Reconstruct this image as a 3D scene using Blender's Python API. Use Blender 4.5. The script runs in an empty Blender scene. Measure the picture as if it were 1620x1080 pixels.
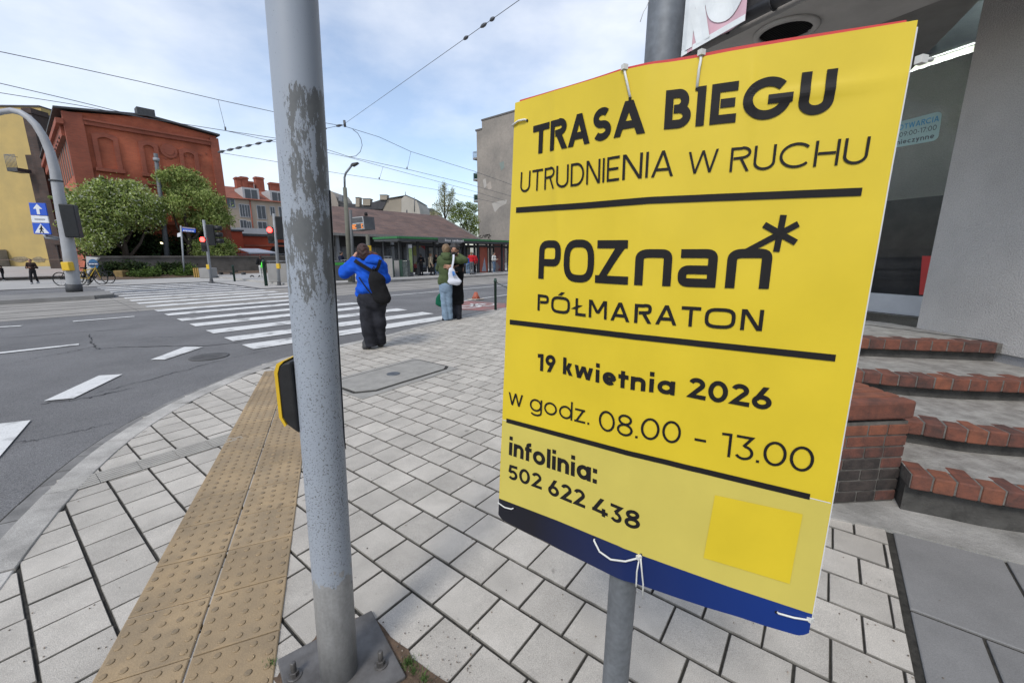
import bpy, math, random
import numpy as np
from mathutils import Vector, Matrix

R = math.radians
rng = random.Random(7)
nrg = np.random.default_rng(11)
SC = bpy.context.scene
COL = SC.collection

# ------------------------------------------------------------------ camera, sky, sun, exposure
F = 650.0                      # focal length in pixels of the 1620 px wide photograph
H = 1.52                       # eye height above the pavement
PITCH = math.atan((540 - 403) / F)
cam = bpy.data.cameras.new('camera'); camo = bpy.data.objects.new('camera', cam); COL.objects.link(camo)
cam.sensor_width = 36.0; cam.lens = 36.0 * F / 1620.0
cam.clip_start = 0.02; cam.clip_end = 2000
camo.location = (0, 0, H); camo.rotation_euler = (math.pi / 2 - PITCH, 0, 0)
SC.camera = camo
SC.render.resolution_x = 1024; SC.render.resolution_y = 682

SUN_EL, SUN_AZ = R(48), R(205)      # azimuth clockwise from +Y
world = bpy.data.worlds.new('World'); SC.world = world; world.use_nodes = True
wn = world.node_tree; wn.nodes.clear()
def wnode(t, **k):
    n_ = wn.nodes.new(t)
    for a_, v in k.items(): setattr(n_, a_, v)
    return n_
sky = wnode('ShaderNodeTexSky', sky_type='NISHITA', sun_disc=False, sun_elevation=SUN_EL, sun_rotation=SUN_AZ,
            air_density=1.0, dust_density=1.2, ozone_density=1.5)
tc = wnode('ShaderNodeTexCoord')
mp = wnode('ShaderNodeMapping'); mp.inputs['Scale'].default_value = (1.0, 1.0, 2.2); mp.inputs['Location'].default_value = (3.1, 1.7, 0.4)
n1 = wnode('ShaderNodeTexNoise'); n1.inputs['Scale'].default_value = 1.9; n1.inputs['Detail'].default_value = 7; n1.inputs['Roughness'].default_value = 0.55
rp = wnode('ShaderNodeValToRGB'); rp.color_ramp.elements[0].position = 0.38; rp.color_ramp.elements[1].position = 0.84
rp.color_ramp.elements[0].color = (0.13, 0.13, 0.13, 1); rp.color_ramp.elements[1].color = (0.92, 0.92, 0.92, 1)
mx = wnode('ShaderNodeMix', data_type='RGBA')
bg = wnode('ShaderNodeBackground'); bg.inputs['Strength'].default_value = 0.15
wo = wnode('ShaderNodeOutputWorld')
L = wn.links.new
L(tc.outputs['Generated'], mp.inputs['Vector']); L(mp.outputs['Vector'], n1.inputs['Vector']); L(n1.outputs['Fac'], rp.inputs['Fac'])
L(rp.outputs['Color'], mx.inputs['Factor']); L(sky.outputs['Color'], mx.inputs[6]); mx.inputs[7].default_value = (6.1, 6.2, 6.4, 1)
L(mx.outputs[2], bg.inputs['Color']); L(bg.outputs['Background'], wo.inputs['Surface'])

sl = bpy.data.lights.new('sun', 'SUN'); sl.energy = 1.5; sl.angle = R(14); sl.color = (1.0, 0.96, 0.9)
so = bpy.data.objects.new('sun', sl); COL.objects.link(so)
sd = Vector((math.sin(SUN_AZ) * math.cos(SUN_EL), math.cos(SUN_AZ) * math.cos(SUN_EL), math.sin(SUN_EL)))
so.rotation_euler = sd.to_track_quat('Z', 'Y').to_euler()
SC.view_settings.view_transform = 'Standard'; SC.view_settings.look = 'None'
SC.view_settings.exposure = 0.45; SC.view_settings.gamma = 1.0
SC.cycles.max_bounces = 6; SC.cycles.diffuse_bounces = 3; SC.cycles.glossy_bounces = 3; SC.cycles.transmission_bounces = 4

# ------------------------------------------------------------------ survey: where a point of the place stands
cp, sp = math.cos(PITCH), math.sin(PITCH)
def ray(px, py):
    x = (px - 810) / F; u = (540 - py) / F
    return np.array([x, cp + u * sp, -sp + u * cp])
CAM = np.array([0, 0, H])
def G(px, py, z=0.0):
    r = ray(px, py); return CAM + r * ((z - H) / r[2])
def at(px, py, y):
    r = ray(px, py); return CAM + r * (y / r[1])
def zrow(y, py):
    r = ray(810, py); return H + y * r[2] / r[1]
ANG = math.atan2(*ray(1371, 401)[[1, 0]])           # the street runs this way
D2 = np.array([math.cos(ANG), math.sin(ANG)]); N2 = np.array([-D2[1], D2[0]])
def st(w): return float(w[0] * D2[0] + w[1] * D2[1]), float(w[0] * N2[0] + w[1] * N2[1])
def W(s, t, z=0.0):
    q = s * D2 + t * N2; return np.array([q[0], q[1], z])
def PT(px, py, t):       # on the upright plane along the street at distance t
    r = ray(px, py); k = t / (r[0] * N2[0] + r[1] * N2[1]); return CAM + r * k
def PS(px, py, s):       # on the upright plane across the street at s
    r = ray(px, py); k = s / (r[0] * D2[0] + r[1] * D2[1]); return CAM + r * k
ROAD = -0.03

# ------------------------------------------------------------------ materials
MATS = {}
def NT(name):
    m = bpy.data.materials.new(name); m.use_nodes = True
    nt = m.node_tree; return m, nt, nt.nodes['Principled BSDF']
def mat(name, c, rough=0.7, var=0.18, scale=6.0, bump=0.0, bscale=80.0, metal=0.0, c2=None, island=0.0, spec=0.4, detail=5.0, lo=0.35, hi=0.65, speck=0.0, sscale=400.0, alpha=None, coat=0.0):
    if name in MATS: return MATS[name]
    m, nt, bs = NT(name); N = nt.nodes; Lk = nt.links.new
    bs.inputs['Roughness'].default_value = rough; bs.inputs['Metallic'].default_value = metal
    bs.inputs['Specular IOR Level'].default_value = spec
    if coat: bs.inputs['Coat Weight'].default_value = coat
    tc = N.new('ShaderNodeTexCoord'); no = N.new('ShaderNodeTexNoise')
    no.inputs['Scale'].default_value = scale; no.inputs['Detail'].default_value = detail; no.inputs['Roughness'].default_value = 0.6
    Lk(tc.outputs['Object'], no.inputs['Vector'])
    rm = N.new('ShaderNodeValToRGB'); rm.color_ramp.elements[0].position = lo; rm.color_ramp.elements[1].position = hi
    a = c2 if c2 else tuple(x * (1 - var) for x in c); b = c if c2 else tuple(min(1, x * (1 + var)) for x in c)
    rm.color_ramp.elements[0].color = (*a, 1); rm.color_ramp.elements[1].color = (*b, 1)
    Lk(no.outputs['Fac'], rm.inputs['Fac']); out = rm.outputs['Color']
    if island:
        ge = N.new('ShaderNodeNewGeometry'); mr = N.new('ShaderNodeMapRange')
        mr.inputs['To Min'].default_value = 1 - island; mr.inputs['To Max'].default_value = 1 + island
        Lk(ge.outputs['Random Per Island'], mr.inputs['Value'])
        mu = N.new('ShaderNodeMix'); mu.data_type = 'RGBA'; mu.blend_type = 'MULTIPLY'; mu.inputs[0].default_value = 1
        Lk(out, mu.inputs[6]); Lk(mr.outputs['Result'], mu.inputs[7]); out = mu.outputs[2]
    if speck:
        n2 = N.new('ShaderNodeTexNoise'); n2.inputs['Scale'].default_value = sscale; n2.inputs['Detail'].default_value = 2
        Lk(tc.outputs['Object'], n2.inputs['Vector'])
        mr = N.new('ShaderNodeMapRange'); mr.inputs['From Min'].default_value = 0.3; mr.inputs['From Max'].default_value = 0.7
        mr.inputs['To Min'].default_value = 1 - speck; mr.inputs['To Max'].default_value = 1 + speck
        Lk(n2.outputs['Fac'], mr.inputs['Value'])
        mu = N.new('ShaderNodeMix'); mu.data_type = 'RGBA'; mu.blend_type = 'MULTIPLY'; mu.inputs[0].default_value = 1
        Lk(out, mu.inputs[6]); Lk(mr.outputs['Result'], mu.inputs[7]); out = mu.outputs[2]
    Lk(out, bs.inputs['Base Color'])
    if bump:
        n3 = N.new('ShaderNodeTexNoise'); n3.inputs['Scale'].default_value = bscale; n3.inputs['Detail'].default_value = 4
        Lk(tc.outputs['Object'], n3.inputs['Vector'])
        bu = N.new('ShaderNodeBump'); bu.inputs['Strength'].default_value = bump; bu.inputs['Distance'].default_value = 0.01
        Lk(n3.outputs['Fac'], bu.inputs['Height']); Lk(bu.outputs['Normal'], bs.inputs['Normal'])
    MATS[name] = m; m['out'] = 0
    return m
def emis(name, c, strength, base=(0.02, 0.02, 0.02)):
    if name in MATS: return MATS[name]
    m, nt, bs = NT(name); bs.inputs['Base Color'].default_value = (*base, 1)
    bs.inputs['Emission Color'].default_value = (*c, 1); bs.inputs['Emission Strength'].default_value = strength
    MATS[name] = m; return m
def glass(name, tint=(0.02, 0.025, 0.03), rough=0.03, transp=0.0):
    if name in MATS: return MATS[name]
    m, nt, bs = NT(name); bs.inputs['Base Color'].default_value = (*tint, 1); bs.inputs['Roughness'].default_value = rough
    bs.inputs['Specular IOR Level'].default_value = 0.6
    if transp:
        N = nt.nodes; tr = N.new('ShaderNodeBsdfTransparent'); ms = N.new('ShaderNodeMixShader'); ms.inputs[0].default_value = transp
        nt.links.new(bs.outputs[0], ms.inputs[1]); nt.links.new(tr.outputs[0], ms.inputs[2])
        nt.links.new(ms.outputs[0], N['Material Output'].inputs['Surface'])
    MATS[name] = m; return m
def brickmat(name, c1, c2, mortar, bw, bh, ms=0.012, axis='wall', dirt=0.3, rough=0.85, off=0.5, ang=0.0):
    """brick pattern on upright walls: u along the wall (direction ang), v up; on roofs v = up the slope by object z"""
    if name in MATS: return MATS[name]
    m, nt, bs = NT(name); N = nt.nodes; Lk = nt.links.new; bs.inputs['Roughness'].default_value = rough
    ge = N.new('ShaderNodeTexCoord'); vr = N.new('ShaderNodeVectorRotate'); vr.rotation_type = 'Z_AXIS'; vr.inputs['Angle'].default_value = -ang
    Lk(ge.outputs['Object'], vr.inputs['Vector'])
    sx = N.new('ShaderNodeSeparateXYZ'); cb = N.new('ShaderNodeCombineXYZ'); Lk(vr.outputs['Vector'], sx.inputs['Vector'])
    if axis == 'wall':
        ad = N.new('ShaderNodeMath'); ad.operation = 'ADD'; Lk(sx.outputs['X'], ad.inputs[0]); Lk(sx.outputs['Y'], ad.inputs[1])
        Lk(ad.outputs[0], cb.inputs['X'])
    else:
        Lk(sx.outputs['X'], cb.inputs['X'])
    Lk(sx.outputs['Z'], cb.inputs['Y'])
    br = N.new('ShaderNodeTexBrick'); br.inputs['Scale'].default_value = 1; br.inputs['Brick Width'].default_value = bw; br.inputs['Row Height'].default_value = bh
    br.inputs['Mortar Size'].default_value = ms; br.inputs['Color1'].default_value = (*c1, 1); br.inputs['Color2'].default_value = (*c2, 1); br.inputs['Mortar'].default_value = (*mortar, 1)
    br.offset = off
    Lk(cb.outputs['Vector'], br.inputs['Vector'])
    no = N.new('ShaderNodeTexNoise'); no.inputs['Scale'].default_value = 0.7; no.inputs['Detail'].default_value = 8; Lk(ge.outputs['Object'], no.inputs['Vector'])
    mr = N.new('ShaderNodeMapRange'); mr.inputs['From Min'].default_value = 0.3; mr.inputs['From Max'].default_value = 0.7; mr.inputs['To Min'].default_value = 1 - dirt; mr.inputs['To Max'].default_value = 1 + dirt * 0.6
    Lk(no.outputs['Fac'], mr.inputs['Value'])
    mu = N.new('ShaderNodeMix'); mu.data_type = 'RGBA'; mu.blend_type = 'MULTIPLY'; mu.inputs[0].default_value = 1
    Lk(br.outputs['Color'], mu.inputs[6]); Lk(mr.outputs['Result'], mu.inputs[7]); Lk(mu.outputs[2], bs.inputs['Base Color'])
    bu = N.new('ShaderNodeBump'); bu.inputs['Strength'].default_value = 0.5; bu.inputs['Distance'].default_value = 0.01; bu.invert = True
    Lk(br.outputs['Fac'], bu.inputs['Height']); Lk(bu.outputs['Normal'], bs.inputs['Normal'])
    MATS[name] = m; return m

# ------------------------------------------------------------------ mesh builder
class MB:
    def __init__(s): s.v = []; s.f = []; s.m = []; s.sm = []
    def add(s, vs, fs, mi=0, smooth=False):
        o = len(s.v); s.v.extend([tuple(float(c) for c in p) for p in vs])
        for f in fs: s.f.append(tuple(o + i for i in f)); s.m.append(mi); s.sm.append(smooth)
    def box(s, c, size, rz=0.0, mi=0, rx=0.0, ry=0.0):
        x, y, z = [q / 2 for q in size]
        vs = [Vector(p) for p in ((-x,-y,-z),(x,-y,-z),(x,y,-z),(-x,y,-z),(-x,-y,z),(x,-y,z),(x,y,z),(-x,y,z))]
        M = Matrix.Rotation(rz, 3, 'Z') @ Matrix.Rotation(ry, 3, 'Y') @ Matrix.Rotation(rx, 3, 'X')
        s.add([M @ p + Vector(c) for p in vs], [(0,3,2,1),(4,5,6,7),(0,1,5,4),(1,2,6,5),(2,3,7,6),(3,0,4,7)], mi)
    def sbox(s, s0, s1, t0, t1, z0, z1, mi=0):
        """box in street coordinates"""
        c = W((s0 + s1) / 2, (t0 + t1) / 2, (z0 + z1) / 2); s.box(c, (abs(s1 - s0), abs(t1 - t0), abs(z1 - z0)), ANG, mi)
    def prism(s, poly, z0, z1, mi=0):
        n_ = len(poly); ar = sum(poly[i][0] * poly[(i+1) % n_][1] - poly[(i+1) % n_][0] * poly[i][1] for i in range(n_))
        if ar < 0: poly = poly[::-1]
        vs = [(p[0], p[1], z0) for p in poly] + [(p[0], p[1], z1) for p in poly]
        fs = [tuple(range(n_))[::-1], tuple(range(n_, 2 * n_))] + [(i, (i+1) % n_, n_ + (i+1) % n_, n_ + i) for i in range(n_)]
        s.add(vs, fs, mi)
    def extr(s, poly3, vec, mi=0):
        """planar polygon in space given thickness along vec"""
        n_ = len(poly3); a = [np.array(p, float) for p in poly3]; v = np.array(vec, float)
        vs = a + [p + v for p in a]
        nn = np.zeros(3)
        for i in range(n_): nn += np.cross(a[i], a[(i+1) % n_])
        fl = float(np.dot(nn, v)) < 0
        top = tuple(range(n_, 2 * n_)); bot = tuple(range(n_))[::-1]; sides = [(i, (i+1) % n_, n_ + (i+1) % n_, n_ + i) for i in range(n_)]
        fs = [bot, top] + sides
        if fl: fs = [f[::-1] for f in fs]
        s.add(vs, fs, mi)
    def tube(s, pts, r, n=10, mi=0, smooth=True, caps=True, closed=False):
        pts = [Vector(p) for p in pts]; k = len(pts); rs = r if isinstance(r, (list, tuple)) else [r] * k
        vs = []; up = None
        for i, p in enumerate(pts):
            if closed: t = (pts[(i + 1) % k] - pts[i - 1]).normalized()
            else: t = ((pts[min(i + 1, k - 1)] - pts[max(i - 1, 0)])).normalized()
            if up is None:
                up = Vector((0, 0, 1)) if abs(t.z) < 0.9 else Vector((0, 1, 0))
            a = t.cross(up).normalized(); b = a.cross(t).normalized(); up = b
            for j in range(n):
                q = 2 * math.pi * j / n; vs.append(p + (a * math.cos(q) + b * math.sin(q)) * rs[i])
        fs = []
        for i in range(k if closed else k - 1):
            for j in range(n):
                i2 = (i + 1) % k
                fs.append((i * n + j, i * n + (j + 1) % n, i2 * n + (j + 1) % n, i2 * n + j))
        s.add(vs, fs, mi, smooth)
        if caps and not closed:
            o = len(s.v) - k * n
            s.f.append(tuple(o + j for j in range(n))[::-1]); s.m.append(mi); s.sm.append(False)
            s.f.append(tuple(o + (k - 1) * n + j for j in range(n))); s.m.append(mi); s.sm.append(False)
    def lathe(s, c, prof, n=24, mi=0, smooth=True):
        c = np.array(c, float); vs = []
        for (r, z) in prof:
            for j in range(n):
                a = 2 * math.pi * j / n; vs.append(c + np.array([r * math.cos(a), r * math.sin(a), z]))
        fs = []
        for i in range(len(prof) - 1):
            for j in range(n): fs.append((i * n + j, i * n + (j + 1) % n, (i + 1) * n + (j + 1) % n, (i + 1) * n + j))
        s.add(vs, fs, mi, smooth)
        o = len(s.v) - len(prof) * n
        s.f.append(tuple(o + j for j in range(n))[::-1]); s.m.append(mi); s.sm.append(False)
        s.f.append(tuple(o + (len(prof) - 1) * n + j for j in range(n))); s.m.append(mi); s.sm.append(False)
    def disc(s, c, nrm, r, n=20, mi=0, thick=0.01, r2=None):
        nrm = Vector(nrm).normalized(); up = Vector((0, 0, 1)) if abs(nrm.z) < 0.9 else Vector((0, 1, 0))
        a = nrm.cross(up).normalized(); b = a.cross(nrm)
        s.extr([np.array(Vector(c) + a * math.cos(2*math.pi*j/n) * r + b * math.sin(2*math.pi*j/n) * (r2 or r)) for j in range(n)], np.array(nrm) * thick, mi)
def base_loc(o):
    l = np.array([0., 0., 0.])
    while o is not None: l = l + np.array(o.location); o = o.parent
    return l
def obj(name, b, mats, parent=None, loc=None, bevel=0.0, label=None):
    me = bpy.data.meshes.new(name)
    off = base_loc(parent) if parent else (np.array(loc, float) if loc is not None else np.zeros(3))
    v = np.array(b.v, float).reshape(-1, 3) - off
    me.from_pydata(v.tolist(), [], b.f)
    for m in (mats if isinstance(mats, (list, tuple)) else [mats]): me.materials.append(m)
    if b.m:
        me.polygons.foreach_set('material_index', b.m); me.polygons.foreach_set('use_smooth', b.sm)
    me.update()
    o = bpy.data.objects.new(name, me); COL.objects.link(o)
    if parent: o.parent = parent
    elif loc is not None: o.location = off
    if bevel:
        md = o.modifiers.new('bevel', 'BEVEL'); md.width = bevel; md.segments = 2; md.limit_method = 'ANGLE'; md.angle_limit = R(40)
    if label: o['label'] = label
    return o
def thing(name, label, cat, loc, group=None):
    o = bpy.data.objects.new(name, None); COL.objects.link(o); o.location = tuple(float(x) for x in loc); o.empty_display_size = 0.1
    tag(o, label, cat, group); return o
def tag(o, label, cat, group=None):
    o['label'] = label; o['category'] = cat
    if group: o['group'] = group
    return o
def struct(o): o['kind'] = 'structure'; return o
def stuff(o): o['kind'] = 'stuff'; return o
def copy_tree(o, loc, label=None):
    r = o.copy(); COL.objects.link(r); r.location = tuple(float(x) for x in loc)
    if label: r['label'] = label
    for ch in list(o.children):
        c = ch.copy(); COL.objects.link(c); c.parent = r
        for g in ch.children:
            d = g.copy(); COL.objects.link(d); d.parent = c
    return r

# ------------------------------------------------------------------ setting: ground, road, tracks, pavement
m_asph = mat('asphalt', (0.185, 0.183, 0.182), 0.9, c2=(0.132, 0.131, 0.131), scale=0.55, detail=9, bump=0.5, bscale=140, speck=0.42, sscale=150, lo=0.3, hi=0.72)
m_track = mat('track_concrete', (0.27, 0.255, 0.23), 0.9, var=0.16, scale=0.8, detail=9, bump=0.2, bscale=50, speck=0.1, sscale=60)
m_slab = mat('paving_slab', (0.45, 0.42, 0.37), 0.85, var=0.10, scale=5, island=0.10, bump=0.25, bscale=300, speck=0.30, sscale=420, detail=8)
def stain(m, spots, dirt, sc1, sc2, dark):
    """soft dirt and sparse dark spots with shapes of their own"""
    nt = m.node_tree; N = nt.nodes; Lk = nt.links.new; bs = N['Principled BSDF']; src = bs.inputs['Base Color'].links[0].from_socket
    tc = N.new('ShaderNodeTexCoord'); n1 = N.new('ShaderNodeTexNoise'); n1.inputs['Scale'].default_value = sc1; n1.inputs['Detail'].default_value = 9; n1.inputs['Roughness'].default_value = .65; Lk(tc.outputs['Object'], n1.inputs['Vector'])
    r1 = N.new('ShaderNodeMapRange'); r1.inputs['From Min'].default_value = .42; r1.inputs['From Max'].default_value = .68; r1.inputs['To Min'].default_value = 1.0; r1.inputs['To Max'].default_value = 1 - dirt; Lk(n1.outputs['Fac'], r1.inputs['Value'])
    vo = N.new('ShaderNodeTexVoronoi'); vo.inputs['Scale'].default_value = sc2; vo.inputs['Randomness'].default_value = 1; 
    n2 = N.new('ShaderNodeTexNoise'); n2.inputs['Scale'].default_value = sc2 * 7; n2.inputs['Detail'].default_value = 3; Lk(tc.outputs['Object'], n2.inputs['Vector'])
    ad = N.new('ShaderNodeVectorMath'); ad.operation = 'MULTIPLY_ADD'; Lk(n2.outputs['Color'], ad.inputs[0]); ad.inputs[1].default_value = (.05, .05, .05); Lk(tc.outputs['Object'], ad.inputs[2]); Lk(ad.outputs[0], vo.inputs['Vector'])
    r2 = N.new('ShaderNodeMapRange'); r2.inputs['From Min'].default_value = spots; r2.inputs['From Max'].default_value = spots * 1.7; r2.inputs['To Min'].default_value = dark; r2.inputs['To Max'].default_value = 1.0; Lk(vo.outputs['Distance'], r2.inputs['Value'])
    mu = N.new('ShaderNodeMath'); mu.operation = 'MULTIPLY'; Lk(r1.outputs[0], mu.inputs[0]); Lk(r2.outputs[0], mu.inputs[1])
    mx_ = N.new('ShaderNodeMix'); mx_.data_type = 'RGBA'; mx_.blend_type = 'MULTIPLY'; mx_.inputs[0].default_value = 1; Lk(src, mx_.inputs[6]); Lk(mu.outputs[0], mx_.inputs[7]); Lk(mx_.outputs[2], bs.inputs['Base Color'])
stain(m_slab, .046, .12, 1.6, 3.3, .60)
m_joint = mat('joint_dirt', (0.035, 0.033, 0.028), 0.95, var=0.4, scale=30, bump=0.4, bscale=120)
m_kerb = mat('kerb_granite', (0.36, 0.345, 0.315), 0.85, var=0.22, scale=5, island=0.12, speck=0.30, sscale=260, detail=8)
m_gutter = mat('gutter_stone', (0.20, 0.195, 0.185), 0.9, var=0.2, scale=6, island=0.15, speck=0.15, sscale=200)
m_tact = mat('tactile_yellow', (0.375, 0.272, 0.155), 0.8, c2=(0.27, 0.205, 0.128), scale=4, island=0.08, speck=0.14, sscale=240, detail=8, bump=0.15, bscale=200)
stain(m_tact, .05, .22, 2.2, 5.0, .7)
m_dome = mat('tactile_dome', (0.31, 0.225, 0.13), 0.8, c2=(0.20, 0.155, 0.10), scale=9, speck=0.12, sscale=240)
m_white = mat('road_paint', (0.62, 0.62, 0.60), 0.75, c2=(0.24, 0.24, 0.235), scale=2.2, detail=14, lo=0.34, hi=0.46, speck=0.12, sscale=90)
m_dark = mat('dark_granite', (0.195, 0.193, 0.188), 0.75, var=0.08, scale=4, island=0.05, speck=0.15, sscale=300, bump=0.1)
stain(m_asph, .03, .25, .5, .8, .6)
m_conc = mat('old_concrete', (0.38, 0.37, 0.345), 0.92, c2=(0.20, 0.195, 0.18), scale=3.0, detail=10, bump=0.5, bscale=40, speck=0.15, sscale=180)
m_farpave = mat('far_paving', (0.36, 0.35, 0.33), 0.9, var=0.1, scale=0.6, detail=8)
m_soil = mat('soil', (0.11, 0.075, 0.05), 0.95, var=0.4, scale=18, bump=0.8, bscale=60, detail=8)

b = MB(); b.add([(-400, -200, ROAD), (400, -200, ROAD), (400, 700, ROAD), (-400, 700, ROAD)], [(0, 1, 2, 3)])
struct(obj('road', b, m_asph))

T0, T1 = st(G(120, 500, ROAD))[1] + 0.05, st(G(528, 451.5, ROAD))[1]      # edges of the tram tracks
b = MB()
s0 = -70
while s0 < 130:                                       # concrete track slabs with joints
    for (ta, tb) in ((T0, T0 + 0.55), (T0 + 0.57, T0 + 1.98), (T0 + 2.05, T0 + 3.2), (T0 + 3.22, T0 + 3.9), (T0 + 3.97, T1)):
        q = 0.012
        b.sbox(s0 + q, s0 + 3.0 - q, ta, tb - 0.01, ROAD - 0.02, ROAD + 0.006)
    s0 += 3.0
struct(obj('tram_track_slabs', b, m_track))
b = MB()
for t in (T0 + 0.56, T0 + 1.995, T0 + 3.21, T0 + 3.93): b.sbox(-70, 130, t - 0.035, t + 0.035, ROAD - 0.01, ROAD + 0.009)
struct(obj('tram_rails', b, mat('rail_steel', (0.06, 0.055, 0.05), 0.5, metal=0.6)))

# the far pavement, the second carriageway stays on the road sheet
PZ = 0.10
b = MB()
sK = st(G(178, 468, ROAD))[0]
b.prism([W(-70, T1)[:2], W(sK - 0.5, T1)[:2], W(sK - 0.1, T1 + 0.2)[:2], W(sK, T1 + 0.6)[:2], W(sK, T1 + 2.6)[:2], W(-70, T1 + 2.9)[:2]], ROAD - 0.2, PZ)
struct(obj('tram_stop_island', b, mat('island_paving', (0.20, 0.195, 0.185), 0.9, var=0.12, scale=1.5)))
b = MB()
sP = st(G(500, 452, ROAD))[0]
b.prism([W(sP + 0.6, T1)[:2], W(130, T1)[:2], W(130, T1 + 40)[:2], W(sP - 1.0, T1 + 40)[:2], W(sP - 1.0, T1 + 2.0)[:2], W(sP - 0.4, T1 + 0.5)[:2]], ROAD - 0.2, PZ)
struct(obj('tram_platform', b, m_farpave))
b = MB(); b.sbox(sP + 0.6, 130, T1 - 0.16, T1 - 0.003, ROAD - 0.2, PZ + 0.012)
b.sbox(-70, sK - 0.6, T1 - 0.16, T1 - 0.003, ROAD - 0.2, PZ + 0.012)
struct(obj('platform_kerb', b, mat('kerb_concrete', (0.25, 0.24, 0.225), 0.9, var=0.12, scale=2)))
TF = T1 + 8.2
b = MB(); b.add([W(-120, TF, -0.005), W(sP - 0.95, TF, -0.005), W(sP - 0.95, TF + 70, -0.005), W(-120, TF + 70, -0.005)], [(0, 1, 2, 3)])
struct(obj('far_pavement', b, m_farpave))
b = MB(); b.add([W(sK + 5.0, T1 + 0.5, -0.012), W(sP - 0.96, T1 + 0.5, -0.012), W(sP - 0.96, TF - 0.01, -0.012), W(sK + 5.0, TF - 0.01, -0.012)], [(0, 1, 2, 3)])
struct(obj('crossing_refuge', b, m_farpave))

# kerb traced from the photo, then along the street
inn = [G(*p)[:2] for p in ((33, 880), (102, 795.5), (167, 723), (200, 695.5), (233.7, 672), (266, 651.5), (298.7, 634.6), (325, 621), (392.6, 591), (441, 574), (530, 553), (621, 536), (689, 515.6), (773, 496))]
out = [G(*p)[:2] for p in ((0, 853), (35.5, 813), (91, 761), (133, 725.5), (184, 685.5), (235.5, 655.5), (257.8, 644), (320, 616.6), (383, 589), (440.7, 567), (530, 545), (609.4, 527.5), (656, 515.5), (773, 488))]
def resamp(pts, step):
    pts = [np.array(p, float) for p in pts]; o_ = [pts[0]]; acc = 0
    d_ = np.cumsum([0] + [np.linalg.norm(pts[i+1] - pts[i]) for i in range(len(pts) - 1)])
    n_ = max(2, int(d_[-1] / step)); xs = np.linspace(0, d_[-1], n_ + 1); P = np.array(pts)
    return np.stack([np.interp(xs, d_, P[:, 0]), np.interp(xs, d_, P[:, 1])], 1)
mid = np.array([(inn[i] + out[i]) / 2 for i in range(len(inn))])
e0 = (mid[0] - mid[1]) / np.linalg.norm(mid[0] - mid[1])
kl = [mid[0] + e0 * 6 + np.array([0.9, 0]), mid[0] + e0 * 2.5 + np.array([0.15, 0])] + list(mid) + [mid[-1] + D2 * 8, mid[-1] + D2 * 30, mid[-1] + D2 * 110]
# smooth the traced line
fine = resamp(kl[:-2], 0.10)
for _ in range(30): fine[1:-1] = 0.25 * fine[:-2] + 0.5 * fine[1:-1] + 0.25 * fine[2:]
fine = np.vstack([fine, [kl[-2]], [kl[-1]]])
def offs(line, o_):
    t_ = np.gradient(line, axis=0); t_ /= np.linalg.norm(t_, axis=1)[:, None]
    return line + np.stack([-t_[:, 1], t_[:, 0]], 1) * o_
KW = 0.085
def ribbon_stones(line, o0, o1, z0, z1, length, gap, jit=0.0, taper=0.004):
    bb = MB(); seg = np.linalg.norm(np.diff(line, axis=0), axis=1); cum = np.concatenate([[0], np.cumsum(seg)])
    A_, B_ = offs(line, o0), offs(line, o1)
    p = 0.0
    f = lambda C_, x: np.array([np.interp(x, cum, C_[:, 0]), np.interp(x, cum, C_[:, 1])])
    while p < min(cum[-1], 60):
        l_ = length * rng.uniform(0.9, 1.1); a, e = p + gap / 2, p + l_ - gap / 2; n_ = max(1, int(l_ / 0.25)); dz = rng.uniform(-jit, jit)
        xs = np.linspace(a, e, n_ + 1); vs = []; fs = []
        for x in xs:
            pa, pb = f(A_, x), f(B_, x); u = (pb - pa) / np.linalg.norm(pb - pa) * taper
            vs += [(*pa, z0), (*pa, z1 + dz - taper), (*(pa + u), z1 + dz), (*(pb - u), z1 + dz), (*pb, z1 + dz - taper), (*pb, z0)]
        for i in range(n_):
            for j in range(5): fs.append((i*6+j, i*6+j+1, (i+1)*6+j+1, (i+1)*6+j))
        fs += [tuple(range(6))[::-1], tuple(n_*6+j for j in range(6))]
        bb.add(vs, [g[::-1] for g in fs]); p += l_
    return bb
kb = ribbon_stones(fine, -KW, KW, -0.15, 0.007, 0.82, 0.012, 0.002)
struct(obj('kerb', kb, m_kerb))
g1 = ribbon_stones(fine, KW + 0.008, KW + 0.105, -0.15, ROAD + 0.012, 0.22, 0.008, 0.002)
g2 = ribbon_stones(fine[:26], KW + 0.115, KW + 0.215, -0.15, ROAD + 0.010, 0.22, 0.008, 0.002)
g1.v += []; o0_ = len(g1.v); g1.v += g2.v; g1.f += [tuple(i + o0_ for i in f) for f in g2.f]; g1.m += g2.m; g1.sm += g2.sm
struct(obj('gutter', g1, m_gutter))
jp = offs(fine, 0.0)
bed = MB(); ia, ib = offs(fine, -KW - 0.05), offs(fine, KW + 0.12)
vs = [(*p, ROAD + 0.004) for p in ia] + [(*p, ROAD + 0.004) for p in ib]; n_ = len(ia)
bed.add(vs, [(i, i + 1, n_ + i + 1, n_ + i) for i in range(n_ - 1)])
struct(obj('kerb_bed', bed, m_joint))

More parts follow.
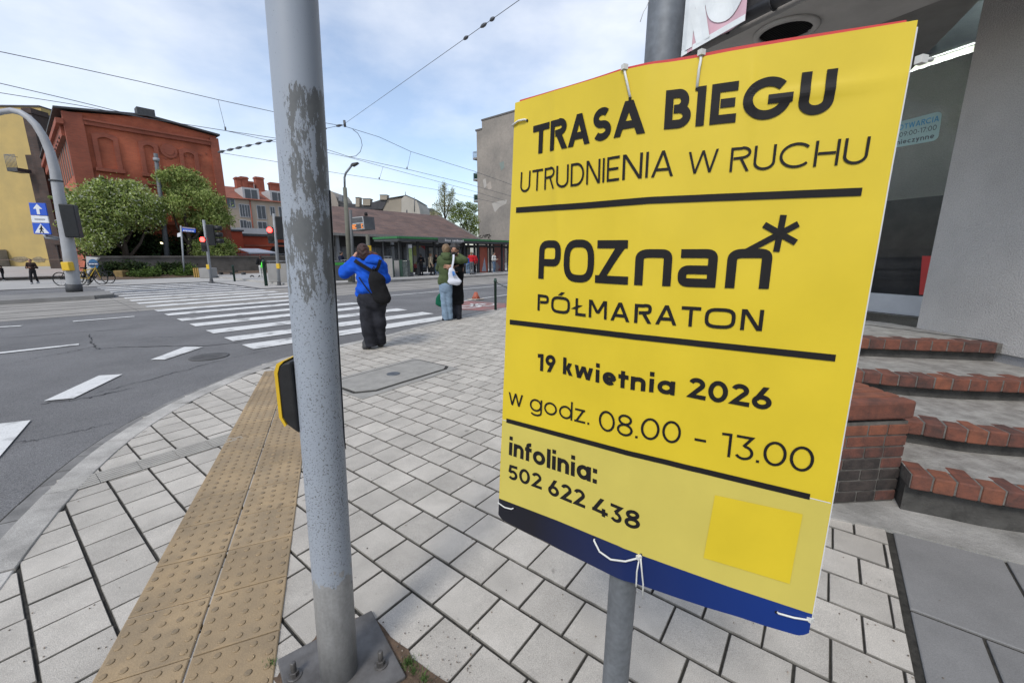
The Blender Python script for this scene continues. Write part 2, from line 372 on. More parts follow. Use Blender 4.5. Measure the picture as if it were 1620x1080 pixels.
# pavement: one grid of square slabs laid in running bond
GA = R(-37.3); GB = np.array([math.cos(GA), math.sin(GA)]); GC = np.array([-GB[1], GB[0]]); SS = 0.2185
J0 = G(540 + 80/4.5, 560 + 835/4.5)[:2]           # a slab corner read off the photo
poly = [p for p in fine] + [np.array([60, 90.]), np.array([30, -6.]), np.array([0.0, -6.])]
PX = np.array([p[0] for p in poly]); PY = np.array([p[1] for p in poly])
def inside(q):
    x, y = q; c = False; j = len(PX) - 1
    for i in range(len(PX)):
        if (PY[i] > y) != (PY[j] > y) and x < (PX[j] - PX[i]) * (y - PY[i]) / (PY[j] - PY[i]) + PX[i]: c = not c
        j = i
    return c
gcoord = lambda p: (float((np.array(p[:2]) - J0) @ GB) / SS, float((np.array(p[:2]) - J0) @ GC) / SS)
dgi = gcoord(G(1408, 848)); DG = dgi[0]            # the dark granite starts at this grid line
ROWOFF = {-3: 4.45 - 5, -2: 0.05, -1: 0.5, 0: 0.0, 1: -0.5}
cov = [G(573, 632), G(725, 583), G(655, 567)]; cov = [c[:2] for c in cov]; cov.append(cov[0] + cov[2] - cov[1])
covg = [gcoord(c) for c in cov]; cx0, cx1 = min(c[0] for c in covg), max(c[0] for c in covg); cy0, cy1 = min(c[1] for c in covg), max(c[1] for c in covg)
pl = MB()
for r in range(-16, 70):
    ro = ROWOFF.get(r, (r % 2) * 0.5 + 0.04 * math.sin(r * 1.7))
    for i in range(-70, 60):
        a0, a1 = i + ro, i + 1 + ro; c0, c1 = r, r + 1
        ctr = J0 + GB * SS * (a0 + a1) / 2 + GC * SS * (c0 + c1) / 2
        dist = math.hypot(*ctr)
        if dist > 17 or ctr[1] < 0.3 or ctr[0] > 4.5: continue
        if a0 >= DG - 0.02: continue
        if a1 > DG - 0.04: a1 = DG - 0.04
        if a1 - a0 < 0.07: continue
        ctr = J0 + GB * SS * (a0 + a1) / 2 + GC * SS * (c0 + c1) / 2
        if not inside(ctr): continue
        g = 0.021 + rng.uniform(0, 0.012); g2_ = 0.014 + rng.uniform(0, 0.010)
        A0, A1, C0, C1 = a0 + g2_, a1 - g2_, c0 + g, c1 - g; e = 0.010; dz = rng.uniform(-0.0016, 0.0016); tx, ty = rng.uniform(-0.0012, 0.0012), rng.uniform(-0.0012, 0.0012)
        rot = rng.uniform(-0.006, 0.006)
        def P_(a, c, z):
            da, dc = a - (A0 + A1) / 2, c - (C0 + C1) / 2
            q = ctr + GB * SS * (da - rot * dc) + GC * SS * (dc + rot * da)
            return (q[0], q[1], z + dz + tx * da + ty * dc)
        vs = [P_(A0, C0, -0.03), P_(A1, C0, -0.03), P_(A1, C1, -0.03), P_(A0, C1, -0.03), P_(A0, C0, -0.003), P_(A1, C0, -0.003), P_(A1, C1, -0.003), P_(A0, C1, -0.003),
              P_(A0 + e, C0 + e, 0), P_(A1 - e, C0 + e, 0), P_(A1 - e, C1 - e, 0), P_(A0 + e, C1 - e, 0)]
        fs = [(8, 9, 10, 11)]
        pl.add(vs, fs); f2 = []
        for k in range(4): f2 += [(k, (k+1) % 4, 4 + (k+1) % 4, 4 + k), (4 + k, 4 + (k+1) % 4, 8 + (k+1) % 4, 8 + k)]
        pl.f += [tuple(len(pl.v) - 12 + q for q in f) for f in f2]; pl.m += [1] * 8; pl.sm += [False] * 8
struct(obj('pavement_slabs', pl, [m_slab, mat('slab_edge', (0.19, 0.178, 0.155), .95, var=.3, scale=12)]))
# joint bed, and the plain far part of the pavement
b = MB()
far_i = [i for i in range(len(fine))]
vs = [(*p, -0.009) for p in offs(fine, -0.03)] + [(p[0] + 14 * D2[1] + 2, p[1] - 14 * D2[0] - 1, -0.009) for p in fine]
n_ = len(fine); b.add(vs, [(i, n_ + i, n_ + i + 1, i + 1) for i in range(n_ - 1)])
b.add([(-3.4, -3, -0.0093), (12, -3, -0.0093), (12, 3, -0.0093), (-2.2, 3, -0.0093)], [(0, 1, 2, 3)])
struct(obj('pavement_bed', b, m_joint))
b = MB(); q0 = mid[-1] + D2 * 3.5
b.add([(*(q0 + N2 * -0.1), -0.004), (*(q0 + D2 * 100 + N2 * -0.1), -0.004), (*(q0 + D2 * 100 - N2 * 14), -0.004), (*(q0 - N2 * 14), -0.004)], [(3, 2, 1, 0)][:1])
struct(obj('pavement_beyond', b, mat('slab_far', (0.36, 0.355, 0.34), 0.9, var=0.1, scale=1.2)))

# dark granite slabs by the steps
b = MB()
g_ = lambda a, c, z: (*(J0 + GB * SS * a + GC * SS * c), z)
yb = gcoord(G(1425, 958))[1]; y0 = gcoord(G(1408, 848))[1]
rows = [(yb + 0.04, y0 + 0.9, [0, 1.98, 4.1, 6.2, 8.3, 10.4]), (yb - 2.65, yb - 0.04, [0, 1.02, 3.0, 5.1, 7.2, 9.3]), (yb - 5.3, yb - 2.73, [0, 1.9, 3.9, 6.0, 8.0])]
for (c0, c1, xs) in rows:
    for i in range(len(xs) - 1):
        a0, a1 = DG + 0.06 + xs[i] + 0.03, DG + 0.06 + xs[i+1] - 0.03; e = 0.02
        vs = [g_(a0, c0, -0.03), g_(a1, c0, -0.03), g_(a1, c1, -0.03), g_(a0, c1, -0.03), g_(a0, c0, -0.002), g_(a1, c0, -0.002), g_(a1, c1, -0.002), g_(a0, c1, -0.002), g_(a0+e, c0+e, 0.001), g_(a1-e, c0+e, 0.001), g_(a1-e, c1-e, 0.001), g_(a0+e, c1-e, 0.001)]
        fs = [(8, 9, 10, 11)]
        for k in range(4): fs += [(k, (k+1) % 4, 4 + (k+1) % 4, 4 + k), (4 + k, 4 + (k+1) % 4, 8 + (k+1) % 4, 8 + k)]
        b.add(vs, fs)
struct(obj('granite_paving', b, m_dark))

# tactile strip: two columns of yellow tiles with domes
TU = np.array(G(418, 588)[:2]) - np.array(G(145, 1080)[:2]); TU /= np.linalg.norm(TU); TV = np.array([TU[1], -TU[0]])
TO = np.array(G(418, 588)[:2]); TSZ = 0.302
b = MB(); d = MB()
for col in range(2):
    for k in range(-1, 19):
        o_ = TO - TU * (k + 1) * 0.318 + TV * col * 0.305 + TV * (0.0 if k >= 0 else 0.04)
        if k < 0: continue
        zt = 0.0075 + rng.uniform(-0.001, 0.001); e = 0.004; g = 0.003; tl = 0.318
        Q = lambda u, v, z: (*(o_ + TU * u + TV * v), z)
        vs = [Q(g, g, -.01), Q(tl-g, g, -.01), Q(tl-g, TSZ-g, -.01), Q(g, TSZ-g, -.01), Q(g, g, zt-.003), Q(tl-g, g, zt-.003), Q(tl-g, TSZ-g, zt-.003), Q(g, TSZ-g, zt-.003), Q(g+e, g+e, zt), Q(tl-g-e, g+e, zt), Q(tl-g-e, TSZ-g-e, zt), Q(g+e, TSZ-g-e, zt)]
        fs = [(11, 10, 9, 8)]
        for i in range(4): fs += [(4+i, 4+(i+1) % 4, (i+1) % 4, i), (8+i, 8+(i+1) % 4, 4+(i+1) % 4, 4+i)]
        b.add(vs, fs)
        for i in range(5):
            for j in range(5):
                c = o_ + TU * (0.034 + i * 0.0625) + TV * (0.030 + j * 0.0605)
                prof = [(0.0150, 0), (0.0138, 0.0024), (0.0105, 0.0042), (0.0055, 0.0050)]
                if k > 9: d.lathe((*c, zt - 0.0003), prof[::2], n=8)
                else: d.lathe((*c, zt - 0.0003), prof, n=12)
tp = struct(obj('tactile_paving', b, m_tact))
obj('dome_studs', d, m_dome, tp)
# ribbed guide tiles
b = MB(); ga = gcoord(G(155, 755)); gb = gcoord(G(352, 698))
for k in range(-3, 6):
    c0 = ga[1] + k * 1.0; c1 = c0 + 0.985; a0 = ga[0] - 0.42
    ctr = J0 + GB * SS * (a0 + .4) + GC * SS * (c0 + .5)
    if not inside(ctr): continue
    if (ctr - TO) @ TV > -0.02: continue
    b.add([g_(a0, c0, .0035), g_(a0 + .96, c0, .0035), g_(a0 + .96, c1, .0035), g_(a0, c1, .0035)], [(0, 1, 2, 3)], 1)
    for j in range(6):
        x = a0 + 0.03 + j * 0.158; vs = [g_(x, c0, .002), g_(x + .03, c0, .0075), g_(x + .08, c0, .0075), g_(x + .11, c0, .002), g_(x, c1, .002), g_(x + .03, c1, .0075), g_(x + .08, c1, .0075), g_(x + .11, c1, .002)]
        b.add(vs, [(0, 1, 5, 4), (1, 2, 6, 5), (2, 3, 7, 6)])
struct(obj('ribbed_guide_paving', b, [mat('ribbed_tile', (0.36, 0.345, 0.31), 0.85, var=0.1, scale=8, speck=0.2, sscale=300), mat('rib_groove', (0.16, 0.152, 0.137), .9, var=.2, scale=9)]))

# road markings
b = MB(); zm = ROAD + 0.012
f5 = lambda q: st(G(220 + q[0] / 4.5, 400 + q[1] / 4.5, ROAD))
lows = [f5(q)[1] for q in ((805, 690), (670, 632), (540, 575), (420, 525), (330, 485), (220, 448), (135, 420), (50, 390))]
sL = f5((670, 632))[0]; sR = st(G(552 + 45, 484, ROAD))[0]; sR = max(sR, sL + 3.9)
tl = list(lows); step = (lows[-1] - lows[1]) / 6
while tl[-1] + step < TF - 0.3: tl.append(tl[-1] + step)
for i, t in enumerate(tl):
    z = zm
    n_ = 8; a = [W(sL + (sR - sL) * k / n_ + (rng.uniform(-.03, .03) if 0 < k < n_ else 0), t + rng.uniform(-.015, .015), z) for k in range(n_ + 1)]
    c = [W(sL + (sR - sL) * k / n_, t + 0.52 + rng.uniform(-.02, .02), z) for k in range(n_ + 1)]
    b.add(a + c, [(k, k + 1, n_ + 1 + k + 1, n_ + 1 + k) for k in range(n_)])
def quad(pxs): b.add([(*G(*p, ROAD)[:2], zm) for p in pxs], [(0, 1, 2, 3)])
quad([(69.6, 635.5), (117, 631), (194, 593), (157, 595)][::1]); quad([(238.5, 569.8), (260.7, 569.8), (321.5, 549.6), (291.9, 549.6)])
quad([(-60, 775), (0, 724), (49, 666), (-22, 674)])
def line(pa, pb, w, ext=0):
    A_, B_ = G(*pa, ROAD)[:2], G(*pb, ROAD)[:2]; u = (B_ - A_) / np.linalg.norm(B_ - A_); v = np.array([-u[1], u[0]]) * w / 2; B_ = B_ + u * ext
    b.add([(*(A_ - v), zm), (*(B_ - v), zm), (*(B_ + v), zm), (*(A_ + v), zm)], [(0, 1, 2, 3)])
line((115.5, 509), (213, 501), 0.15); line((-30, 562.5), (125, 545.3), 0.15); line((-50, 520.5), (34, 516), 0.14)
line((617, 468), (790, 452.4), 0.14, 60); line((733, 476.5), (790, 468.5), 0.12, 60)
struct(obj('road_markings', b, m_white))
b = MB(); pr = [G(*p, ROAD) for p in ((690, 484), (735, 476), (800, 480), (800, 488), (772, 492), (727, 490))]
b.add([(p[0], p[1], ROAD + 0.007) for p in pr], [tuple(range(6))[::-1]])
struct(obj('cycle_lane', b, mat('cycle_red', (0.30, 0.13, 0.12), 0.85, c2=(0.2, 0.14, 0.135), scale=2.5, detail=10)))
b = MB()      # bicycle pictogram on the lane
def mk(px1, px2, w):
    A_, B_ = G(*px1, ROAD)[:2], G(*px2, ROAD)[:2]; u = (B_ - A_) / np.linalg.norm(B_ - A_); v = np.array([-u[1], u[0]]) * w / 2
    b.add([(*(A_ - v), zm + .002), (*(B_ - v), zm + .002), (*(B_ + v), zm + .002), (*(A_ + v), zm + .002)], [(0, 1, 2, 3)])
for c in ((744, 485.5), (768, 482.5)):
    gc = G(*c, ROAD)
    n_ = 20; vs = []
    for k in range(n_):
        a = 2 * math.pi * k / n_
        for rr in (0.30, 0.21): q = gc[:2] + D2 * math.cos(a) * rr * 1.5 + N2 * math.sin(a) * rr; vs.append((q[0], q[1], zm + .001))
    b.add(vs, [(2*k, (2*k+2) % (2*n_), (2*k+3) % (2*n_), 2*k+1) for k in range(n_)])
mk((744, 485.5), (757, 481), .09); mk((757, 481), (768, 482.5), .09); mk((750, 483.5), (761, 485), .09); mk((745, 481), (751, 484), .09)
struct(obj('cycle_marking', b, m_white))
# cracks in the asphalt
b = MB()
def crack(pts, w):
    P3 = [G(*p, ROAD)[:2] for p in pts]; L_ = []
    for i in range(len(P3) - 1):
        for k in range(10): L_.append(P3[i] + (P3[i+1] - P3[i]) * k / 10 + nrg.normal(0, 0.018, 2))
    L_.append(P3[-1]); L_ = np.array(L_); ww = [w * rng.uniform(0.3, 1.2) * math.sin(math.pi * min(1, max(0.08, (k + 1) / len(L_)))) ** .4 for k in range(len(L_))]
    t_ = np.gradient(L_, axis=0); t_ /= np.linalg.norm(t_, axis=1)[:, None] + 1e-9; nn = np.stack([-t_[:, 1], t_[:, 0]], 1)
    vs = [(*(L_[k] + nn[k] * ww[k]), ROAD + .005) for k in range(len(L_))] + [(*(L_[k] - nn[k] * ww[k]), ROAD + .005) for k in range(len(L_))]
    k_ = len(L_); b.add(vs, [(k, k + 1, k_ + k + 1, k_ + k) for k in range(k_ - 1)])
for pts, w in ((((140, 529), (146, 540), (150, 549), (160, 553)), .02), (((0, 578), (60, 566), (120, 555), (152, 547)), .014), (((150, 553), (190, 549), (330, 547), (440, 535)), .03), (((0, 535), (100, 528), (240, 517)), .02),
               (((0, 703), (60, 696), (130, 680), (185, 668)), .010), (((150, 622), (240, 600), (330, 575), (430, 552)), .012), (((60, 640), (150, 628), (215, 612)), .02), (((60, 480), (86, 496), (93, 503)), .02), (((160, 486), (180, 493)), .02), (((200, 541), (250, 533), (300, 534)), .008)):
    crack(pts, w * .55)
struct(obj('asphalt_cracks', b, mat('crack', (0.028, 0.028, 0.03), 0.95)))
# iron cover in the road and the concrete chamber cover in the pavement
c = G(331, 564.5, ROAD); b = MB(); b.lathe((c[0], c[1], ROAD), [(0.26, 0.004), (0.26, 0.010), (0.23, 0.010)], 32); b.lathe((c[0], c[1], ROAD), [(0.22, 0.003), (0.22, 0.008), (0.05, 0.008)], 32)
for k in range(-3, 4):
    for j in range(-3, 4):
        if math.hypot(k, j) < 3.5: b.box((c[0] + k * .055, c[1] + j * .055, ROAD + .0095), (.035, .025, .004), R(20))
struct(obj('road_manhole', b, mat('cast_iron', (0.10, 0.098, 0.095), 0.7, metal=0.3)))
b = MB(); lid = MB(); cr = MB()
cf, crr, cb_, cl = cov
b.prism([cf, crr, cb_, cl], -0.03, 0.006)
def bil(u, v): return cf + (crr - cf) * u + (cl - cf) * v
oct_ = [(.06, .28), (.18, .14), (.9, .14), (.97, .22), (.97, .8), (.9, .88), (.12, .88), (.06, .8)]
lid.prism([bil(u, v) for u, v in oct_], 0.0, 0.014)
o2 = [(.03, .25), (.165, .10), (.915, .10), (.993, .19), (.993, .83), (.92, .915), (.1, .915), (.03, .83)]
vs = [(*bil(*p), .0085) for p in o2]; cr.add(vs, [tuple(range(8))])
ch = struct(obj('chamber_surround', b, mat('cover_concrete', (0.29, 0.28, 0.255), 0.9, var=0.12, scale=7, speck=0.16, sscale=220, bump=.2)))
obj('joint', cr, m_joint, ch); obj('lid', lid, MATS['cover_concrete'], ch)
e_ = bil(.52, .52); b = MB(); b.lathe((e_[0], e_[1], .0125), [(.085, 0), (.085, .006), (.07, .006)], 24); b.lathe((e_[0], e_[1], .0125), [(.062, 0), (.062, .005), (.01, .005)], 24); b.box((e_[0], e_[1], .0185), (.1, .02, .004), .4); b.box((e_[0], e_[1], .0185), (.02, .07, .004), .4)
obj('iron_badge', b, mat('badge_iron', (0.16, 0.17, 0.18), 0.5, metal=0.7), ch)

# ------------------------------------------------------------------ lettering: strokes of even width
def arc(cx, cy, rx, ry, a0, a1, n=None, e=2.0):
    n = n or max(4, int(abs(a1 - a0) / 9)); o_ = []
    for i in range(n + 1):
        a = R(a0 + (a1 - a0) * i / n); c, s = math.cos(a), math.sin(a)
        k = (abs(c) ** e + abs(s) ** e) ** (-1.0 / e) if e != 2.0 else 1.0
        o_.append((cx + rx * c * k, cy + ry * s * k))
    return o_
def glyph(ch, w, X=0.72, e=2.0):
    """(list of strokes, advance). stroke: ('l', pts) centre line | ('d', x0, y0, x1, y1) slanted bar with level ends"""
    h = w / 2; S = []; D = lambda x0, y0, x1, y1: S.append(('d', x0, y0, x1, y1)); Ln = lambda *p: S.append(('l', list(p)))
    A = lambda *a_, **k: S.append(('l', arc(*a_, e=e, **k)))
    if ch == ' ': return [], 0.30
    if ch == 'T': Ln((0, 1-h), (.66, 1-h)); Ln((.33, 0), (.33, 1-w)); return S, .66
    if ch == 'I': Ln((h, 0), (h, 1)); return S, w
    if ch == 'A': D(h*1.1, 0, .40, 1); D(.80-h*1.1, 0, .40, 1); Ln((.20, .25+h*.6), (.60, .25+h*.6)); return S, .80
    if ch == 'R':
        S.append(('l', [(h, 0), (h, 1-h), (.34, 1-h)] + arc(.34, .5+(.5-h)/2+.04, .28-h+.02, (.5-h)/2-.02+.0, 90, -90, e=e)[1:] + [(w, .54)])); D(.56, 0, .34, .52); return S, .62
    if ch == 'P': S.append(('l', [(h, 0), (h, 1-h), (.34, 1-h)] + arc(.34, .5+(.5-h)/2+.02, .28-h+.03, (.5-h)/2-.02, 90, -90, e=e)[1:] + [(w, .52-.0)])); return S, .62
    if ch == 'S':
        r = (1-w)/4; S.append(('l', arc(.31, 1-h-r, .30-h, r, 40, 270) + arc(.31, h+r, .31-h, r, 90, -145)[1:])); return S, .62
    if ch == 'B':
        r1 = (.5-h)/2
        S.append(('l', [(h, 0), (h, 1-h), (.32, 1-h)] + arc(.32, .5+r1, .26-h, r1, 90, -90)[1:] + [(w, .5)])); S.append(('l', [(w, .5), (.34, .5)] + arc(.34, h+r1, .30-h, r1, 90, -90)[1:] + [(h, h)])); return S, .64
    if ch == 'E': S.append(('l', [(.56, 1-h), (h, 1-h), (h, h), (.56, h)])); Ln((w, .5), (.52, .5)); return S, .57
    if ch == 'G':
        S.append(('l', arc(.48, .5, .48-h, .5-h, 42, 352))); Ln((.50, .47), (.96, .47)); return S, .97
    if ch == 'C': S.append(('l', arc(.48, .5, .48-h, .5-h, 42, 318))); return S, .88
    if ch == 'U': r = .33-h; S.append(('l', [(h, 1), (h, .33)] + arc(.33, .33, r, .33-h, 180, 360, e=e)[1:] + [(.66-h, 1)])); return S, .66
    if ch == 'D': S.append(('l', [(h, h), (h, 1-h), (.30, 1-h)] + arc(.30, .5, .42-h, .5-h, 90, -90)[1:] + [(0, h)])); return S, .72
    if ch == 'N': Ln((h, 0), (h, 1)); Ln((.70-h, 0), (.70-h, 1)); D(.70-h*1.3, 0, h*1.3, 1); return S, .70
    if ch == 'M': Ln((h, 0), (h, 1)); Ln((.86-h, 0), (.86-h, 1)); D(.43, .28, h*1.3, 1); D(.43, .28, .86-h*1.3, 1); return S, .86
    if ch == 'W': D(.26, 0, h, 1); D(.26, 0, .51, 1); D(.76, 0, .51, 1); D(.76, 0, 1.02-h, 1); return S, 1.02
    if ch == 'H': Ln((h, 0), (h, 1)); Ln((.68-h, 0), (.68-h, 1)); Ln((w, .5), (.68-w, .5)); return S, .68
    if ch == 'O': S.append(('c', arc(.5, .5, .5-h, .5-h, 0, 348, 30, e=e))); return S, 1.0
    if ch == 'Ó': S.append(('c', arc(.5, .5, .5-h, .5-h, 0, 348, 30, e=e))); D(.45, 1.06, .62, 1.26); return S, 1.0
    if ch == 'Ł': S.append(('l', [(h+.1, 1), (h+.1, h), (.62, h)])); D(.02, .36, .36, .62); return S, .62
    if ch == 'Z': Ln((.02, 1-h), (.64, 1-h)); Ln((0, h), (.66, h)); D(.10, w*.6, .56, 1-w*.6); return S, .66
    if ch == 'k': Ln((h, 0), (h, 1)); D(.50-h, 0, h*2.2, .40); D(w, .30, .46-h, X); return S, .47
    if ch == 'w': D(.23, 0, h, X); D(.23, 0, .42, X); D(.61, 0, .42, X); D(.61, 0, .84-h, X); return S, .84
    if ch == 'i': Ln((h, 0), (h, X)); Ln((h, X+.12), (h, X+.12+w*1.05)); return S, w
    if ch == 'l': Ln((h, 0), (h, 1)); return S, w
    if ch == 'e': S.append(('l', [(w*.9, X*.5-.01), (.56-h, X*.5-.01)] + arc(.30, X/2, .29-h, X/2-h, 0, 318)[1:])); return S, .59
    if ch == 't': Ln((.16, 0), (.16, .92)); Ln((0, X-h), (.36, X-h)); return S, .36
    if ch == 'f': S.append(('l', [(.14, 0), (.14, .80)] + arc(.14+.19-h*.3, .80, .19-h*.3, .2-h, 180, 85)[1:])); Ln((0, X-h), (.34, X-h)); return S, .35
    if ch == 'n': S.append(('l', [(h, 0), (h, X)])); S.append(('l', [(h, X-.32)] + arc(.28, X-.30, .28-h, .30-h, 170, 0)[0:] + [(.56-h, 0)])); return S, .56
    if ch in 'adg':
        S.append(('c', arc(.31, X/2, .31-h, X/2-h, 0, 346, 26)))
        if ch == 'a': Ln((.64-h, 0), (.64-h, X))
        if ch == 'd': Ln((.64-h, 0), (.64-h, 1))
        if ch == 'g': S.append(('l', [(.64-h, X), (.64-h, -.02)] + arc(.64-h-.28+.02, -.02, .26, .24-h, 0, -150)[1:]))
        return S, .64
    if ch == 'o': S.append(('c', arc(.32, X/2, .32-h, X/2-h, 0, 346, 26))); return S, .64
    if ch == 'z': Ln((.02, X-h), (.46, X-h)); Ln((0, h), (.48, h)); D(.09, w*.5, .39, X-w*.5); return S, .48
    if ch == 'c': S.append(('l', arc(.31, X/2, .31-h, X/2-h, 45, 315))); return S, .54
    if ch == 'y': D(.26, 0.02, h, X); D(.14, -.24, .52-h, X); return S, .52
    if ch == '.': Ln((h, 0), (h, w*1.05)); return S, w
    if ch == ':': Ln((h, 0), (h, w*1.05)); Ln((h, X-w*1.1), (h, X)); return S, w
    if ch == '–': Ln((.02, .36), (.50, .36)); return S, .52
    if ch == '-': Ln((.02, .36), (.30, .36)); return S, .32
    if ch == '0': S.append(('c', arc(.33, .5, .33-h, .5-h, 0, 348, 30))); return S, .66
    if ch == '1': Ln((.26, 0), (.26, 1)); S.append(('l', [(.26, 1-h), (.0, 1-h-.02)])); return S, .26 + h
    if ch == '2': S.append(('l', arc(.29, 1-.30, .29-h, .30-h, 165, -35)[0:] + [(.12, h*1.2), (.60, h)])); return S, .60
    if ch == '3': S.append(('l', [(.05, 1-h), (.50, 1-h), (.30, .60)] + arc(.30, .31, .29-h, .31-h, 90, -150)[1:])); return S, .60
    if ch == '4': D(.42-.33, .24, .42, 1); Ln((0, .22), (.66, .22)); Ln((.48, 0), (.48, .46)); return S, .66
    if ch == '5': S.append(('l', [(.54, 1-h), (.14, 1-h), (.10, .56)] + arc(.28, .33, .30-h, .33-h, 125, -145)[0:])); return S, .58
    if ch == '6': S.append(('c', arc(.31, .32, .31-h, .32-h, 0, 346, 26))); D(h + .02, .36, .40, 1); return S, .62
    if ch == '7': Ln((0, 1-h), (.56, 1-h)); D(.16, 0, .50, 1-h); return S, .56
    if ch == '8': S.append(('c', arc(.31, .29, .31-h, .29-h*.9, 0, 346, 26))); S.append(('c', arc(.31, .755, .27-h, .245-h*.8, 0, 346, 24))); return S, .62
    if ch == '9': S.append(('c', arc(.31, .68, .31-h, .32-h, 0, 346, 26))); D(.22, 0, .60-h, .62); return S, .62
    return [], .3
def strips(S, w):
    """each stroke as a pair of edge lines"""
    o_ = []
    for st_ in S:
        if st_[0] == 'd':
            _, x0, y0, x1, y1 = st_; dx, dy = x1 - x0, y1 - y0; hw = min(w * math.hypot(dx, dy) / max(1e-6, abs(dy)), w * 1.9) / 2
            o_.append(([(x0 - hw, y0), (x1 - hw, y1)], [(x0 + hw, y0), (x1 + hw, y1)])); continue
        P = [np.array(p, float) for p in st_[1]]; cl = st_[0] == 'c'
        if cl: P = P + [P[0]]
        Lf, Rt = [], []
        for i, p in enumerate(P):
            if cl and i in (0, len(P) - 1): a, c = P[1] - P[0], P[0] - P[-2]
            else: a = P[min(i+1, len(P)-1)] - P[min(i, len(P)-2)]; c = P[max(i, 1)] - P[max(i, 1) - 1]
            a = a / (np.linalg.norm(a) + 1e-9); c = c / (np.linalg.norm(c) + 1e-9)
            na, nc = np.array([-a[1], a[0]]), np.array([-c[1], c[0]]); m = na + nc; k = np.linalg.norm(m)
            m = m / k if k > 1e-3 else na; m = m / max(0.45, float(m @ na)) * w / 2
            Lf.append(tuple(p + m)); Rt.append(tuple(p - m))
        o_.append((Lf, Rt))
    return o_
def text_strips(txt, w, gap=0.11, X=0.72, e=2.0, wide=1.0, fit=None):
    """fit: total width wanted in cap heights; the skeletons are stretched, the stroke stays even"""
    if fit:
        adv = sum(glyph(c, w, X, e)[1] for c in txt); gs = gap * sum(1 for c in txt[:-1] if c != ' '); wide = max(.5, (fit - gs) / adv)
    o_ = []; x = 0
    for i, ch in enumerate(txt):
        S, adv = glyph(ch, w / (1 if not fit else 1), X, e)
        S2 = [('d', q[1] * wide, q[2], q[3] * wide, q[4]) if q[0] == 'd' else (q[0], [(p[0] * wide, p[1]) for p in q[1]]) for q in S]
        for (l, r) in strips(S2, w): o_.append(([(p[0] + x, p[1]) for p in l], [(p[0] + x, p[1]) for p in r]))
        x += adv * wide + (gap if ch != ' ' else 0)
    return o_, x - gap
def lay(bb, o_, fn, flip=False, mi=0, step=0.06, across=2):
    """put strips on a surface: fn(x, y) -> point"""
    for (l, r) in o_:
        L2_, R2_ = [l[0]], [r[0]]
        for i in range(len(l) - 1):
            n_ = max(1, int(math.hypot(l[i+1][0] - l[i][0], l[i+1][1] - l[i][1]) / step))
            for k in range(1, n_ + 1):
                L2_.append((l[i][0] + (l[i+1][0] - l[i][0]) * k / n_, l[i][1] + (l[i+1][1] - l[i][1]) * k / n_)); R2_.append((r[i][0] + (r[i+1][0] - r[i][0]) * k / n_, r[i][1] + (r[i+1][1] - r[i][1]) * k / n_))
        vs = []; m = across + 1
        for p, q in zip(L2_, R2_):
            for j in range(m): vs.append(fn(p[0] + (q[0] - p[0]) * j / across, p[1] + (q[1] - p[1]) * j / across))
        # make the normals agree
        fs = []
        for i in range(len(L2_) - 1):
            for j in range(across): fs.append((i*m+j, i*m+j+1, (i+1)*m+j+1, (i+1)*m+j))
        bb.add(vs, fs, mi)

# ------------------------------------------------------------------ the yellow poster board on its post
TOPP = [((815, 163), 0.970), ((985, 112.5), 0.781), ((1030, 97.5), 0.763), ((1060, 93), 0.754), ((1100, 91.5), 0.738), ((1150, 84.5), 0.717), ((1452, 32), 0.629)]
BOTP = [((788, 819), 0.970), ((960, 912), 0.781), ((985, 917), 0.765), ((1009, 922), 0.754), ((1040, 935), 0.738), ((1075, 948), 0.717), ((1278, 1009), 0.629)]
tp3 = np.array([at(*p, y) for p, y in TOPP]); bp3 = np.array([at(*p, y) for p, y in BOTP])
tz, bz = tp3[:, 2].mean(), bp3[:, 2].mean()
UK = np.array([0, .42, .485, .530, .590, .660, 1.0])
UM = 0.665
from numpy import interp
def spline(xs, ys):       # monotone cubic
    hh = np.diff(xs); dl = np.diff(ys) / hh; n_ = len(xs); m = np.zeros(n_); m[0], m[-1] = dl[0], dl[-1]
    for i in range(1, n_ - 1):
        if dl[i-1] * dl[i] > 0:
            w1, w2 = 2 * hh[i] + hh[i-1], hh[i] + 2 * hh[i-1]; m[i] = (w1 + w2) / (w1 / dl[i-1] + w2 / dl[i])
    def f(x):
        i = int(np.clip(np.searchsorted(xs, x) - 1, 0, n_ - 2)); t = (x - xs[i]) / hh[i]
        if t < 0 or t > 1: return ys[i] + m[i] * (x - xs[i]) if t < 0 else ys[i+1] + m[i+1] * (x - xs[i+1])
        return ys[i] * (2*t**3 - 3*t*t + 1) + hh[i] * m[i] * (t**3 - 2*t*t + t) + ys[i+1] * (3*t*t - 2*t**3) + hh[i] * m[i+1] * (t**3 - t*t)
    return f
tp3[1, 1] = bp3[1, 1] = .788
def folded(ys):
    def f0(x):
        if x < 0: return ys[0] + (ys[1] - ys[0]) / UK[1] * x
        if x > 1: return ys[-1] + (ys[-1] - ys[-2]) / (1 - UK[-2]) * (x - 1)
        return float(np.interp(x, UK, ys))
    return lambda x: (f0(x - .012) + f0(x - .006) + f0(x) + f0(x + .006) + f0(x + .012)) / 5
TF_ = [folded(tp3[:, k]) for k in range(2)]; BF_ = [folded(bp3[:, k]) for k in range(2)]
ztop = lambda u: tp3[0, 2] + (tp3[-1, 2] - tp3[0, 2]) * u - 0.004 * math.sin(math.pi * u); zbot = lambda u: bp3[0, 2] + (bp3[-1, 2] - bp3[0, 2]) * u - 0.004 * math.sin(math.pi * u)
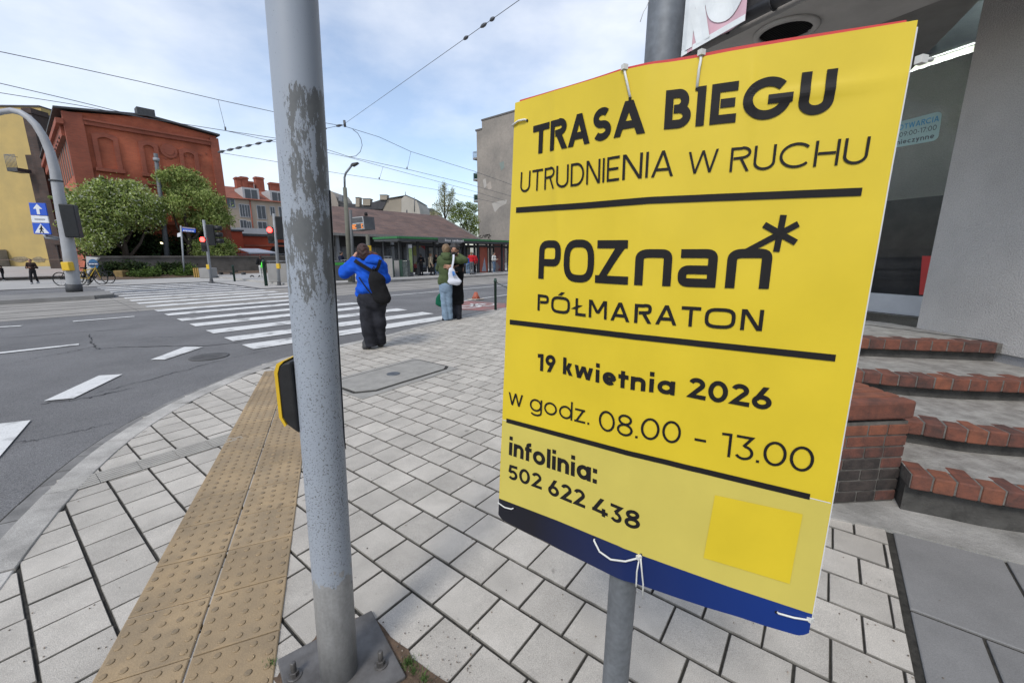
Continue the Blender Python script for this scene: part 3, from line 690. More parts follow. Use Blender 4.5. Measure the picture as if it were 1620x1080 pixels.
def board(u, v, off=0.0):
    """u 0..1 across, v 0..1 down; off toward the viewer"""
    a = np.array([TF_[0](u), TF_[1](u), ztop(u)]); c = np.array([BF_[0](u), BF_[1](u), zbot(u)])
    p = a + (c - a) * v
    e = 1e-3; a2 = np.array([TF_[0](u + e) - TF_[0](u - e), TF_[1](u + e) - TF_[1](u - e)]); c2 = np.array([BF_[0](u + e) - BF_[0](u - e), BF_[1](u + e) - BF_[1](u - e)])
    t = a2 + (c2 - a2) * v; nn = np.array([t[1], -t[0], 0]); nn /= np.linalg.norm(nn) + 1e-12
    wr = 0.0009 * math.sin(9 * u + 5 * v) + 0.0004 * math.sin(31 * v + 4 * math.sin(6 * u)) + 0.0028 * math.exp(-((u - .19 - .12 * (v - .1)) / .018) ** 2) * math.exp(-((v - .17) / .13) ** 2) \
        + 0.0030 * math.exp(-((v - .075 + .04 * (u - .8)) / .008) ** 2) * math.exp(-((u - .84) / .13) ** 2) + 0.0022 * math.exp(-((u - .712 - .1 * v) / .010) ** 2) * math.exp(-((v - .07) / .05) ** 2) \
        + 0.0008 * math.sin(23 * u + 3) * math.sin(17 * v + 1) * .5
    return p + nn * (off + wr)
def pix(p):
    q = np.array(p) - CAM; zc = q[1] * cp - q[2] * sp; return np.array([810 + F * q[0] / zc, 540 - F * (q[1] * sp + q[2] * cp) / zc])
_us = np.linspace(0, 1, 61); _vs = np.linspace(0, 1, 61)
_grid = np.array([[pix(board(u, v)) for v in _vs] for u in _us])
def inv(px, py):
    d_ = ((_grid - np.array([px, py])) ** 2).sum(2); i, j = np.unravel_index(d_.argmin(), d_.shape); x = np.array([_us[i], _vs[j]])
    for _ in range(6):
        f0 = pix(board(*x)); e = 1e-4
        Jm = np.stack([(pix(board(x[0] + e, x[1])) - f0) / e, (pix(board(x[0], x[1] + e)) - f0) / e], 1)
        x = x - np.linalg.solve(Jm, f0 - np.array([px, py]))
    return x
m_yel = mat('poster_yellow', (0.655, 0.49, 0.03), 0.33, var=0.03, scale=9, spec=0.32, bump=0.02, bscale=35)
m_yel2 = mat('sticker_yellow', (0.57, 0.475, 0.10), 0.45, var=0.03, scale=9, spec=0.25, bump=0.02, bscale=35)
m_blk = mat('print_black', (0.013, 0.012, 0.012), 0.6, var=0.1, scale=20, spec=.2)
m_whp = mat('white_plastic', (0.62, 0.63, 0.63), 0.5, var=0.06)
m_red = mat('poster_red', (0.50, 0.035, 0.03), 0.5, var=0.08)
m_tie = mat('cable_tie_white', (0.62, 0.62, 0.58), 0.4, var=0.05)
po = thing('event_poster_board', 'yellow corrugated plastic notice board with black event lettering tied to the grey steel post', 'notice board', board(.55, 1.0) + np.array([0, 0, 0]))
NU, NV = 90, 40
def sheet(bb, u0, u1, v0f, v1f, off, thick, nu=NU, nv=NV, mi=0, mside=None):
    """sheet on the board between v0f(u) and v1f(u)"""
    k = []
    for i in range(nu + 1):
        u = u0 + (u1 - u0) * i / nu
        for j in range(nv + 1):
            v = v0f(u) + (v1f(u) - v0f(u)) * j / nv; k.append(board(u, v, off))
    m = nv + 1; fs = [(i*m+j, i*m+j+1, (i+1)*m+j+1, (i+1)*m+j) for i in range(nu) for j in range(nv)]
    bb.add(k, fs, mi, True)
    if thick:
        k2 = []
        for i in range(nu + 1):
            u = u0 + (u1 - u0) * i / nu
            for j in (0, nv): v = v0f(u) + (v1f(u) - v0f(u)) * j / nv; k2 += [board(u, v, off), board(u, v, off - thick)]
        f2 = []
        for i in range(nu): f2 += [(4*i, 4*i+4, 4*i+5, 4*i+1), (4*i+2, 4*i+3, 4*i+7, 4*i+6), (4*i+1, 4*i+5, 4*i+7, 4*i+3)]
        bb.add(k2, f2, mside if mside is not None else mi)
        for u in (u0, u1):
            k3 = []; f3 = []
            for j in range(nv + 1): v = v0f(u) + (v1f(u) - v0f(u)) * j / nv; k3 += [board(u, v, off), board(u, v, off - thick)]
            for j in range(nv): f3.append((2*j, 2*j+2, 2*j+3, 2*j+1))
            bb.add(k3, f3, mside if mside is not None else mi)
def vline(pts):
    pts = [(pts[i][0] + (pts[i+1][0] - pts[i][0]) * k / 8, pts[i][1] + (pts[i+1][1] - pts[i][1]) * k / 8) for i in range(len(pts) - 1) for k in range(8)] + [pts[-1]]
    q = np.array([inv(*p) for p in pts]); o_ = np.argsort(q[:, 0]); q = q[o_]
    return lambda u: float(np.interp(u, q[:, 0], q[:, 1]) if q[0, 0] <= u <= q[-1, 0] else (q[0, 1] if u < q[0, 0] else q[-1, 1]))
v_info = vline([(786, 661.5), (1000, 718), (1319, 797)]); v_band = vline([(788, 787), (880, 822), (1013, 877), (1150, 926), (1280, 969)])
wob = lambda u: 1.0 - 0.0012 * (0.5 + 0.5 * math.sin(40 * u)) * (1 if .1 < u < .9 else 0) - 0.012 * max(0, (u - .97) / .03) ** 2 - 0.010 * max(0, (.03 - u) / .03) ** 2
b = MB(); sheet(b, 0, 1, lambda u: 0.0, wob, 0, 0.005, nu=220, nv=110, mside=1)
obj('panel', b, [m_yel, m_whp], po)
b = MB(); sheet(b, 0.003, 0.9985, v_info, v_band, 0.0006, 0, nv=12); obj('info_sheet', b, m_yel2, po)
b = MB()     # pale cut edge of the sheet above the info sheet
sheet(b, 0.003, .997, lambda u: v_info(u) - .0018, lambda u: v_info(u) - .0002, 0.0011, 0, nv=1); obj('sheet_edge', b, m_whp, po)
mb_, nt_, bs_ = NT('band_print'); bs_.inputs['Roughness'].default_value = 0.45
tcx = nt_.nodes.new('ShaderNodeUVMap'); rmp = nt_.nodes.new('ShaderNodeValToRGB'); sxx = nt_.nodes.new('ShaderNodeSeparateXYZ')
nt_.links.new(tcx.outputs['UV'], sxx.inputs['Vector']); nt_.links.new(sxx.outputs['X'], rmp.inputs['Fac']); nt_.links.new(rmp.outputs['Color'], bs_.inputs['Base Color'])
rmp.color_ramp.elements[0].position = 0.15; rmp.color_ramp.elements[0].color = (0.006, 0.007, 0.014, 1); rmp.color_ramp.elements[1].position = 0.95; rmp.color_ramp.elements[1].color = (0.006, 0.032, 0.19, 1)
b = MB(); sheet(b, 0.0, 1.0, v_band, lambda u: wob(u) - .0006, 0.0008, 0, nv=6); bo = obj('printed_band', b, mb_, po)
uvl = bo.data.uv_layers.new(name='UVMap')
for lp in bo.data.loops: uvl.data[lp.index].uv = ((lp.vertex_index // 7) / NU, 0)
b = MB(); sheet(b, 0.012, .985, lambda u: -0.0056 + .0015 * math.sin(7 * u), lambda u: 0.02, -0.0062, 0.0012, nv=2); obj('red_backing_sheet', b, m_red, po)
b = MB(); sheet(b, 0.985, 1.0055, lambda u: 0.006, lambda u: .965, -0.0062, 0.003, nu=3, nv=20); obj('backing_sheet', b, m_whp, po)

let = MB()
def put_text(txt, w, pxl, pxr, pyb_l, top_px, gap=.11, X=.72, e=2.0, wide=1.0, tgt=None, reflow=True):
    """baseline from pxl to pxr; cap height from the pixel top_px above pyb_l"""
    a, c = inv(*pxl), inv(*pxr); hb, ht = inv(*pyb_l), inv(*top_px)
    capv = hb[1] - ht[1]; o_, wd = text_strips(txt, w, gap, X, e, fit=(c[0] - a[0]) * .672 / capv)
    sx = (c[0] - a[0]) / wd; sl_ = (c[1] - a[1]) / wd
    fn = lambda x, y: board(a[0] + x * sx, a[1] + sl_ * x - y * capv, 0.0014)
    lay(tgt or let, o_, fn)
put_text('TRASA', .222, (842.5, 245.5), (1023, 210.5), (852.6, 243.3), (851, 198), gap=.035)
put_text('BIEGU', .222, (1049, 205.3), (1317.5, 179.5), (1164.6, 196.6), (1170.5, 131), gap=.10)
put_text('UTRUDNIENIA', .105, (823, 305), (1065, 278.5), (847, 301.6), (845, 268.5), gap=.115)
put_text('W', .105, (1087, 276), (1135, 271.5), (1100, 276), (1100, 241), gap=.1)
put_text('RUCHU', .105, (1153, 272.5), (1371, 259), (1315.9, 263.6), (1321, 222), gap=.115)
put_text('19', .21, (850.5, 585.5), (879, 589.5), (854.3, 585), (851.8, 557.5), gap=.12)
put_text('kwietnia', .225, (889.5, 590.5), (1069, 625.5), (892, 591), (892.5, 564.5), gap=.06)
put_text('2026', .205, (1087, 628), (1220.5, 649), (1205.7, 648.5), (1212, 614), gap=.05)
put_text('w', .105, (804.5, 638.5), (827.5, 644.5), (812.4, 639.5), (811, 612), gap=.1)
put_text('godz.', .105, (838, 648), (933, 671.5), (900, 663), (901, 634), gap=.10)
put_text('08.00', .105, (947, 678.5), (1076.5, 702.5), (959.3, 680.5), (960.6, 648), gap=.085)
put_text('–', .11, (1097, 706), (1116.5, 710), (1110, 709), (1112, 674), gap=.1)
put_text('13.00', .105, (1139, 719.5), (1285, 748.5), (1200, 731), (1204, 693), gap=.085)
put_text('infolinia:', .20, (805, 718.5), (945, 765), (807, 718.5), (807.5, 690), gap=.06)
put_text('502', .185, (804, 756), (857.5, 774), (812.4, 758), (808, 733), gap=.085)
put_text('622', .185, (867, 780.5), (926, 803.5), (900, 793), (899, 766), gap=.085)
put_text('438', .185, (937, 808.5), (1013, 837.5), (1002.6, 836), (1003, 808), gap=.085)
put_text('PÓŁMARATON', .17, (850, 490.5), (1206.5, 523.5), (850, 490), (851.3, 464.5), gap=.16, e=3.4, wide=1.18)
def rule(pts, th, tgt=None):
    pp = []
    for i in range(len(pts) - 1):
        for k in range(8): pp.append((pts[i][0] + (pts[i+1][0] - pts[i][0]) * k / 8, pts[i][1] + (pts[i+1][1] - pts[i][1]) * k / 8))
    q = [inv(*p) for p in pp + [pts[-1]]]; n_ = 90; l, r = [], []
    for i in range(n_ + 1):
        u = q[0][0] + (q[-1][0] - q[0][0]) * i / n_; v = np.interp(u, [k[0] for k in q], [k[1] for k in q]); l.append(board(u, v - th / 2, .0014)); r.append(board(u, v + th / 2, .0014))
    (tgt or let).add(l + r, [(i, n_ + 1 + i, n_ + 2 + i, i + 1) for i in range(n_)])
rule([(817, 332.5), (930, 325), (1031, 316.8), (1363, 303.5)], .0115); rule([(807, 509), (1015.5, 533.5), (1321.5, 566)], .0112); rule([(801.5, 664.5), (998, 717), (1281, 785)], .0112)
obj('lettering', let, m_blk, po)
lg = MB()        # the event logo: squared letters and a six-armed star
def logo(strokes, w, pxl, pxr, hb, ht, wd):
    a, c, h0, h1 = inv(*pxl), inv(*pxr), inv(*hb), inv(*ht); capv = h0[1] - h1[1]; sx = (c[0] - a[0]) / wd; sl_ = (c[1] - a[1]) / wd
    lay(lg, strips(strokes, w), lambda x, y: board(a[0] + x * sx, a[1] + sl_ * x - y * capv, .0014))
w = .185; h = w / 2; E_ = 4.0; X = .80
S = [('l', [(h, 0), (h, .70)] + arc(.34, .70, .34-h, .30-h, 180, 90, e=2.6)[1:] + [(.44, 1-h)] + arc(.44, .67, .30-h, .33-h, 90, -90, e=3.2)[1:] + [(w, .34+h)]),
     ('c', arc(1.30, .5, .46-h, .52-h, 0, 350, 36, e=3.0)),
     ('l', [(1.84, 1-h), (2.62, 1-h)]), ('l', [(1.80, h), (2.66, h)]), ('d', 1.98, w*.7, 2.48, 1-w*.7)]
S += [('l', [(2.80+h, 0), (2.80+h, X-.22)] + arc(2.80+h+.24, X-.24, .24, .24-h, 180, 90, e=3)[1:] + [(3.32, X-h)] + arc(3.32, X-.24, .28-h, .24-h, 90, 0, e=3.4)[1:] + [(3.60-h, 0)])]
S += [('l', [(3.78, X-h), (4.26, X-h)] + arc(4.26, X-.24, .28-h, .24-h, 90, 0, e=3.4)[1:] + [(4.54-h, h), (4.02, h)] + arc(4.0, .23, .26-h, .23-h, 270, 90, e=3.0)[1:] + [(4.54-w, .46-h)])]
S += [('l', [(4.72+h, 0), (4.72+h, X-.22)] + arc(4.72+h+.24, X-.24, .24, .24-h, 180, 90, e=3)[1:] + [(5.26, X-h)] + arc(5.26, X-.24, .28-h, .24-h, 90, 0, e=3.4)[1:] + [(5.54-h, 0)])]
logo(S, w, (852, 440.5), (1216, 457), (852.6, 440.4), (855.6, 380), 5.54)
cst = inv(1233.5, 369.5); rr = .0285
for k in range(3):
    aa = R(90 + 60 * k + (-4 if k == 0 else 0)); 
    l = [(-1 * math.cos(aa), -1 * math.sin(aa)), (math.cos(aa), math.sin(aa))]
    if k == 2: l = [(-1.9 * math.cos(R(30)), -.98), (-1.0 * math.cos(R(30)), -.52), (math.cos(R(30)), math.sin(R(30)))]
    lay(lg, strips([('l', l)], .34), lambda x, y: board(cst[0] + x * rr * 1.42, cst[1] - y * rr + .0 , .0016))
obj('logo', lg, m_blk, po)
q = [inv(*p) for p in ((1131, 782), (1269.6, 812.3), (1249, 922), (1113, 881))]; b = MB(); n_ = 10; vs = []
for i in range(n_ + 1):
    for j in range(n_ + 1):
        s_, t_ = i / n_, j / n_; p = (q[0] * (1-s_) + q[1] * s_) * (1-t_) + (q[3] * (1-s_) + q[2] * s_) * t_; vs.append(board(p[0], p[1], .0018))
b.add(vs, [(i*(n_+1)+j, i*(n_+1)+j+1, (i+1)*(n_+1)+j+1, (i+1)*(n_+1)+j) for i in range(n_) for j in range(n_)]); obj('square_sticker', b, m_yel, po)
def tie(pts, r=.0021, heads=()):
    b = MB(); b.tube(pts, r, 6)
    for hd in heads: b.box(hd, (.009, .008, .008), .4)
    obj('cable_tie', b, m_tie, po)
def bd(px, py, o_): x = inv(px, py); return board(x[0], x[1], o_)
def above(px, py, o_, dz):
    p = bd(px, py, o_); return p + np.array([0, 0, dz])
tie([bd(997, 156, -.004), bd(997, 152, .003), bd(993, 132, .004), bd(990, 118, .004), bd(988, 115, .0) + np.array([0, .006, .012]), bd(988, 118, -.012) + np.array([0, .01, .01])], .0022, [bd(989, 116, .003) + np.array([0, .002, .009])])
tie([bd(1103, 141, -.004), bd(1103, 137, .003), bd(1106, 112, .004), bd(1109, 96, .004), bd(1110, 93, .0) + np.array([0, .006, .012]), bd(1110, 95, -.012) + np.array([0, .01, .01])], .0022, [bd(1110, 95, .003) + np.array([0, .002, .010])])
tie([bd(834, 191, -.003), bd(832, 190, .004), bd(822, 192, .004), bd(812, 199, .003), bd(812, 203, -.012)], .0022)
tie([bd(814, 803, -.003), bd(810, 804, .003), bd(800, 801, .004), bd(789, 794, .003), bd(789, 792, -.012)], .0018)
tie([bd(940, 850, -.004), bd(941, 853, .004), bd(950, 870, .005), bd(968, 882, .006), bd(990, 884.5, .006), bd(1009, 880, .005), bd(1013, 877, .004), bd(1014, 876, -.004)], .0022, [bd(1011, 878.5, .005)])
tie([bd(1012, 879, .005), bd(1008, 900, .006), bd(1007, 920, .005), bd(1007, 921, .005) + np.array([0, 0, -.006])], .0017)
tie([bd(1014, 880, .006), bd(1016, 900, .007), bd(1018, 920, .006), bd(1018, 921, .006) + np.array([.001, 0, -.035])], .0017)
tie([bd(1228, 967, -.003), bd(1231, 967, .004), bd(1255, 973, .005), bd(1277, 978, .003), bd(1277, 978, .003) + np.array([.008, .012, 0])], .0019, [bd(1277, 977.5, .002) + np.array([.005, 0, 0])])
b = MB(); pz = bd(1446, 95, .0) + np.array([.010, 0, 0]); b.box(pz, (.012, .009, .010), .3); b.tube([pz, pz + np.array([.018, .004, .002])], .003, 6); obj('cable_tie', b, m_tie, po)
for p in ((834.5, 191), (997, 156.5), (1103, 141.5), (815, 803.5), (940, 850), (1014, 876), (1228, 967)):
    b = MB(); b.disc(bd(*p, .0012), bd(*p, .02) - bd(*p, 0), .0028, 10, thick=.0006); obj('tie_hole', b, m_blk, po)


# the steel post behind the board
pt_ = at(1052, 40, .806); pb_ = at(983, 950, .806); dv = (pb_ - pt_) / (pb_[2] - pt_[2])
m_galv = mat('galvanised_steel', (0.20, 0.215, 0.23), 0.55, c2=(0.13, 0.14, 0.15), scale=7, metal=0.35, detail=9, speck=0.12, sscale=90)
foot = pt_ + dv * (0 - pt_[2])
sp_o = thing('sign_post', 'grey galvanised steel post carrying the yellow event notice board', 'post', foot)
b = MB(); b.tube([pt_ + dv * (z - pt_[2]) for z in (-0.02, .5, 1.0, 1.5, 2.0, 2.6, 3.1)], .0305, 28); obj('post_tube', b, m_galv, sp_o)
b = MB(); b.tube([pt_ + dv * (0.001 - pt_[2]), pt_ + dv * (0.03 - pt_[2])], [.045, .033], 20); obj('ground_collar', b, m_conc, sp_o)
b = MB(); w_ = at(1026, 12, .806); b.tube([w_ + np.array([0, 0, .01]), w_ + np.array([-.004, 0, 0]), w_ + np.array([-.008, .0, -.006]), w_ + np.array([-.013, .0, -.022])], .0007, 5); obj('cable_tie_tail', b, m_tie, sp_o)

# ------------------------------------------------------------------ the traffic signal pole in front
pb0 = G(537, 1066); pyd = pb0[1]; ptop = at(462, 0, pyd + 0.0)
dvp = (ptop - pb0) / (ptop[2] - pb0[2]); PR = 0.0645
tp_o = thing('traffic_light_pole', 'pale blue grey steel pole with flaking paint and a push button box', 'pole', pb0)
mp_, nt_, bs_ = NT('flaking_paint'); N = nt_.nodes; Lk = nt_.links.new
bs_.inputs['Roughness'].default_value = 0.5
tcd = N.new('ShaderNodeTexCoord'); sep = N.new('ShaderNodeSeparateXYZ'); Lk(tcd.outputs['Object'], sep.inputs['Vector'])
def noise(scale, detail, vec=None, rough=.6):
    q = N.new('ShaderNodeTexNoise'); q.inputs['Scale'].default_value = scale; q.inputs['Detail'].default_value = detail; q.inputs['Roughness'].default_value = rough
    Lk(vec or tcd.outputs['Object'], q.inputs['Vector']); return q.outputs['Fac']
def mth(op, a, c=None):
    q = N.new('ShaderNodeMath'); q.operation = op
    for k, x in enumerate((a, c)):
        if x is None: continue
        if isinstance(x, (int, float)): q.inputs[k].default_value = x
        else: Lk(x, q.inputs[k])
    return q.outputs[0]
def curve(val, pts):
    q = N.new('ShaderNodeValToRGB'); cr = q.color_ramp; Lk(val, q.inputs['Fac'])
    while len(cr.elements) < len(pts): cr.elements.new(0.5)
    for e, (p, c) in zip(cr.elements, pts): e.position = p; e.color = (c, c, c, 1) if not isinstance(c, tuple) else (*c, 1)
    return q.outputs['Color']
ZT = 2.6
zz = mth('DIVIDE', sep.outputs['Z'], ZT)
zpx = lambda py: (zrow(pyd, py) - 0) / ZT
mps = N.new('ShaderNodeMapping'); mps.inputs['Scale'].default_value = (1, 1, 0.28); Lk(tcd.outputs['Object'], mps.inputs['Vector'])
amt = curve(zz, [(0, .45), (zpx(905), .45), (zpx(875), .22), (zpx(830), .10), (zpx(640), .12), (zpx(520), .12), (zpx(490), .30), (zpx(455), .52), (zpx(360), .56), (zpx(330), .16), (zpx(270), .16), (zpx(190), .22), (zpx(160), .10), (zpx(135), .0), (zpx(40), .0)])
big = mth('ADD', mth('MULTIPLY', noise(10, 4, mps.outputs['Vector'], .6), .30), mth('MULTIPLY', noise(55, 10, mps.outputs['Vector'], .78), .70))
edge = curve(mth('ADD', mth('DIVIDE', sep.outputs['X'], 0.13), .5), [(0, 0.0), (.72, 0.0), (.90, .42)])       # bare along the right-hand side, high up
hi = curve(zz, [(zpx(520), 0.0), (zpx(420), .5), (zpx(330), 1.0), (zpx(150), 1.0), (zpx(135), 0.0)])
thr = mth('ADD', amt, mth('MULTIPLY', edge, hi))
flake = mth('GREATER_THAN', mth('ADD', big, mth('MULTIPLY', thr, .28)), .66)
fine_ = mth('GREATER_THAN', mth('ADD', noise(190, 3), mth('MULTIPLY', curve(zz, [(zpx(1000), 0), (zpx(950), .10), (zpx(820), .17), (zpx(600), .15), (zpx(300), .13), (zpx(120), .04)]), 1.0)), .755)
fl = mth('MAXIMUM', flake, fine_)
pc = N.new('ShaderNodeMix'); pc.data_type = 'RGBA'; Lk(fl, pc.inputs[0])
pv = N.new('ShaderNodeMix'); pv.data_type = 'RGBA'; Lk(noise(3.0, 8), pv.inputs[0]); pv.inputs[6].default_value = (.265, .30, .35, 1); pv.inputs[7].default_value = (.33, .36, .40, 1)
bv = N.new('ShaderNodeMix'); bv.data_type = 'RGBA'; Lk(noise(40, 5), bv.inputs[0]); bv.inputs[6].default_value = (.085, .092, .095, 1); bv.inputs[7].default_value = (.15, .155, .155, 1)
Lk(pv.outputs[2], pc.inputs[6]); Lk(bv.outputs[2], pc.inputs[7])
gv = N.new('ShaderNodeMix'); gv.data_type = 'RGBA'; Lk(mth('ADD', mth('MULTIPLY', noise(26, 8, mps.outputs['Vector'], .7), .7), mth('MULTIPLY', noise(90, 4), .3)), gv.inputs[0]); gv.inputs[6].default_value = (.05, .047, .043, 1); gv.inputs[7].default_value = (.48, .485, .48, 1)
lowm = mth('GREATER_THAN', mth('ADD', mth('SUBTRACT', zpx(905), zz), mth('MULTIPLY', mth('SUBTRACT', noise(24, 8), .5), .11)), 0.0)
fin = N.new('ShaderNodeMix'); fin.data_type = 'RGBA'; Lk(lowm, fin.inputs[0]); Lk(pc.outputs[2], fin.inputs[6]); Lk(gv.outputs[2], fin.inputs[7])
dk = N.new('ShaderNodeMix'); dk.data_type = 'RGBA'; dk.blend_type = 'MULTIPLY'; dk.inputs[0].default_value = 1; Lk(fin.outputs[2], dk.inputs[6])
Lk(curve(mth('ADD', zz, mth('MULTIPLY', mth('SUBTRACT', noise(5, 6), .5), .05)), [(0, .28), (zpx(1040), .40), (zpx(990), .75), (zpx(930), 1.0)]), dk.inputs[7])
Lk(dk.outputs[2], bs_.inputs['Base Color'])
bu = N.new('ShaderNodeBump'); bu.inputs['Strength'].default_value = .35; bu.inputs['Distance'].default_value = .002; bu.invert = True; Lk(fl, bu.inputs['Height']); Lk(bu.outputs['Normal'], bs_.inputs['Normal'])
m_pole = mp_
b = MB(); b.tube([pb0 + dvp * z for z in (0.0, .02, .25, .6, 1.0, 1.4, 1.9, 2.4, 3.2)], [PR * 1.05, PR, PR, PR, PR, PR, PR * .985, PR * .98, PR * .97], 48)
obj('pole_tube', b, m_pole, tp_o)
# access plate on the right-hand side of the pole
b = MB(); vs = []; za, zb_ = zrow(pyd, 716), zrow(pyd, 300)
zs_ = list(np.linspace(za, zb_, 18)); an = np.linspace(R(9), R(72), 8)
for z in zs_:
    c = pb0 + dvp * z
    for a in an:
        aa = a
        if z < za + .03: aa = R(40) + (a - R(40)) * (0.55 + .45 * math.sqrt(max(0, (z - za) / .03)))
        vs.append(c + np.array([math.cos(aa), math.sin(aa), 0]) * (PR + .0022))
m_ = len(an); b.add(vs, [(i*m_+j, i*m_+j+1, (i+1)*m_+j+1, (i+1)*m_+j) for i in range(len(zs_) - 1) for j in range(m_ - 1)], 0, True)
rim_ = [vs[i * m_] for i in range(len(zs_))][::-1] + [vs[j] for j in range(m_ - 2)]
dp = obj('access_plate', b, m_pole, tp_o)
b = MB(); b.tube(rim_, .0011, 5); obj('plate_seam', b, m_blk, dp)
# base plate, bolts, nuts
bp_ = MB(); ga_ = R(-37 + 0); bc = pb0 + np.array([.0, .012, 0]); bp_.box((bc[0], bc[1], .010), (.36, .36, .016), R(38)); obj('base_plate', bp_, mat('rusted_plate', (0.17, 0.165, 0.16), 0.6, c2=(0.09, 0.085, 0.08), scale=9, metal=.3, detail=9, bump=.15, bscale=60), tp_o, bevel=.004)
for q in ((603, 1050), (466, 1068), (500, 1130), (640, 1120)):
    c = G(*q, .018); b = MB(); b.lathe((c[0], c[1], .018), [(.026, 0), (.026, .004), (.020, .005)], 20); 
    hx = [(c[0] + .0165 * math.cos(math.pi * k / 3 + .3), c[1] + .0165 * math.sin(math.pi * k / 3 + .3)) for k in range(6)]; b.prism(hx, .022, .040); b.lathe((c[0], c[1], .04), [(.0095, 0), (.0095, .035), (.007, .038)], 12)
    obj('anchor_bolt', b, mat('bolt_steel', (0.11, 0.105, 0.10), 0.55, metal=.5, var=.3, scale=40), tp_o, bevel=.0015)
# the push button box on the side of the pole
m_ybox = mat('signal_yellow', (0.62, 0.40, 0.025), 0.4, var=.06); m_bbox = mat('black_plastic', (0.018, 0.018, 0.019), 0.45, var=.2, scale=30)
z0_, z1_ = zrow(pyd, 676), zrow(pyd, 566); zc_ = (z0_ + z1_) / 2; c = pb0 + dvp * zc_
b = MB(); hy = .048
prof = [(-.100, z0_ + .055), (-.098, z1_ - .035), (-.090, z1_ - .012), (-.075, z1_ - .003), (-.055, z1_), (-.055, z0_), (-.068, z0_ + .012), (-.086, z0_ + .028)]
b.extr([(c[0] + x, c[1] - hy, z) for x, z in prof], (0, 2 * hy, 0))
bx = obj('push_button_box', b, m_bbox, tp_o, bevel=.006)
b = MB(); pr2 = [(-.108, z0_ + .055), (-.106, z1_ - .032), (-.096, z1_ - .006), (-.078, z1_ + .004), (-.072, z1_ + .003), (-.088, z1_ - .012), (-.0965, z1_ - .036), (-.0985, z0_ + .054), (-.088, z0_ + .030), (-.094, z0_ + .024)]
b.extr([(c[0] + x, c[1] - hy - .002, z) for x, z in pr2], (0, 2 * hy + .004, 0)); obj('yellow_shell', b, m_ybox, bx)
# soil patch and grass tufts round the plate
b = MB(); q = [G(*p) for p in ((588, 975), (655, 1040), (735, 1105), (640, 1150), (470, 1120), (432, 1075), (470, 1040), (520, 985))]
cx_ = np.mean([p[:2] for p in q], 0); vs = [(cx_[0], cx_[1], .0035)]; rim2 = []
for i in range(len(q)):
    for k in range(6): p = q[i] + (q[(i+1) % len(q)] - q[i]) * k / 6; rim2.append((p[0] + rng.uniform(-.008, .008), p[1] + rng.uniform(-.008, .008), .003))
b.add(vs + rim2, [(0, 1 + i, 1 + (i + 1) % len(rim2)) for i in range(len(rim2))]); struct(obj('soil_patch', b, m_soil))
b = MB()
for q_, n_ in (((645, 1050), 150), ((672, 1075), 70), ((430, 1052), 60), ((655, 1063), 60), ((700, 1100), 60)):
    c = G(*q_)
    for k in range(n_):
        a = rng.uniform(0, 6.28); r_ = abs(rng.gauss(0, .016)); p = np.array([c[0] + r_ * math.cos(a), c[1] + r_ * math.sin(a), .003]); h_ = rng.uniform(.006, .024); w_ = .0012; a2 = rng.uniform(0, 6.28); dx = np.array([math.cos(a2), math.sin(a2), 0]); ln = np.array([rng.gauss(0, .008), rng.gauss(0, .008), h_])
        b.add([p - dx * w_, p + dx * w_, p + ln * .6 + dx * w_ * .7, p + ln, p + ln * .6 - dx * w_ * .7], [(0, 1, 2, 3, 4)])
g_o = stuff(obj('grass', b, mat('grass_green', (0.07, 0.13, 0.03), 0.8, var=.3, scale=20, island=.3))); tag(g_o, 'small tufts of green grass growing round the pole base plate', 'grass')
b = MB()
for k in range(320):      # grit and crumbs on the paving
    if k < 120: p = G(rng.uniform(560, 760), rng.uniform(985, 1110))
    else: p = G(rng.uniform(0, 1500), rng.uniform(640, 1080))
    r_ = rng.uniform(.001, .0032); b.box((p[0], p[1], .0035 + r_ * .5), (r_ * 2, r_ * 1.5, r_), rng.uniform(0, 3))
gr_o = stuff(obj('grit', b, mat('grit', (0.18, 0.15, 0.12), 0.9, var=.5, scale=60, island=.6))); tag(gr_o, 'scattered grit and small crumbs lying on the paving', 'grit')

# ------------------------------------------------------------------ the grey building on the right with its brick steps
m_rend = mat('grey_render', (0.43, 0.415, 0.395), 0.92, var=.10, scale=1.2, bump=1.0, bscale=75, speck=.16, sscale=110, detail=9)
m_rend2 = mat('grey_render_base', (0.28, 0.28, 0.285), 0.92, var=.12, scale=1.5, bump=.8, bscale=130, detail=9)
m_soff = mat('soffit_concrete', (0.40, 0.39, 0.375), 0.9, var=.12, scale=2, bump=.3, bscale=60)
m_blackfr = mat('dark_frame', (0.03, 0.031, 0.033), 0.5, var=.15)
ZL = 0.78
wb = G(1450, 518, ZL); wx = wb[0]; wy = wb[1]
bl = thing('corner_building', 'grey rendered corner building with an overhanging upper floor and a shop window above brick steps', 'building', (wx, wy, 0))
ZS = 3.5
b = MB()
b.prism([(wx, -4), (wx, wy), (wx + .55, wy + .0), (wx + .55, -4)], ZL - .09, ZS + .6); 
obj('wall', b, m_rend, bl)
b = MB(); b.prism([(wx + .02, -4), (wx + .02, wy - .01), (wx + .55, wy - .01), (wx + .55, -4)], -.1, ZL - .092); obj('plinth', b, m_rend2, bl)
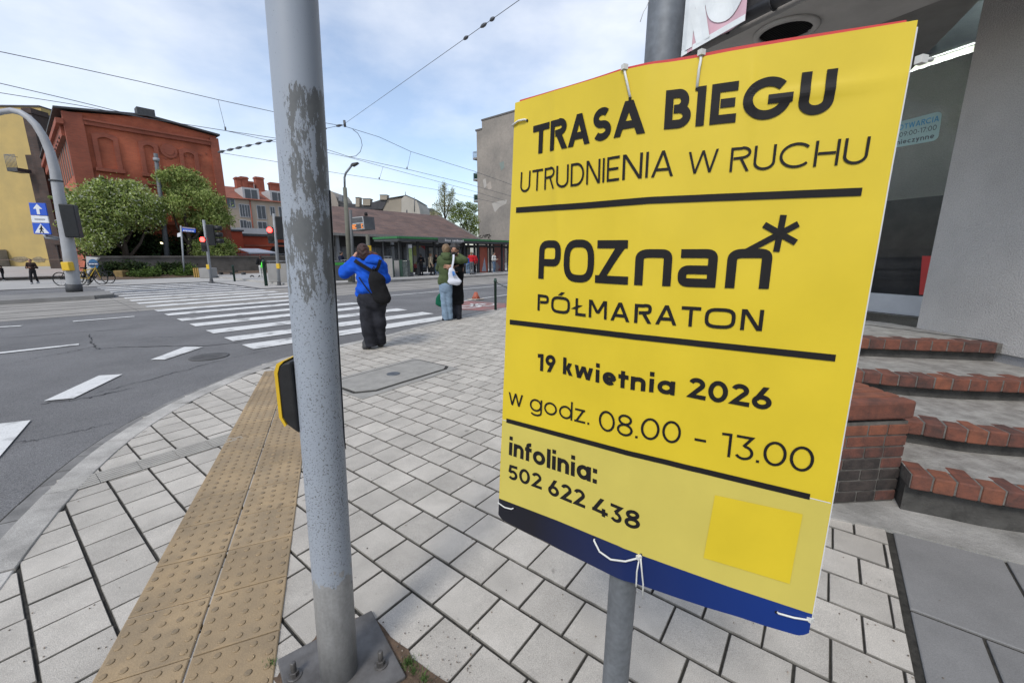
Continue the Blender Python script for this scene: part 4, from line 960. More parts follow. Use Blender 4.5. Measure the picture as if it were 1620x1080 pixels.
# window: runs along the street from the wall corner
wl = G(1390, 497, ZL); wdir = np.array([wl[0] - wx - .02, wl[1] - wy - .02]); wdir = np.array([-.37, .929])
wn_ = np.array([-wdir[1], wdir[0]])             # toward the viewer's left, outwards
w0 = np.array([wx + .30, wy + .02]) ; q_ = G(1450, 497, ZL)[:2]
w0 = q_ - wdir * .5
def wp(s, o, z): p = w0 + wdir * s + wn_ * o; return (p[0], p[1], z)
def wbox(bb, s0, s1, o0, o1, z0, z1, mi=0): bb.prism([wp(s0, o0, 0)[:2], wp(s1, o0, 0)[:2], wp(s1, o1, 0)[:2], wp(s0, o1, 0)[:2]], z0, z1, mi)
def zwin(px, py):     # height on the window plane
    r = ray(px, py); k = (w0 @ np.array([-wdir[1], wdir[0]])) / (r[0] * -wdir[1] + r[1] * wdir[0]); return (CAM + r * k)
zf0, zf1 = zwin(1420, 497)[2], zwin(1420, 466)[2]; zg1 = 5.6
zb1 = zf0 - .0
fr = MB(); wbox(fr, 0, 3.2, -.05, .03, zf0, zf1); wi = obj('window', fr, mat('white_frame', (0.50, 0.51, 0.52), 0.5, var=.06), bl, bevel=.004)
fr = MB(); wbox(fr, 0, 3.2, -.05, .035, zg1, zg1 + .22); obj('window_head', fr, m_blackfr, wi)
fr = MB(); wbox(fr, 0, 3.2, -.012, .0, zf1, zg1); obj('pane', fr, glass('shop_glass', (0.02, 0.022, 0.026), .02, transp=.78), wi)
fr = MB(); wbox(fr, 0, 3.2, -.12, .10, ZL - .02, zf0); obj('sill', fr, mat('sill_stone', (0.12, 0.11, 0.10), .85, var=.25, scale=8), wi)
# the shop interior behind the pane: floor, back wall, ceiling with a lamp strip
fr = MB(); wbox(fr, -.2, 4.0, -2.6, -2.5, ZL, zg1 + .4); wbox(fr, -.2, 4.0, -2.5, -.06, ZL - .05, ZL - .021); wbox(fr, 4.0, 4.1, -2.6, -.06, ZL, zg1 + .4); wbox(fr, -.3, -.2, -2.6, -.06, ZL, zg1 + .4); obj('shop_room', fr, mat('shop_wall', (0.68, 0.72, 0.78), .9, var=.05), bl)
fr = MB(); wbox(fr, -.1, 3.9, -2.49, -1.3, ZL, 2.35); wbox(fr, .3, 1.4, -1.2, -.5, ZL, 1.6); obj('shop_shelving', fr, mat('shop_dark', (0.07, 0.066, 0.06), .8, c2=(.025, .024, .022), scale=4, detail=9), bl)
fr = MB(); wbox(fr, -.2, 4.0, -2.5, -.06, 4.45, 4.5); obj('shop_ceiling', fr, mat('shop_ceil', (0.55, 0.60, 0.68), .9, var=.05), bl)
lp = thing('ceiling_lamp', 'long pale ribbed lamp strip glowing inside the shop window', 'lamp', wp(1.2, -.45, zg1 - .35))
za_ = zwin(1470, 95)[2]
fr = MB(); A_ = np.array(wp(-.2, -.25, za_ + .05)); B_ = np.array(wp(2.4, -.25, za_ + .05)); fr.tube([A_ + (B_ - A_) * k / 40 for k in range(41)], [.030 + .004 * (k % 2) for k in range(41)], 10); obj('tube', fr, emis('lamp_glow', (.85, .95, .74), 1.6, (.4, .42, .38)), lp)
ll_ = bpy.data.lights.new('lamp_light', 'AREA'); ll_.shape = 'RECTANGLE'; ll_.size = 2.4; ll_.size_y = .06; ll_.energy = 45; ll_.color = (.9, 1.0, .95); llo = bpy.data.objects.new('lamp_light', ll_); COL.objects.link(llo); llo.parent = lp; pm_ = (A_ + B_) / 2 - np.array(lp.location); llo.location = tuple(pm_ - np.array([wn_[0], wn_[1], 0]) * .06 + np.array([0, 0, -.02])); llo.rotation_euler = Vector((float(wn_[0]), float(wn_[1]), .35)).to_track_quat('Z', 'Y').to_euler(); llo.rotation_euler = (Matrix((( wdir[0], 0, wn_[0]), (wdir[1], 0, wn_[1]), (0, 1, 0))).to_euler())
fr = MB(); fr.tube([A_ + (0, 0, .07), B_ + (0, 0, .07)], .02, 6); obj('holder', fr, m_whp, lp)
# opening hours sticker on the pane
def wps(px, py, o):
    nrm = np.array([-wdir[1], wdir[0]]); q2 = w0 + wn_ * o; r = ray(px, py); k = (q2 @ nrm) / (r[0] * nrm[0] + r[1] * nrm[1]); return CAM + r * k
tl_, tr_, br_, bl_ = wps(1395, 200, .004), wps(1491, 175, .004), wps(1484, 222, .004), wps(1392, 238, .004)
hs = thing('opening_hours_sticker', 'pale turquoise rounded sticker with opening hours on the shop window', 'sticker', bl_)
def bil4(u, v, o=0.0): p = (tl_ * (1-u) + tr_ * u) * (1-v) + (bl_ * (1-u) + br_ * u) * v; return p + np.array([wn_[0], wn_[1], 0]) * o
pts = [(0, 0)] + [(.9 + .1 * math.sin(a), .16 - .16 * math.cos(a)) for a in np.linspace(0, math.pi/2, 6)] + [(.9 + .1 * math.cos(a), .84 + .16 * math.sin(a)) for a in np.linspace(0, math.pi/2, 6)] + [(0, 1)]
b = MB(); b.extr([bil4(*p) for p in pts], np.array([wn_[0], wn_[1], 0]) * .0008); obj('backing', b, mat('sticker_teal', (0.38, 0.55, 0.54), .5, var=.04), hs)
def stick(txt, w, u0, u1, v0, v1, m):
    b = MB(); o_, wd = text_strips(txt, w, .12); lay(b, o_, lambda x, y: bil4(u0 + (u1 - u0) * x / wd, v1 + (v0 - v1) * y, .002), across=1); obj('lettering', b, m, hs)
stick('OTWARCIA', .16, .30, .97, .14, .34, mat('print_blue', (0.08, 0.32, 0.55), .5)); stick('09:00-17:00', .13, .34, .95, .44, .62, mat('print_grey', (0.10, 0.12, 0.13), .5)); stick('nieczynne', .17, .30, .93, .72, .90, MATS['print_grey'])
b = MB(); P4 = [wps(*p, .004) for p in ((1459, 405), (1476, 405), (1472, 466), (1454, 466))]; b.extr(P4, np.array([wn_[0], wn_[1], 0]) * .002); tag(obj('red_notice', b, m_red, loc=P4[3]), 'small red notice at the bottom corner of the shop window', 'notice')
# overhang: soffit, edge trim, upper wall
e0_, e1_ = G(1095, 88, ZS), G(1275, 0, ZS); ed = (e1_ - e0_)[:2]; ed /= np.linalg.norm(ed); en = np.array([-ed[1], ed[0]])        # en points into the building
if en[0] < 0: en = -en
eo = e0_[:2]
def ep(s, o): p = eo + ed * s + en * o; return (p[0], p[1])
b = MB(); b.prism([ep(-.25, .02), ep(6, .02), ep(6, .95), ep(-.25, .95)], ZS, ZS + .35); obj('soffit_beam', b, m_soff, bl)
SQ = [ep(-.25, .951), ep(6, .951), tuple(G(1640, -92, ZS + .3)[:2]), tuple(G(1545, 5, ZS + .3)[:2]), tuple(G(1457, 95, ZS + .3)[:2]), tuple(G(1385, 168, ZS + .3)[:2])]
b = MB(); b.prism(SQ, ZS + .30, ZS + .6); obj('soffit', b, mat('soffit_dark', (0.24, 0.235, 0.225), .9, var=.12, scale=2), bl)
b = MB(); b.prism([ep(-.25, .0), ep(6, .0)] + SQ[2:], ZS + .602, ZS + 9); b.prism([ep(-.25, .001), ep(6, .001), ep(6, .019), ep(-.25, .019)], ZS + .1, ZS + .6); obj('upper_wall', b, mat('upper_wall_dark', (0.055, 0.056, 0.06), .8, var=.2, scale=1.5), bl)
b = MB()
A_, B_ = np.array([*ep(-.25, -.07), ZS + .07]), np.array([*ep(6, -.07), ZS + .07]); b.tube([A_, B_], .055, 14); gt = obj('gutter_pipe', b, mat('gutter_metal', (0.06, 0.06, 0.062), .4, var=.15, metal=.3), bl)
for k in range(0, 14):
    b = MB(); c = np.array([*ep(k * .42, -.07), ZS + .07]); pts = [c + np.array([en[0], en[1], 0]) * math.cos(a) * .062 + np.array([0, 0, 1]) * math.sin(a) * .062 for a in np.linspace(R(-200), R(20), 10)]; pts = [pts[0] + np.array([0, 0, .05])] + pts; b.tube(pts, .007, 6); obj('gutter_bracket', b, m_blackfr, gt)
# round louvred vent under the beam
vc = G(1243, 48, ZS - .002); b = MB(); n_ = 36; ring = []
for rr_, zz_ in ((.255, .0), (.255, -.02), (.235, -.03), (.205, -.03), (.205, 0)): ring.append((rr_, zz_))
b.lathe((vc[0], vc[1], ZS), [(r_, z_) for r_, z_ in ring][::-1], 36)
vt = obj('round_vent', b, m_soff, bl)
b = MB(); b.lathe((vc[0], vc[1], ZS - .004), [(.001, 0), (.205, 0)], 30); obj('vent_back', b, m_blk, vt)
b = MB()
for k in range(-6, 7):
    hw = math.sqrt(max(0, .203 ** 2 - (k * .03) ** 2)); c = np.array([vc[0], vc[1]]) + en * k * .03; b.box((c[0], c[1], ZS - .012), (hw * 2, .016, .003), math.atan2(ed[1], ed[0]), rx=R(35))
obj('vent_louvre', b, m_blackfr, vt)
# the building goes on along the street
k0 = w0 + wdir * 3.22; nr = np.array([D2[1], -D2[0]])
b = MB(); b.prism([tuple(k0), tuple(k0 + D2 * 55), tuple(k0 + D2 * 55 + nr * 9), tuple(k0 + nr * 9 + D2 * 3)], -.1, 10.5); obj('wing_wall', b, m_rend, bl)
for k in range(10):
    for z_ in (1.2, 4.6, 7.6):
        q = k0 + D2 * (3 + k * 5.2); b = MB(); b.prism([tuple(q - nr * .03), tuple(q + D2 * 1.5 - nr * .03), tuple(q + D2 * 1.5 + nr * .05), tuple(q + nr * .05)], z_, z_ + 1.9); obj('window', b, glass('wing_glass', (.03, .034, .04), .1), bl)
# banner on the upper wall
def PE(px, py, o=-.02):
    q2 = eo + en * o; r = ray(px, py); k = (q2 @ en) / (r[0] * en[0] + r[1] * en[1]); return CAM + r * k
bz_ = [PE(1080, 90, -.15), PE(1179, 33, -.15), PE(1171, -2, -.15)]; up_ = np.array([0, 0, 1.0])
bn = thing('hanging_banner', 'faded white and pink banner with big letters above the shop overhang', 'banner', bz_[0])
hb_ = 1.9; sB = np.linalg.norm((bz_[1] - bz_[0])[:2])
def bq(x, y, o=0.0):      # x along, y up in metres; gentle ripples
    d_ = (bz_[1] - bz_[0]); d_ = np.array([d_[0], d_[1], 0]) / sB; p = bz_[0] + d_ * x; p = np.array([p[0], p[1], bz_[0][2] + (bz_[1][2] - bz_[0][2]) * x / sB + y])
    rip = .012 * math.sin(x * 9 + y * 2.5) + .008 * math.sin(x * 23 + 1.3 * y); return p - np.array([en[0], en[1], 0]) * (o + rip)
b = MB(); vs = []; nx, ny = 40, 30
for i in range(nx + 1):
    for j in range(ny + 1): vs.append(bq(-.5 + (sB + .5) * i / nx, hb_ * j / ny))
b.add(vs, [(i*(ny+1)+j, (i+1)*(ny+1)+j, (i+1)*(ny+1)+j+1, i*(ny+1)+j+1) for i in range(nx) for j in range(ny)], 0, True)
obj('cloth', b, mat('banner_pink', (0.62, 0.36, 0.42), .8, c2=(.70, .56, .59), scale=2.0, detail=7), bn)
b = MB(); k_ = sB / 99.0
for (x0, y0, hh, txt, w) in ((-.02 * sB, .03, .62, 'R', .30), (.34 * sB, .10, .95, 'U', .26), (.78 * sB, .55, .8, 'C', .28)):
    o_, wd = text_strips(txt, w, .1); lay(b, o_, lambda x, y: bq(x0 + x * hh * .72, y0 + y * hh, .008), step=.1)
b.add([bq(-.5, 0, .004), bq(sB, 0, .004), bq(sB, .05, .004), bq(-.5, .05, .004)], [(0, 1, 2, 3)])
obj('lettering', b, mat('banner_white', (0.72, 0.75, 0.75), .8, var=.08, scale=4), bn)

# steps: brick nosings on concrete treads, curving round the corner
m_brick = [mat('step_brick_%s' % k, c, .8, c2=c2, scale=14, detail=8, bump=.3, bscale=90) for k, c, c2 in (('red', (0.20, 0.072, 0.046), (0.10, 0.046, 0.035)), ('orange', (0.235, 0.085, 0.048), (0.14, 0.058, 0.038)), ('dark', (0.15, 0.060, 0.044), (0.065, 0.039, 0.034)))]
m_sooty = mat('sooty_brick', (0.060, 0.048, 0.043), .85, c2=(.022, .02, .019), scale=12, detail=8, bump=.3, bscale=90)
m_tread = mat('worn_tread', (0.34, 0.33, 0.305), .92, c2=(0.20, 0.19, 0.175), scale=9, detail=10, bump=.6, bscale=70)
m_riser = mat('dark_riser', (0.085, 0.082, 0.076), .95, c2=(.04, .039, .036), scale=7, detail=9, bump=.5, bscale=60)  # much darker grey than the treads, for the risers set back under the nosings
ste = thing('entrance_steps', 'worn concrete steps with curved red brick nosings leading up to the shop door', 'steps', G(1500, 830))
ZST = [.27, .44, .61, .78]
EDG = [[(1443, 750), (1475, 756), (1509.6, 761), (1546, 769), (1583, 776), (1619.6, 780.5), (1680, 788)], [(1400, 660), (1447.5, 666.5), (1479, 670.5), (1511.6, 676.6), (1542, 680.7), (1575, 683.4), (1619.6, 687), (1680, 690)],
       [(1340, 585), (1364, 588), (1439, 594.5), (1520, 600), (1620, 603), (1680, 604)], [(1330, 534.5), (1378, 536), (1450, 538.5), (1530, 541), (1588, 543)]]
RET = [[(1430, 726.5)], [], [], []]
big_ = [(wx + .3, wy + 1.6), (1.8, wy + 1.6)]
for k, (z, e) in enumerate(zip(ZST, EDG)):
    F_ = np.array([G(*p, z)[:2] for p in e])
    F_ = resamp(F_, .05); 
    for _ in range(3): F_[1:-1] = .25 * F_[:-2] + .5 * F_[1:-1] + .25 * F_[2:]
    if k == 3: endp = [np.array([wx - .003, F_[-1][1]])]
    t_ = np.gradient(F_, axis=0); t_ /= np.linalg.norm(t_, axis=1)[:, None]; inn_ = np.stack([-t_[:, 1], t_[:, 0]], 1)
    if inn_[len(F_)//2][1] < 0: inn_ = -inn_
    # tread body set back under the nosing
    body = MB(); bk = F_ + inn_ * .055
    ext = 1.6 if k < 3 else 2.6
    left_back = bk[0] + np.array([.18, ext * .9]) if k else bk[0] + np.array([.30, .5]); right_back = bk[-1] + np.array([.9, .9]) if k < 3 else np.array([wx - .004, wy + .3])
    pl_ = [tuple(p) for p in bk] + ([(wx - .004, float(bk[-1][1])), tuple(right_back)] if k == 3 else [tuple(right_back)]) + [tuple(left_back)]
    zb0 = (ZST[k-1] - .02) if k else -.02
    vs_top = MB()
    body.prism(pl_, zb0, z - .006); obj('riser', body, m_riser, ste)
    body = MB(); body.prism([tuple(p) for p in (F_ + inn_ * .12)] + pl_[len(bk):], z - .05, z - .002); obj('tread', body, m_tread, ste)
    cum = np.concatenate([[0], np.cumsum(np.linalg.norm(np.diff(F_, axis=0), axis=1))]); p = .0; bw = (.098, .102, .11, .12)[k]; i_ = 0
    while p + bw <= cum[-1] + .02:
        a, c = p + .004, min(p + bw - .004, cum[-1]); f2 = lambda Q, x: np.array([np.interp(x, cum, Q[:, 0]), np.interp(x, cum, Q[:, 1])])
        dep = .19 if i_ % 2 == 0 else .125; dep *= rng.uniform(.85, 1.1)
        A0, A1 = f2(F_, a), f2(F_, c); I0, I1 = f2(inn_, a), f2(inn_, c); rr_ = rng.uniform(-.003, .003)
        bb = MB(); bb.prism([tuple(A0 + I0 * rr_), tuple(A1 + I1 * rr_), tuple(A1 + I1 * dep), tuple(A0 + I0 * dep)], z - .092, z + rng.uniform(-.001, .002))
        obj('nosing_brick', bb, m_brick[rng.choice((0, 0, 1, 2))], ste, bevel=.009); p += bw; i_ += 1
    mo = MB(); mo.prism([tuple(q) for q in (F_ + inn_ * .007)] + [tuple(q) for q in (F_ + inn_ * .26)[::-1]], z - .086, z - .0035); obj('mortar', mo, mat('dirty_mortar', (0.17, 0.16, 0.145), .95, c2=(.09, .085, .078), scale=20, detail=8), ste)
# brick pier beside the steps
A_ = G(1324, 800); B_ = G(1413, 795); pd = (B_ - A_)[:2]; pd /= np.linalg.norm(pd); pn = np.array([-pd[1], pd[0]]); o2 = B_[:2] - pd * .62; pw = .62
pr_o = thing('brick_pier', 'low pier of red bricks with a rounded cap and sooty base beside the steps', 'pier', (*o2, 0))
pang = math.atan2(pd[1], pd[0]); zc = .02; crs = .073; k = 0; ztop_ = .675
m_core = m_riser; b = MB(); b.prism([tuple(o2 + pn * .006), tuple(o2 + pd * (pw - .006) + pn * .006), tuple(o2 + pd * (pw - .006) + pn * .70 + pd * .0), tuple(o2 + pn * .70)], 0, ztop_ - .13); obj('core', b, mat('pier_mortar', (0.11, 0.103, 0.092), .95, var=.3, scale=14, detail=8), pr_o)
while zc + crs < ztop_ - .10:
    xs = [-.02, .23, .48, .62] if k % 2 else [-.14, .11, .36, .485, .62]
    for i in range(len(xs) - 1):
        x0, x1 = xs[i] + .005, xs[i+1] - (.005 if i < len(xs) - 2 else 0); bb = MB(); jt = rng.uniform(-.002, .002)
        bb.prism([tuple(o2 + pd * x0 - pn * jt), tuple(o2 + pd * x1 - pn * jt), tuple(o2 + pd * x1 + pn * .11), tuple(o2 + pd * x0 + pn * .11)], zc + .004, zc + crs - .006)
        mm = m_sooty if (zc < .16 or (zc < .24 and rng.random() < .8)) and not (i == len(xs) - 2 and rng.random() < .5) else (m_brick[2] if zc < .32 else m_brick[rng.choice((0, 1))])
        obj('brick', bb, mm, pr_o, bevel=.005)
    for y_ in np.arange(.115, .66, .125):      # right-hand side
        bb = MB(); bb.prism([tuple(o2 + pd * (pw - .11) + pn * (y_ + .004)), tuple(o2 + pd * pw + pn * (y_ + .004)), tuple(o2 + pd * pw + pn * (y_ + .12)), tuple(o2 + pd * (pw - .11) + pn * (y_ + .12))], zc + .004, zc + crs - .006)
        obj('brick', bb, m_sooty if zc < .2 else m_brick[rng.choice((0, 1, 2))], pr_o, bevel=.005)
    zc += crs; k += 1
for y_ in range(7):
    bb = MB(); c0, c1 = y_ * .098 + .004 - .012, (y_ + 1) * .098 - .004 - .012
    bb.prism([tuple(o2 + pd * -.02 + pn * c0), tuple(o2 + pd * (pw + .012) + pn * c0), tuple(o2 + pd * (pw + .012) + pn * c1), tuple(o2 + pd * -.02 + pn * c1)], ztop_ - .115, ztop_)
    obj('cap_brick', bb, m_brick[1 if y_ else 0], pr_o, bevel=.016)
# concrete apron at the foot of steps and pier
b = MB(); a1, a2, a3 = G(1270, 812), G(1400, 838), G(1640, 899)
b.prism([tuple(a1[:2]), tuple(a2[:2]), tuple(a3[:2]), (4.0, 1.2), (4.0, 3.2), (1.6, 3.2)], -.05, .012); struct(obj('concrete_apron', b, m_conc))

# ------------------------------------------------------------------ leaves
def foliage(bb, lobes, n, size, mi=(0, 1, 2), flat=0.0, shell=.55, droop=0.0):
    """leaf-sized faces scattered through ellipsoid lobes [(centre, radii, weight)]"""
    wts = np.array([l[2] for l in lobes], float); wts /= wts.sum()
    pick = nrg.choice(len(lobes), n, p=wts)
    for k in pick:
        c, r, _ = lobes[k]
        d_ = nrg.normal(0, 1, 3); d_ /= np.linalg.norm(d_); rad = nrg.uniform(shell * .5, 1.12) ** .7 * (1.35 if nrg.random() < .07 else 1)
        p = np.array(c) + d_ * np.array(r) * rad * nrg.uniform(.85, 1.1)
        a = nrg.normal(0, 1, 3); a[2] -= droop; a /= np.linalg.norm(a); q = np.cross(a, nrg.normal(0, 1, 3)); q /= np.linalg.norm(q)
        s_ = size * nrg.uniform(.6, 1.5); a = a * s_; q = q * s_ * .45
        bb.add([p - a, p + q * 1.0 - a * .1, p + a, p - q - a * .1], [(0, 1, 2, 3)], mi[int(nrg.integers(len(mi)))])
def lf(name, c): 
    m = mat(name, c, .75, var=.15, scale=1.5, island=.35, spec=.2); nt = m.node_tree; bs = nt.nodes['Principled BSDF']
    if 'tl' not in nt.nodes:
        tl = nt.nodes.new('ShaderNodeBsdfTranslucent'); tl.name = 'tl'; ms = nt.nodes.new('ShaderNodeMixShader'); ms.inputs[0].default_value = .4
        nt.links.new(bs.inputs['Base Color'].links[0].from_socket, tl.inputs['Color']); nt.links.new(bs.outputs[0], ms.inputs[1]); nt.links.new(tl.outputs[0], ms.inputs[2]); nt.links.new(ms.outputs[0], nt.nodes['Material Output'].inputs['Surface'])
    return m
m_lf = [lf('leaf_mid', (0.26, 0.335, 0.085)), lf('leaf_light', (0.40, 0.46, 0.17)), lf('leaf_deep', (0.12, 0.18, 0.045)), lf('blossom', (0.60, 0.62, 0.50))]
m_bark = mat('bark', (0.055, 0.042, 0.032), .95, var=.35, scale=14, bump=.5, bscale=30)
def clumps(c, r, n, seed):
    """small lobes spread over a crown so its outline is uneven"""
    g_ = random.Random(seed); o_ = []
    for _ in range(n):
        d_ = np.array([g_.gauss(0, 1) for _ in range(3)]); d_ /= np.linalg.norm(d_); q = np.array(c) + d_ * np.array(r) * g_.uniform(.35, .88); s_ = g_.uniform(.26, .46)
        o_.append((q, np.array(r) * s_ * np.array([1.05, 1.05, .8]), s_))
    return o_
def tree(name, label, cat, base, lobes, n, size, mats, mi, trunk_r, limbs, group=None, droop=0.0):
    t = thing(name, label, cat, base, group)
    lobes = list(lobes); g_ = random.Random(len(lobes) * 7 + n)
    for _ in range(len(lobes) * 6):      # loose sprays that break the outline
        c, r, w_ = lobes[g_.randrange(len(lobes) if _ < 40 else min(len(lobes), 18))]; d_ = np.array([g_.gauss(0, 1) for _ in range(3)]); d_ /= np.linalg.norm(d_); d_[2] = abs(d_[2]) * .8 - .15
        q0 = np.array(c) + d_ * np.array(r) * .85; ln = max(r) * g_.uniform(.25, .6); dr = d_ + np.array([0, 0, g_.uniform(-.5, .35)]); dr /= np.linalg.norm(dr)
        for k in range(3): lobes.append((q0 + dr * ln * k * .5, np.full(3, max(r) * (.13 - .025 * k)), w_ * .028))
    b = MB(); foliage(b, lobes, n, size, mi, droop=droop); obj('crown', b, mats, t)
    b = MB()
    for pts, r0, r1 in limbs: b.tube(pts, list(np.linspace(r0, r1, len(pts))), 8)
    obj('trunk', b, m_bark, t); return t

# ------------------------------------------------------------------ far side, left: brick hall, yellow house, dark annexe
m_bbrick = brickmat('hall_brick', (0.43, 0.105, 0.045), (0.36, 0.082, 0.038), (0.30, 0.13, 0.085), .26, .075, .006, dirt=.34, ang=ANG)
m_btrim = brickmat('hall_brick_trim', (0.31, 0.078, 0.042), (0.25, 0.063, 0.036), (0.2, .09, .06), .26, .075, .006, dirt=.22, ang=ANG)
m_zinc = mat('dark_zinc', (0.05, 0.052, 0.055), .6, var=.2)
TB = 45.0
pA = PT(100, 176, TB); sA = st(pA)[0]; zA = pA[2]
pM = PT(232, 186, TB); pB = PT(341, 216, TB); sM, sB_, zM, zB = st(pM)[0], st(pB)[0], pM[2], pB[2]
bh = thing('brick_hall', 'tall red brick hall with blind arched windows behind the flowering shrubs', 'building', W(sA, TB, 0))
b = MB(); poly3 = [W(sA, TB, -.3), W(sB_, TB, -.3), W(sB_, TB, zB), W(sM, TB, zM), W(sA, TB, zA)]; b.extr(poly3, np.array([N2[0], N2[1], 0]) * 26); obj('wall', b, m_bbrick, bh)
def tslab(bb, s0, s1, z0, z1, o, d_, mi=0): bb.sbox(s0, s1, TB - o - d_, TB - o, z0, z1, mi)
def zT(px, py, t=TB): return PT(px, py, t)[2]
b = MB(); 
for (sa, za2, sb, zb2) in ((sA - .5, zA + .05, sM, zM + .05), (sM, zM + .05, sB_ + .25, zB + .05)):
    b.extr([W(sa, TB - .35, za2), W(sb, TB - .35, zb2), W(sb, TB - .35, zb2 + .13), W(sa, TB - .35, za2 + .13)], np.array([N2[0], N2[1], 0]) * 26.5)
obj('roof', b, m_zinc, bh)
pil = (sB_ - sA)
for (s0, s1) in ((sA - .12, sA + pil * .10), (sB_ - pil * .055, sB_ + .12)):
    b = MB(); zt = min(zA, zB if s0 > sA + 1 else zA) - .02; b.sbox(s0, s1, TB - .22, TB + .3, -.3, zt); obj('corner_pier', b, m_btrim, bh)
zc1a, zc1b = zT(130, 192), zT(325, 229); zc2a, zc2b = zT(140, 279), zT(250, 293)
b = MB(); z_ = (zc1a + zc1b) / 2; s0, s1 = sA + pil * .101, sB_ - pil * .056
b.sbox(s0, s1, TB - .20, TB + .1, z_ - .12, z_ + .16); b.sbox(s0, s1, TB - .30, TB + .1, z_ + .161, z_ + .30); obj('cornice', b, m_btrim, bh)
b = MB(); z2 = (zc2a + zc2b) / 2; b.sbox(s0, s1, TB - .16, TB + .1, z2 - .16, z2 + .16); obj('string_course', b, m_btrim, bh)
def arch_outline(s0, s1, z0, z1, rise, n=10):
    o_ = [(s0, z0), (s0, z1 - rise)]
    for k in range(1, n): x = k / n; o_.append((s0 + (s1 - s0) * x, z1 - rise + rise * (1 - (2 * x - 1) ** 2)))
    return o_ + [(s1, z1 - rise), (s1, z0)]
for (pl_, pr, pt, pbm) in ((151, 191, 212, 267), (222, 252, 224, 275), (284, 313, 236, 283), (228, 262, 306, 350)):
    sa, sb = st(PT(pl_, 250, TB))[0], st(PT(pr, 250, TB))[0]; zt, zb = zT((pl_ + pr) / 2, pt), zT((pl_ + pr) / 2, pbm); ri = (sb - sa) * .13
    o_ = arch_outline(sa, sb, zb, zt, ri); i_ = arch_outline(sa + .28, sb - .28, zb + .02, zt - .30, ri)
    b = MB(); m_ = len(o_); vs = [W(s, TB - .13, z) for s, z in o_] + [W(s, TB - .13, z) for s, z in i_] + [W(s, TB + .05, z) for s, z in i_] + [W(s, TB + .05, z) for s, z in o_]
    fs = []
    for k in range(m_ - 1): fs += [(k, k + 1, m_ + k + 1, m_ + k), (m_ + k, m_ + k + 1, 2*m_ + k + 1, 2*m_ + k), (k + 1, k, 3*m_ + k, 3*m_ + k + 1)]
    b.add(vs, fs); b.sbox(sa - .1, sb + .1, TB - .26, TB + .05, zb - .25, zb - .003); obj('blind_arch', b, m_btrim, bh)
b = MB(); c = PT(267, 239, TB - .05); b.disc(c, (-N2[0], -N2[1], 0), .55, 24, thick=.07); b.disc(c, (-N2[0], -N2[1], 0), .32, 24, thick=.10); obj('round_plaque', b, m_btrim, bh)
for k in range(9):
    b = MB(); c = PT(262 + k * 8, 250.5 - k * .9 + (1 if k % 2 else 0), TB - .02); b.disc(c, (-N2[0], -N2[1], 0), .085, 10, thick=.04); obj('anchor_plate', b, m_btrim, bh)
b = MB(); c = PT(230, 183, TB + .4); b.box((c[0], c[1], c[2] + .15), (1.1, .9, .6), ANG); obj('chimney', b, m_zinc, bh)
# narrow windows on the side that runs away from the street
b = MB(); 
for k in range(6):
    t0 = TB + 1.6 + k * 1.7
    for (z0, z1) in ((zT(100, 270), zT(100, 212)), (1.5, zT(100, 305))):
        b.sbox(sA - .025, sA + .05, t0, t0 + .85, z0, z1)
        b.lathe(W(sA + .01, t0 + .42, z1), [(.0, 0), (.42, 0.0), (.3, .3), (0.02, .42)][1:], 12)
obj('side_window', b, mat('dark_window', (0.06, 0.022, 0.016), .5), bh)
b = MB(); zz_ = zT(96, 200); b.sbox(sA - .5, sA - .121, TB - .3, TB + 26, zA - .9, zA - .55); b.sbox(sA - .3, sA - .003, TB + .31, TB + 26, zA - 1.6, zA - .901); b.sbox(sA - .16, sA - .003, TB + .31, TB + 26, 3.9, 4.3); obj('eaves', b, m_btrim, bh)
# dark older annexe with a chimney
an_ = thing('dark_annexe', 'sooty brick annexe with a chimney and a small balcony beside the yellow house', 'building', W(sA - 2, TB + 12, 0))
m_old = brickmat('sooty_wall', (0.075, 0.045, 0.035), (0.05, 0.035, 0.03), (0.06, .05, .045), .26, .075, .006, dirt=.4, ang=ANG)
p0, p1 = PS(84, 430, sA - .05), None
ya = 47.0
xl = at(52, 300, ya)[0]; xr = at(92, 300, ya)[0]; zt1 = at(55, 245, ya)[2]
b = MB(); b.prism([(xl, ya), (xr, ya), (xr + 3, ya + 10), (xl, ya + 10)], -.3, zt1); obj('wall', b, m_old, an_)
b = MB(); cl_, cr_ = at(44, 200, ya)[0], at(59, 200, ya)[0]; b.prism([(cl_, ya - .3), (cr_, ya - .3), (cr_, ya + 1.4), (cl_, ya + 1.4)], 2.6, at(50, 172, ya)[2]); b.prism([(cl_ - .1, ya - .4), (cr_ + .1, ya - .4), (cr_ + .1, ya + 1.5), (cl_ - .1, ya + 1.5)], at(50, 181, ya)[2], at(50, 176, ya)[2]); obj('chimney', b, m_old, an_)
b = MB(); x0, x1, zb = at(38, 268, ya)[0], at(54, 268, ya)[0], at(46, 270, ya)[2]; b.prism([(x0, ya - 1.6), (x1, ya - 1.6), (x1, ya - .31), (x0, ya - .31)], zb - .35, zb); obj('balcony', b, m_zinc, an_)
b = MB(); zr = at(46, 250, ya)[2]
for k in range(9): b.tube([(x0 + (x1 - x0) * k / 8, ya - 1.55, zb), (x0 + (x1 - x0) * k / 8, ya - 1.55, zr)], .025, 5)
b.tube([(x0, ya - .35, zr), (x0, ya - 1.55, zr), (x1, ya - 1.55, zr)], .03, 5); obj('railing', b, m_galv, an_)
b = MB(); xd = at(72, 300, ya)[0]; b.tube([(xd, ya - .1, 0), (xd, ya - .1, zt1)], .07, 8); obj('drainpipe', b, m_zinc, an_)
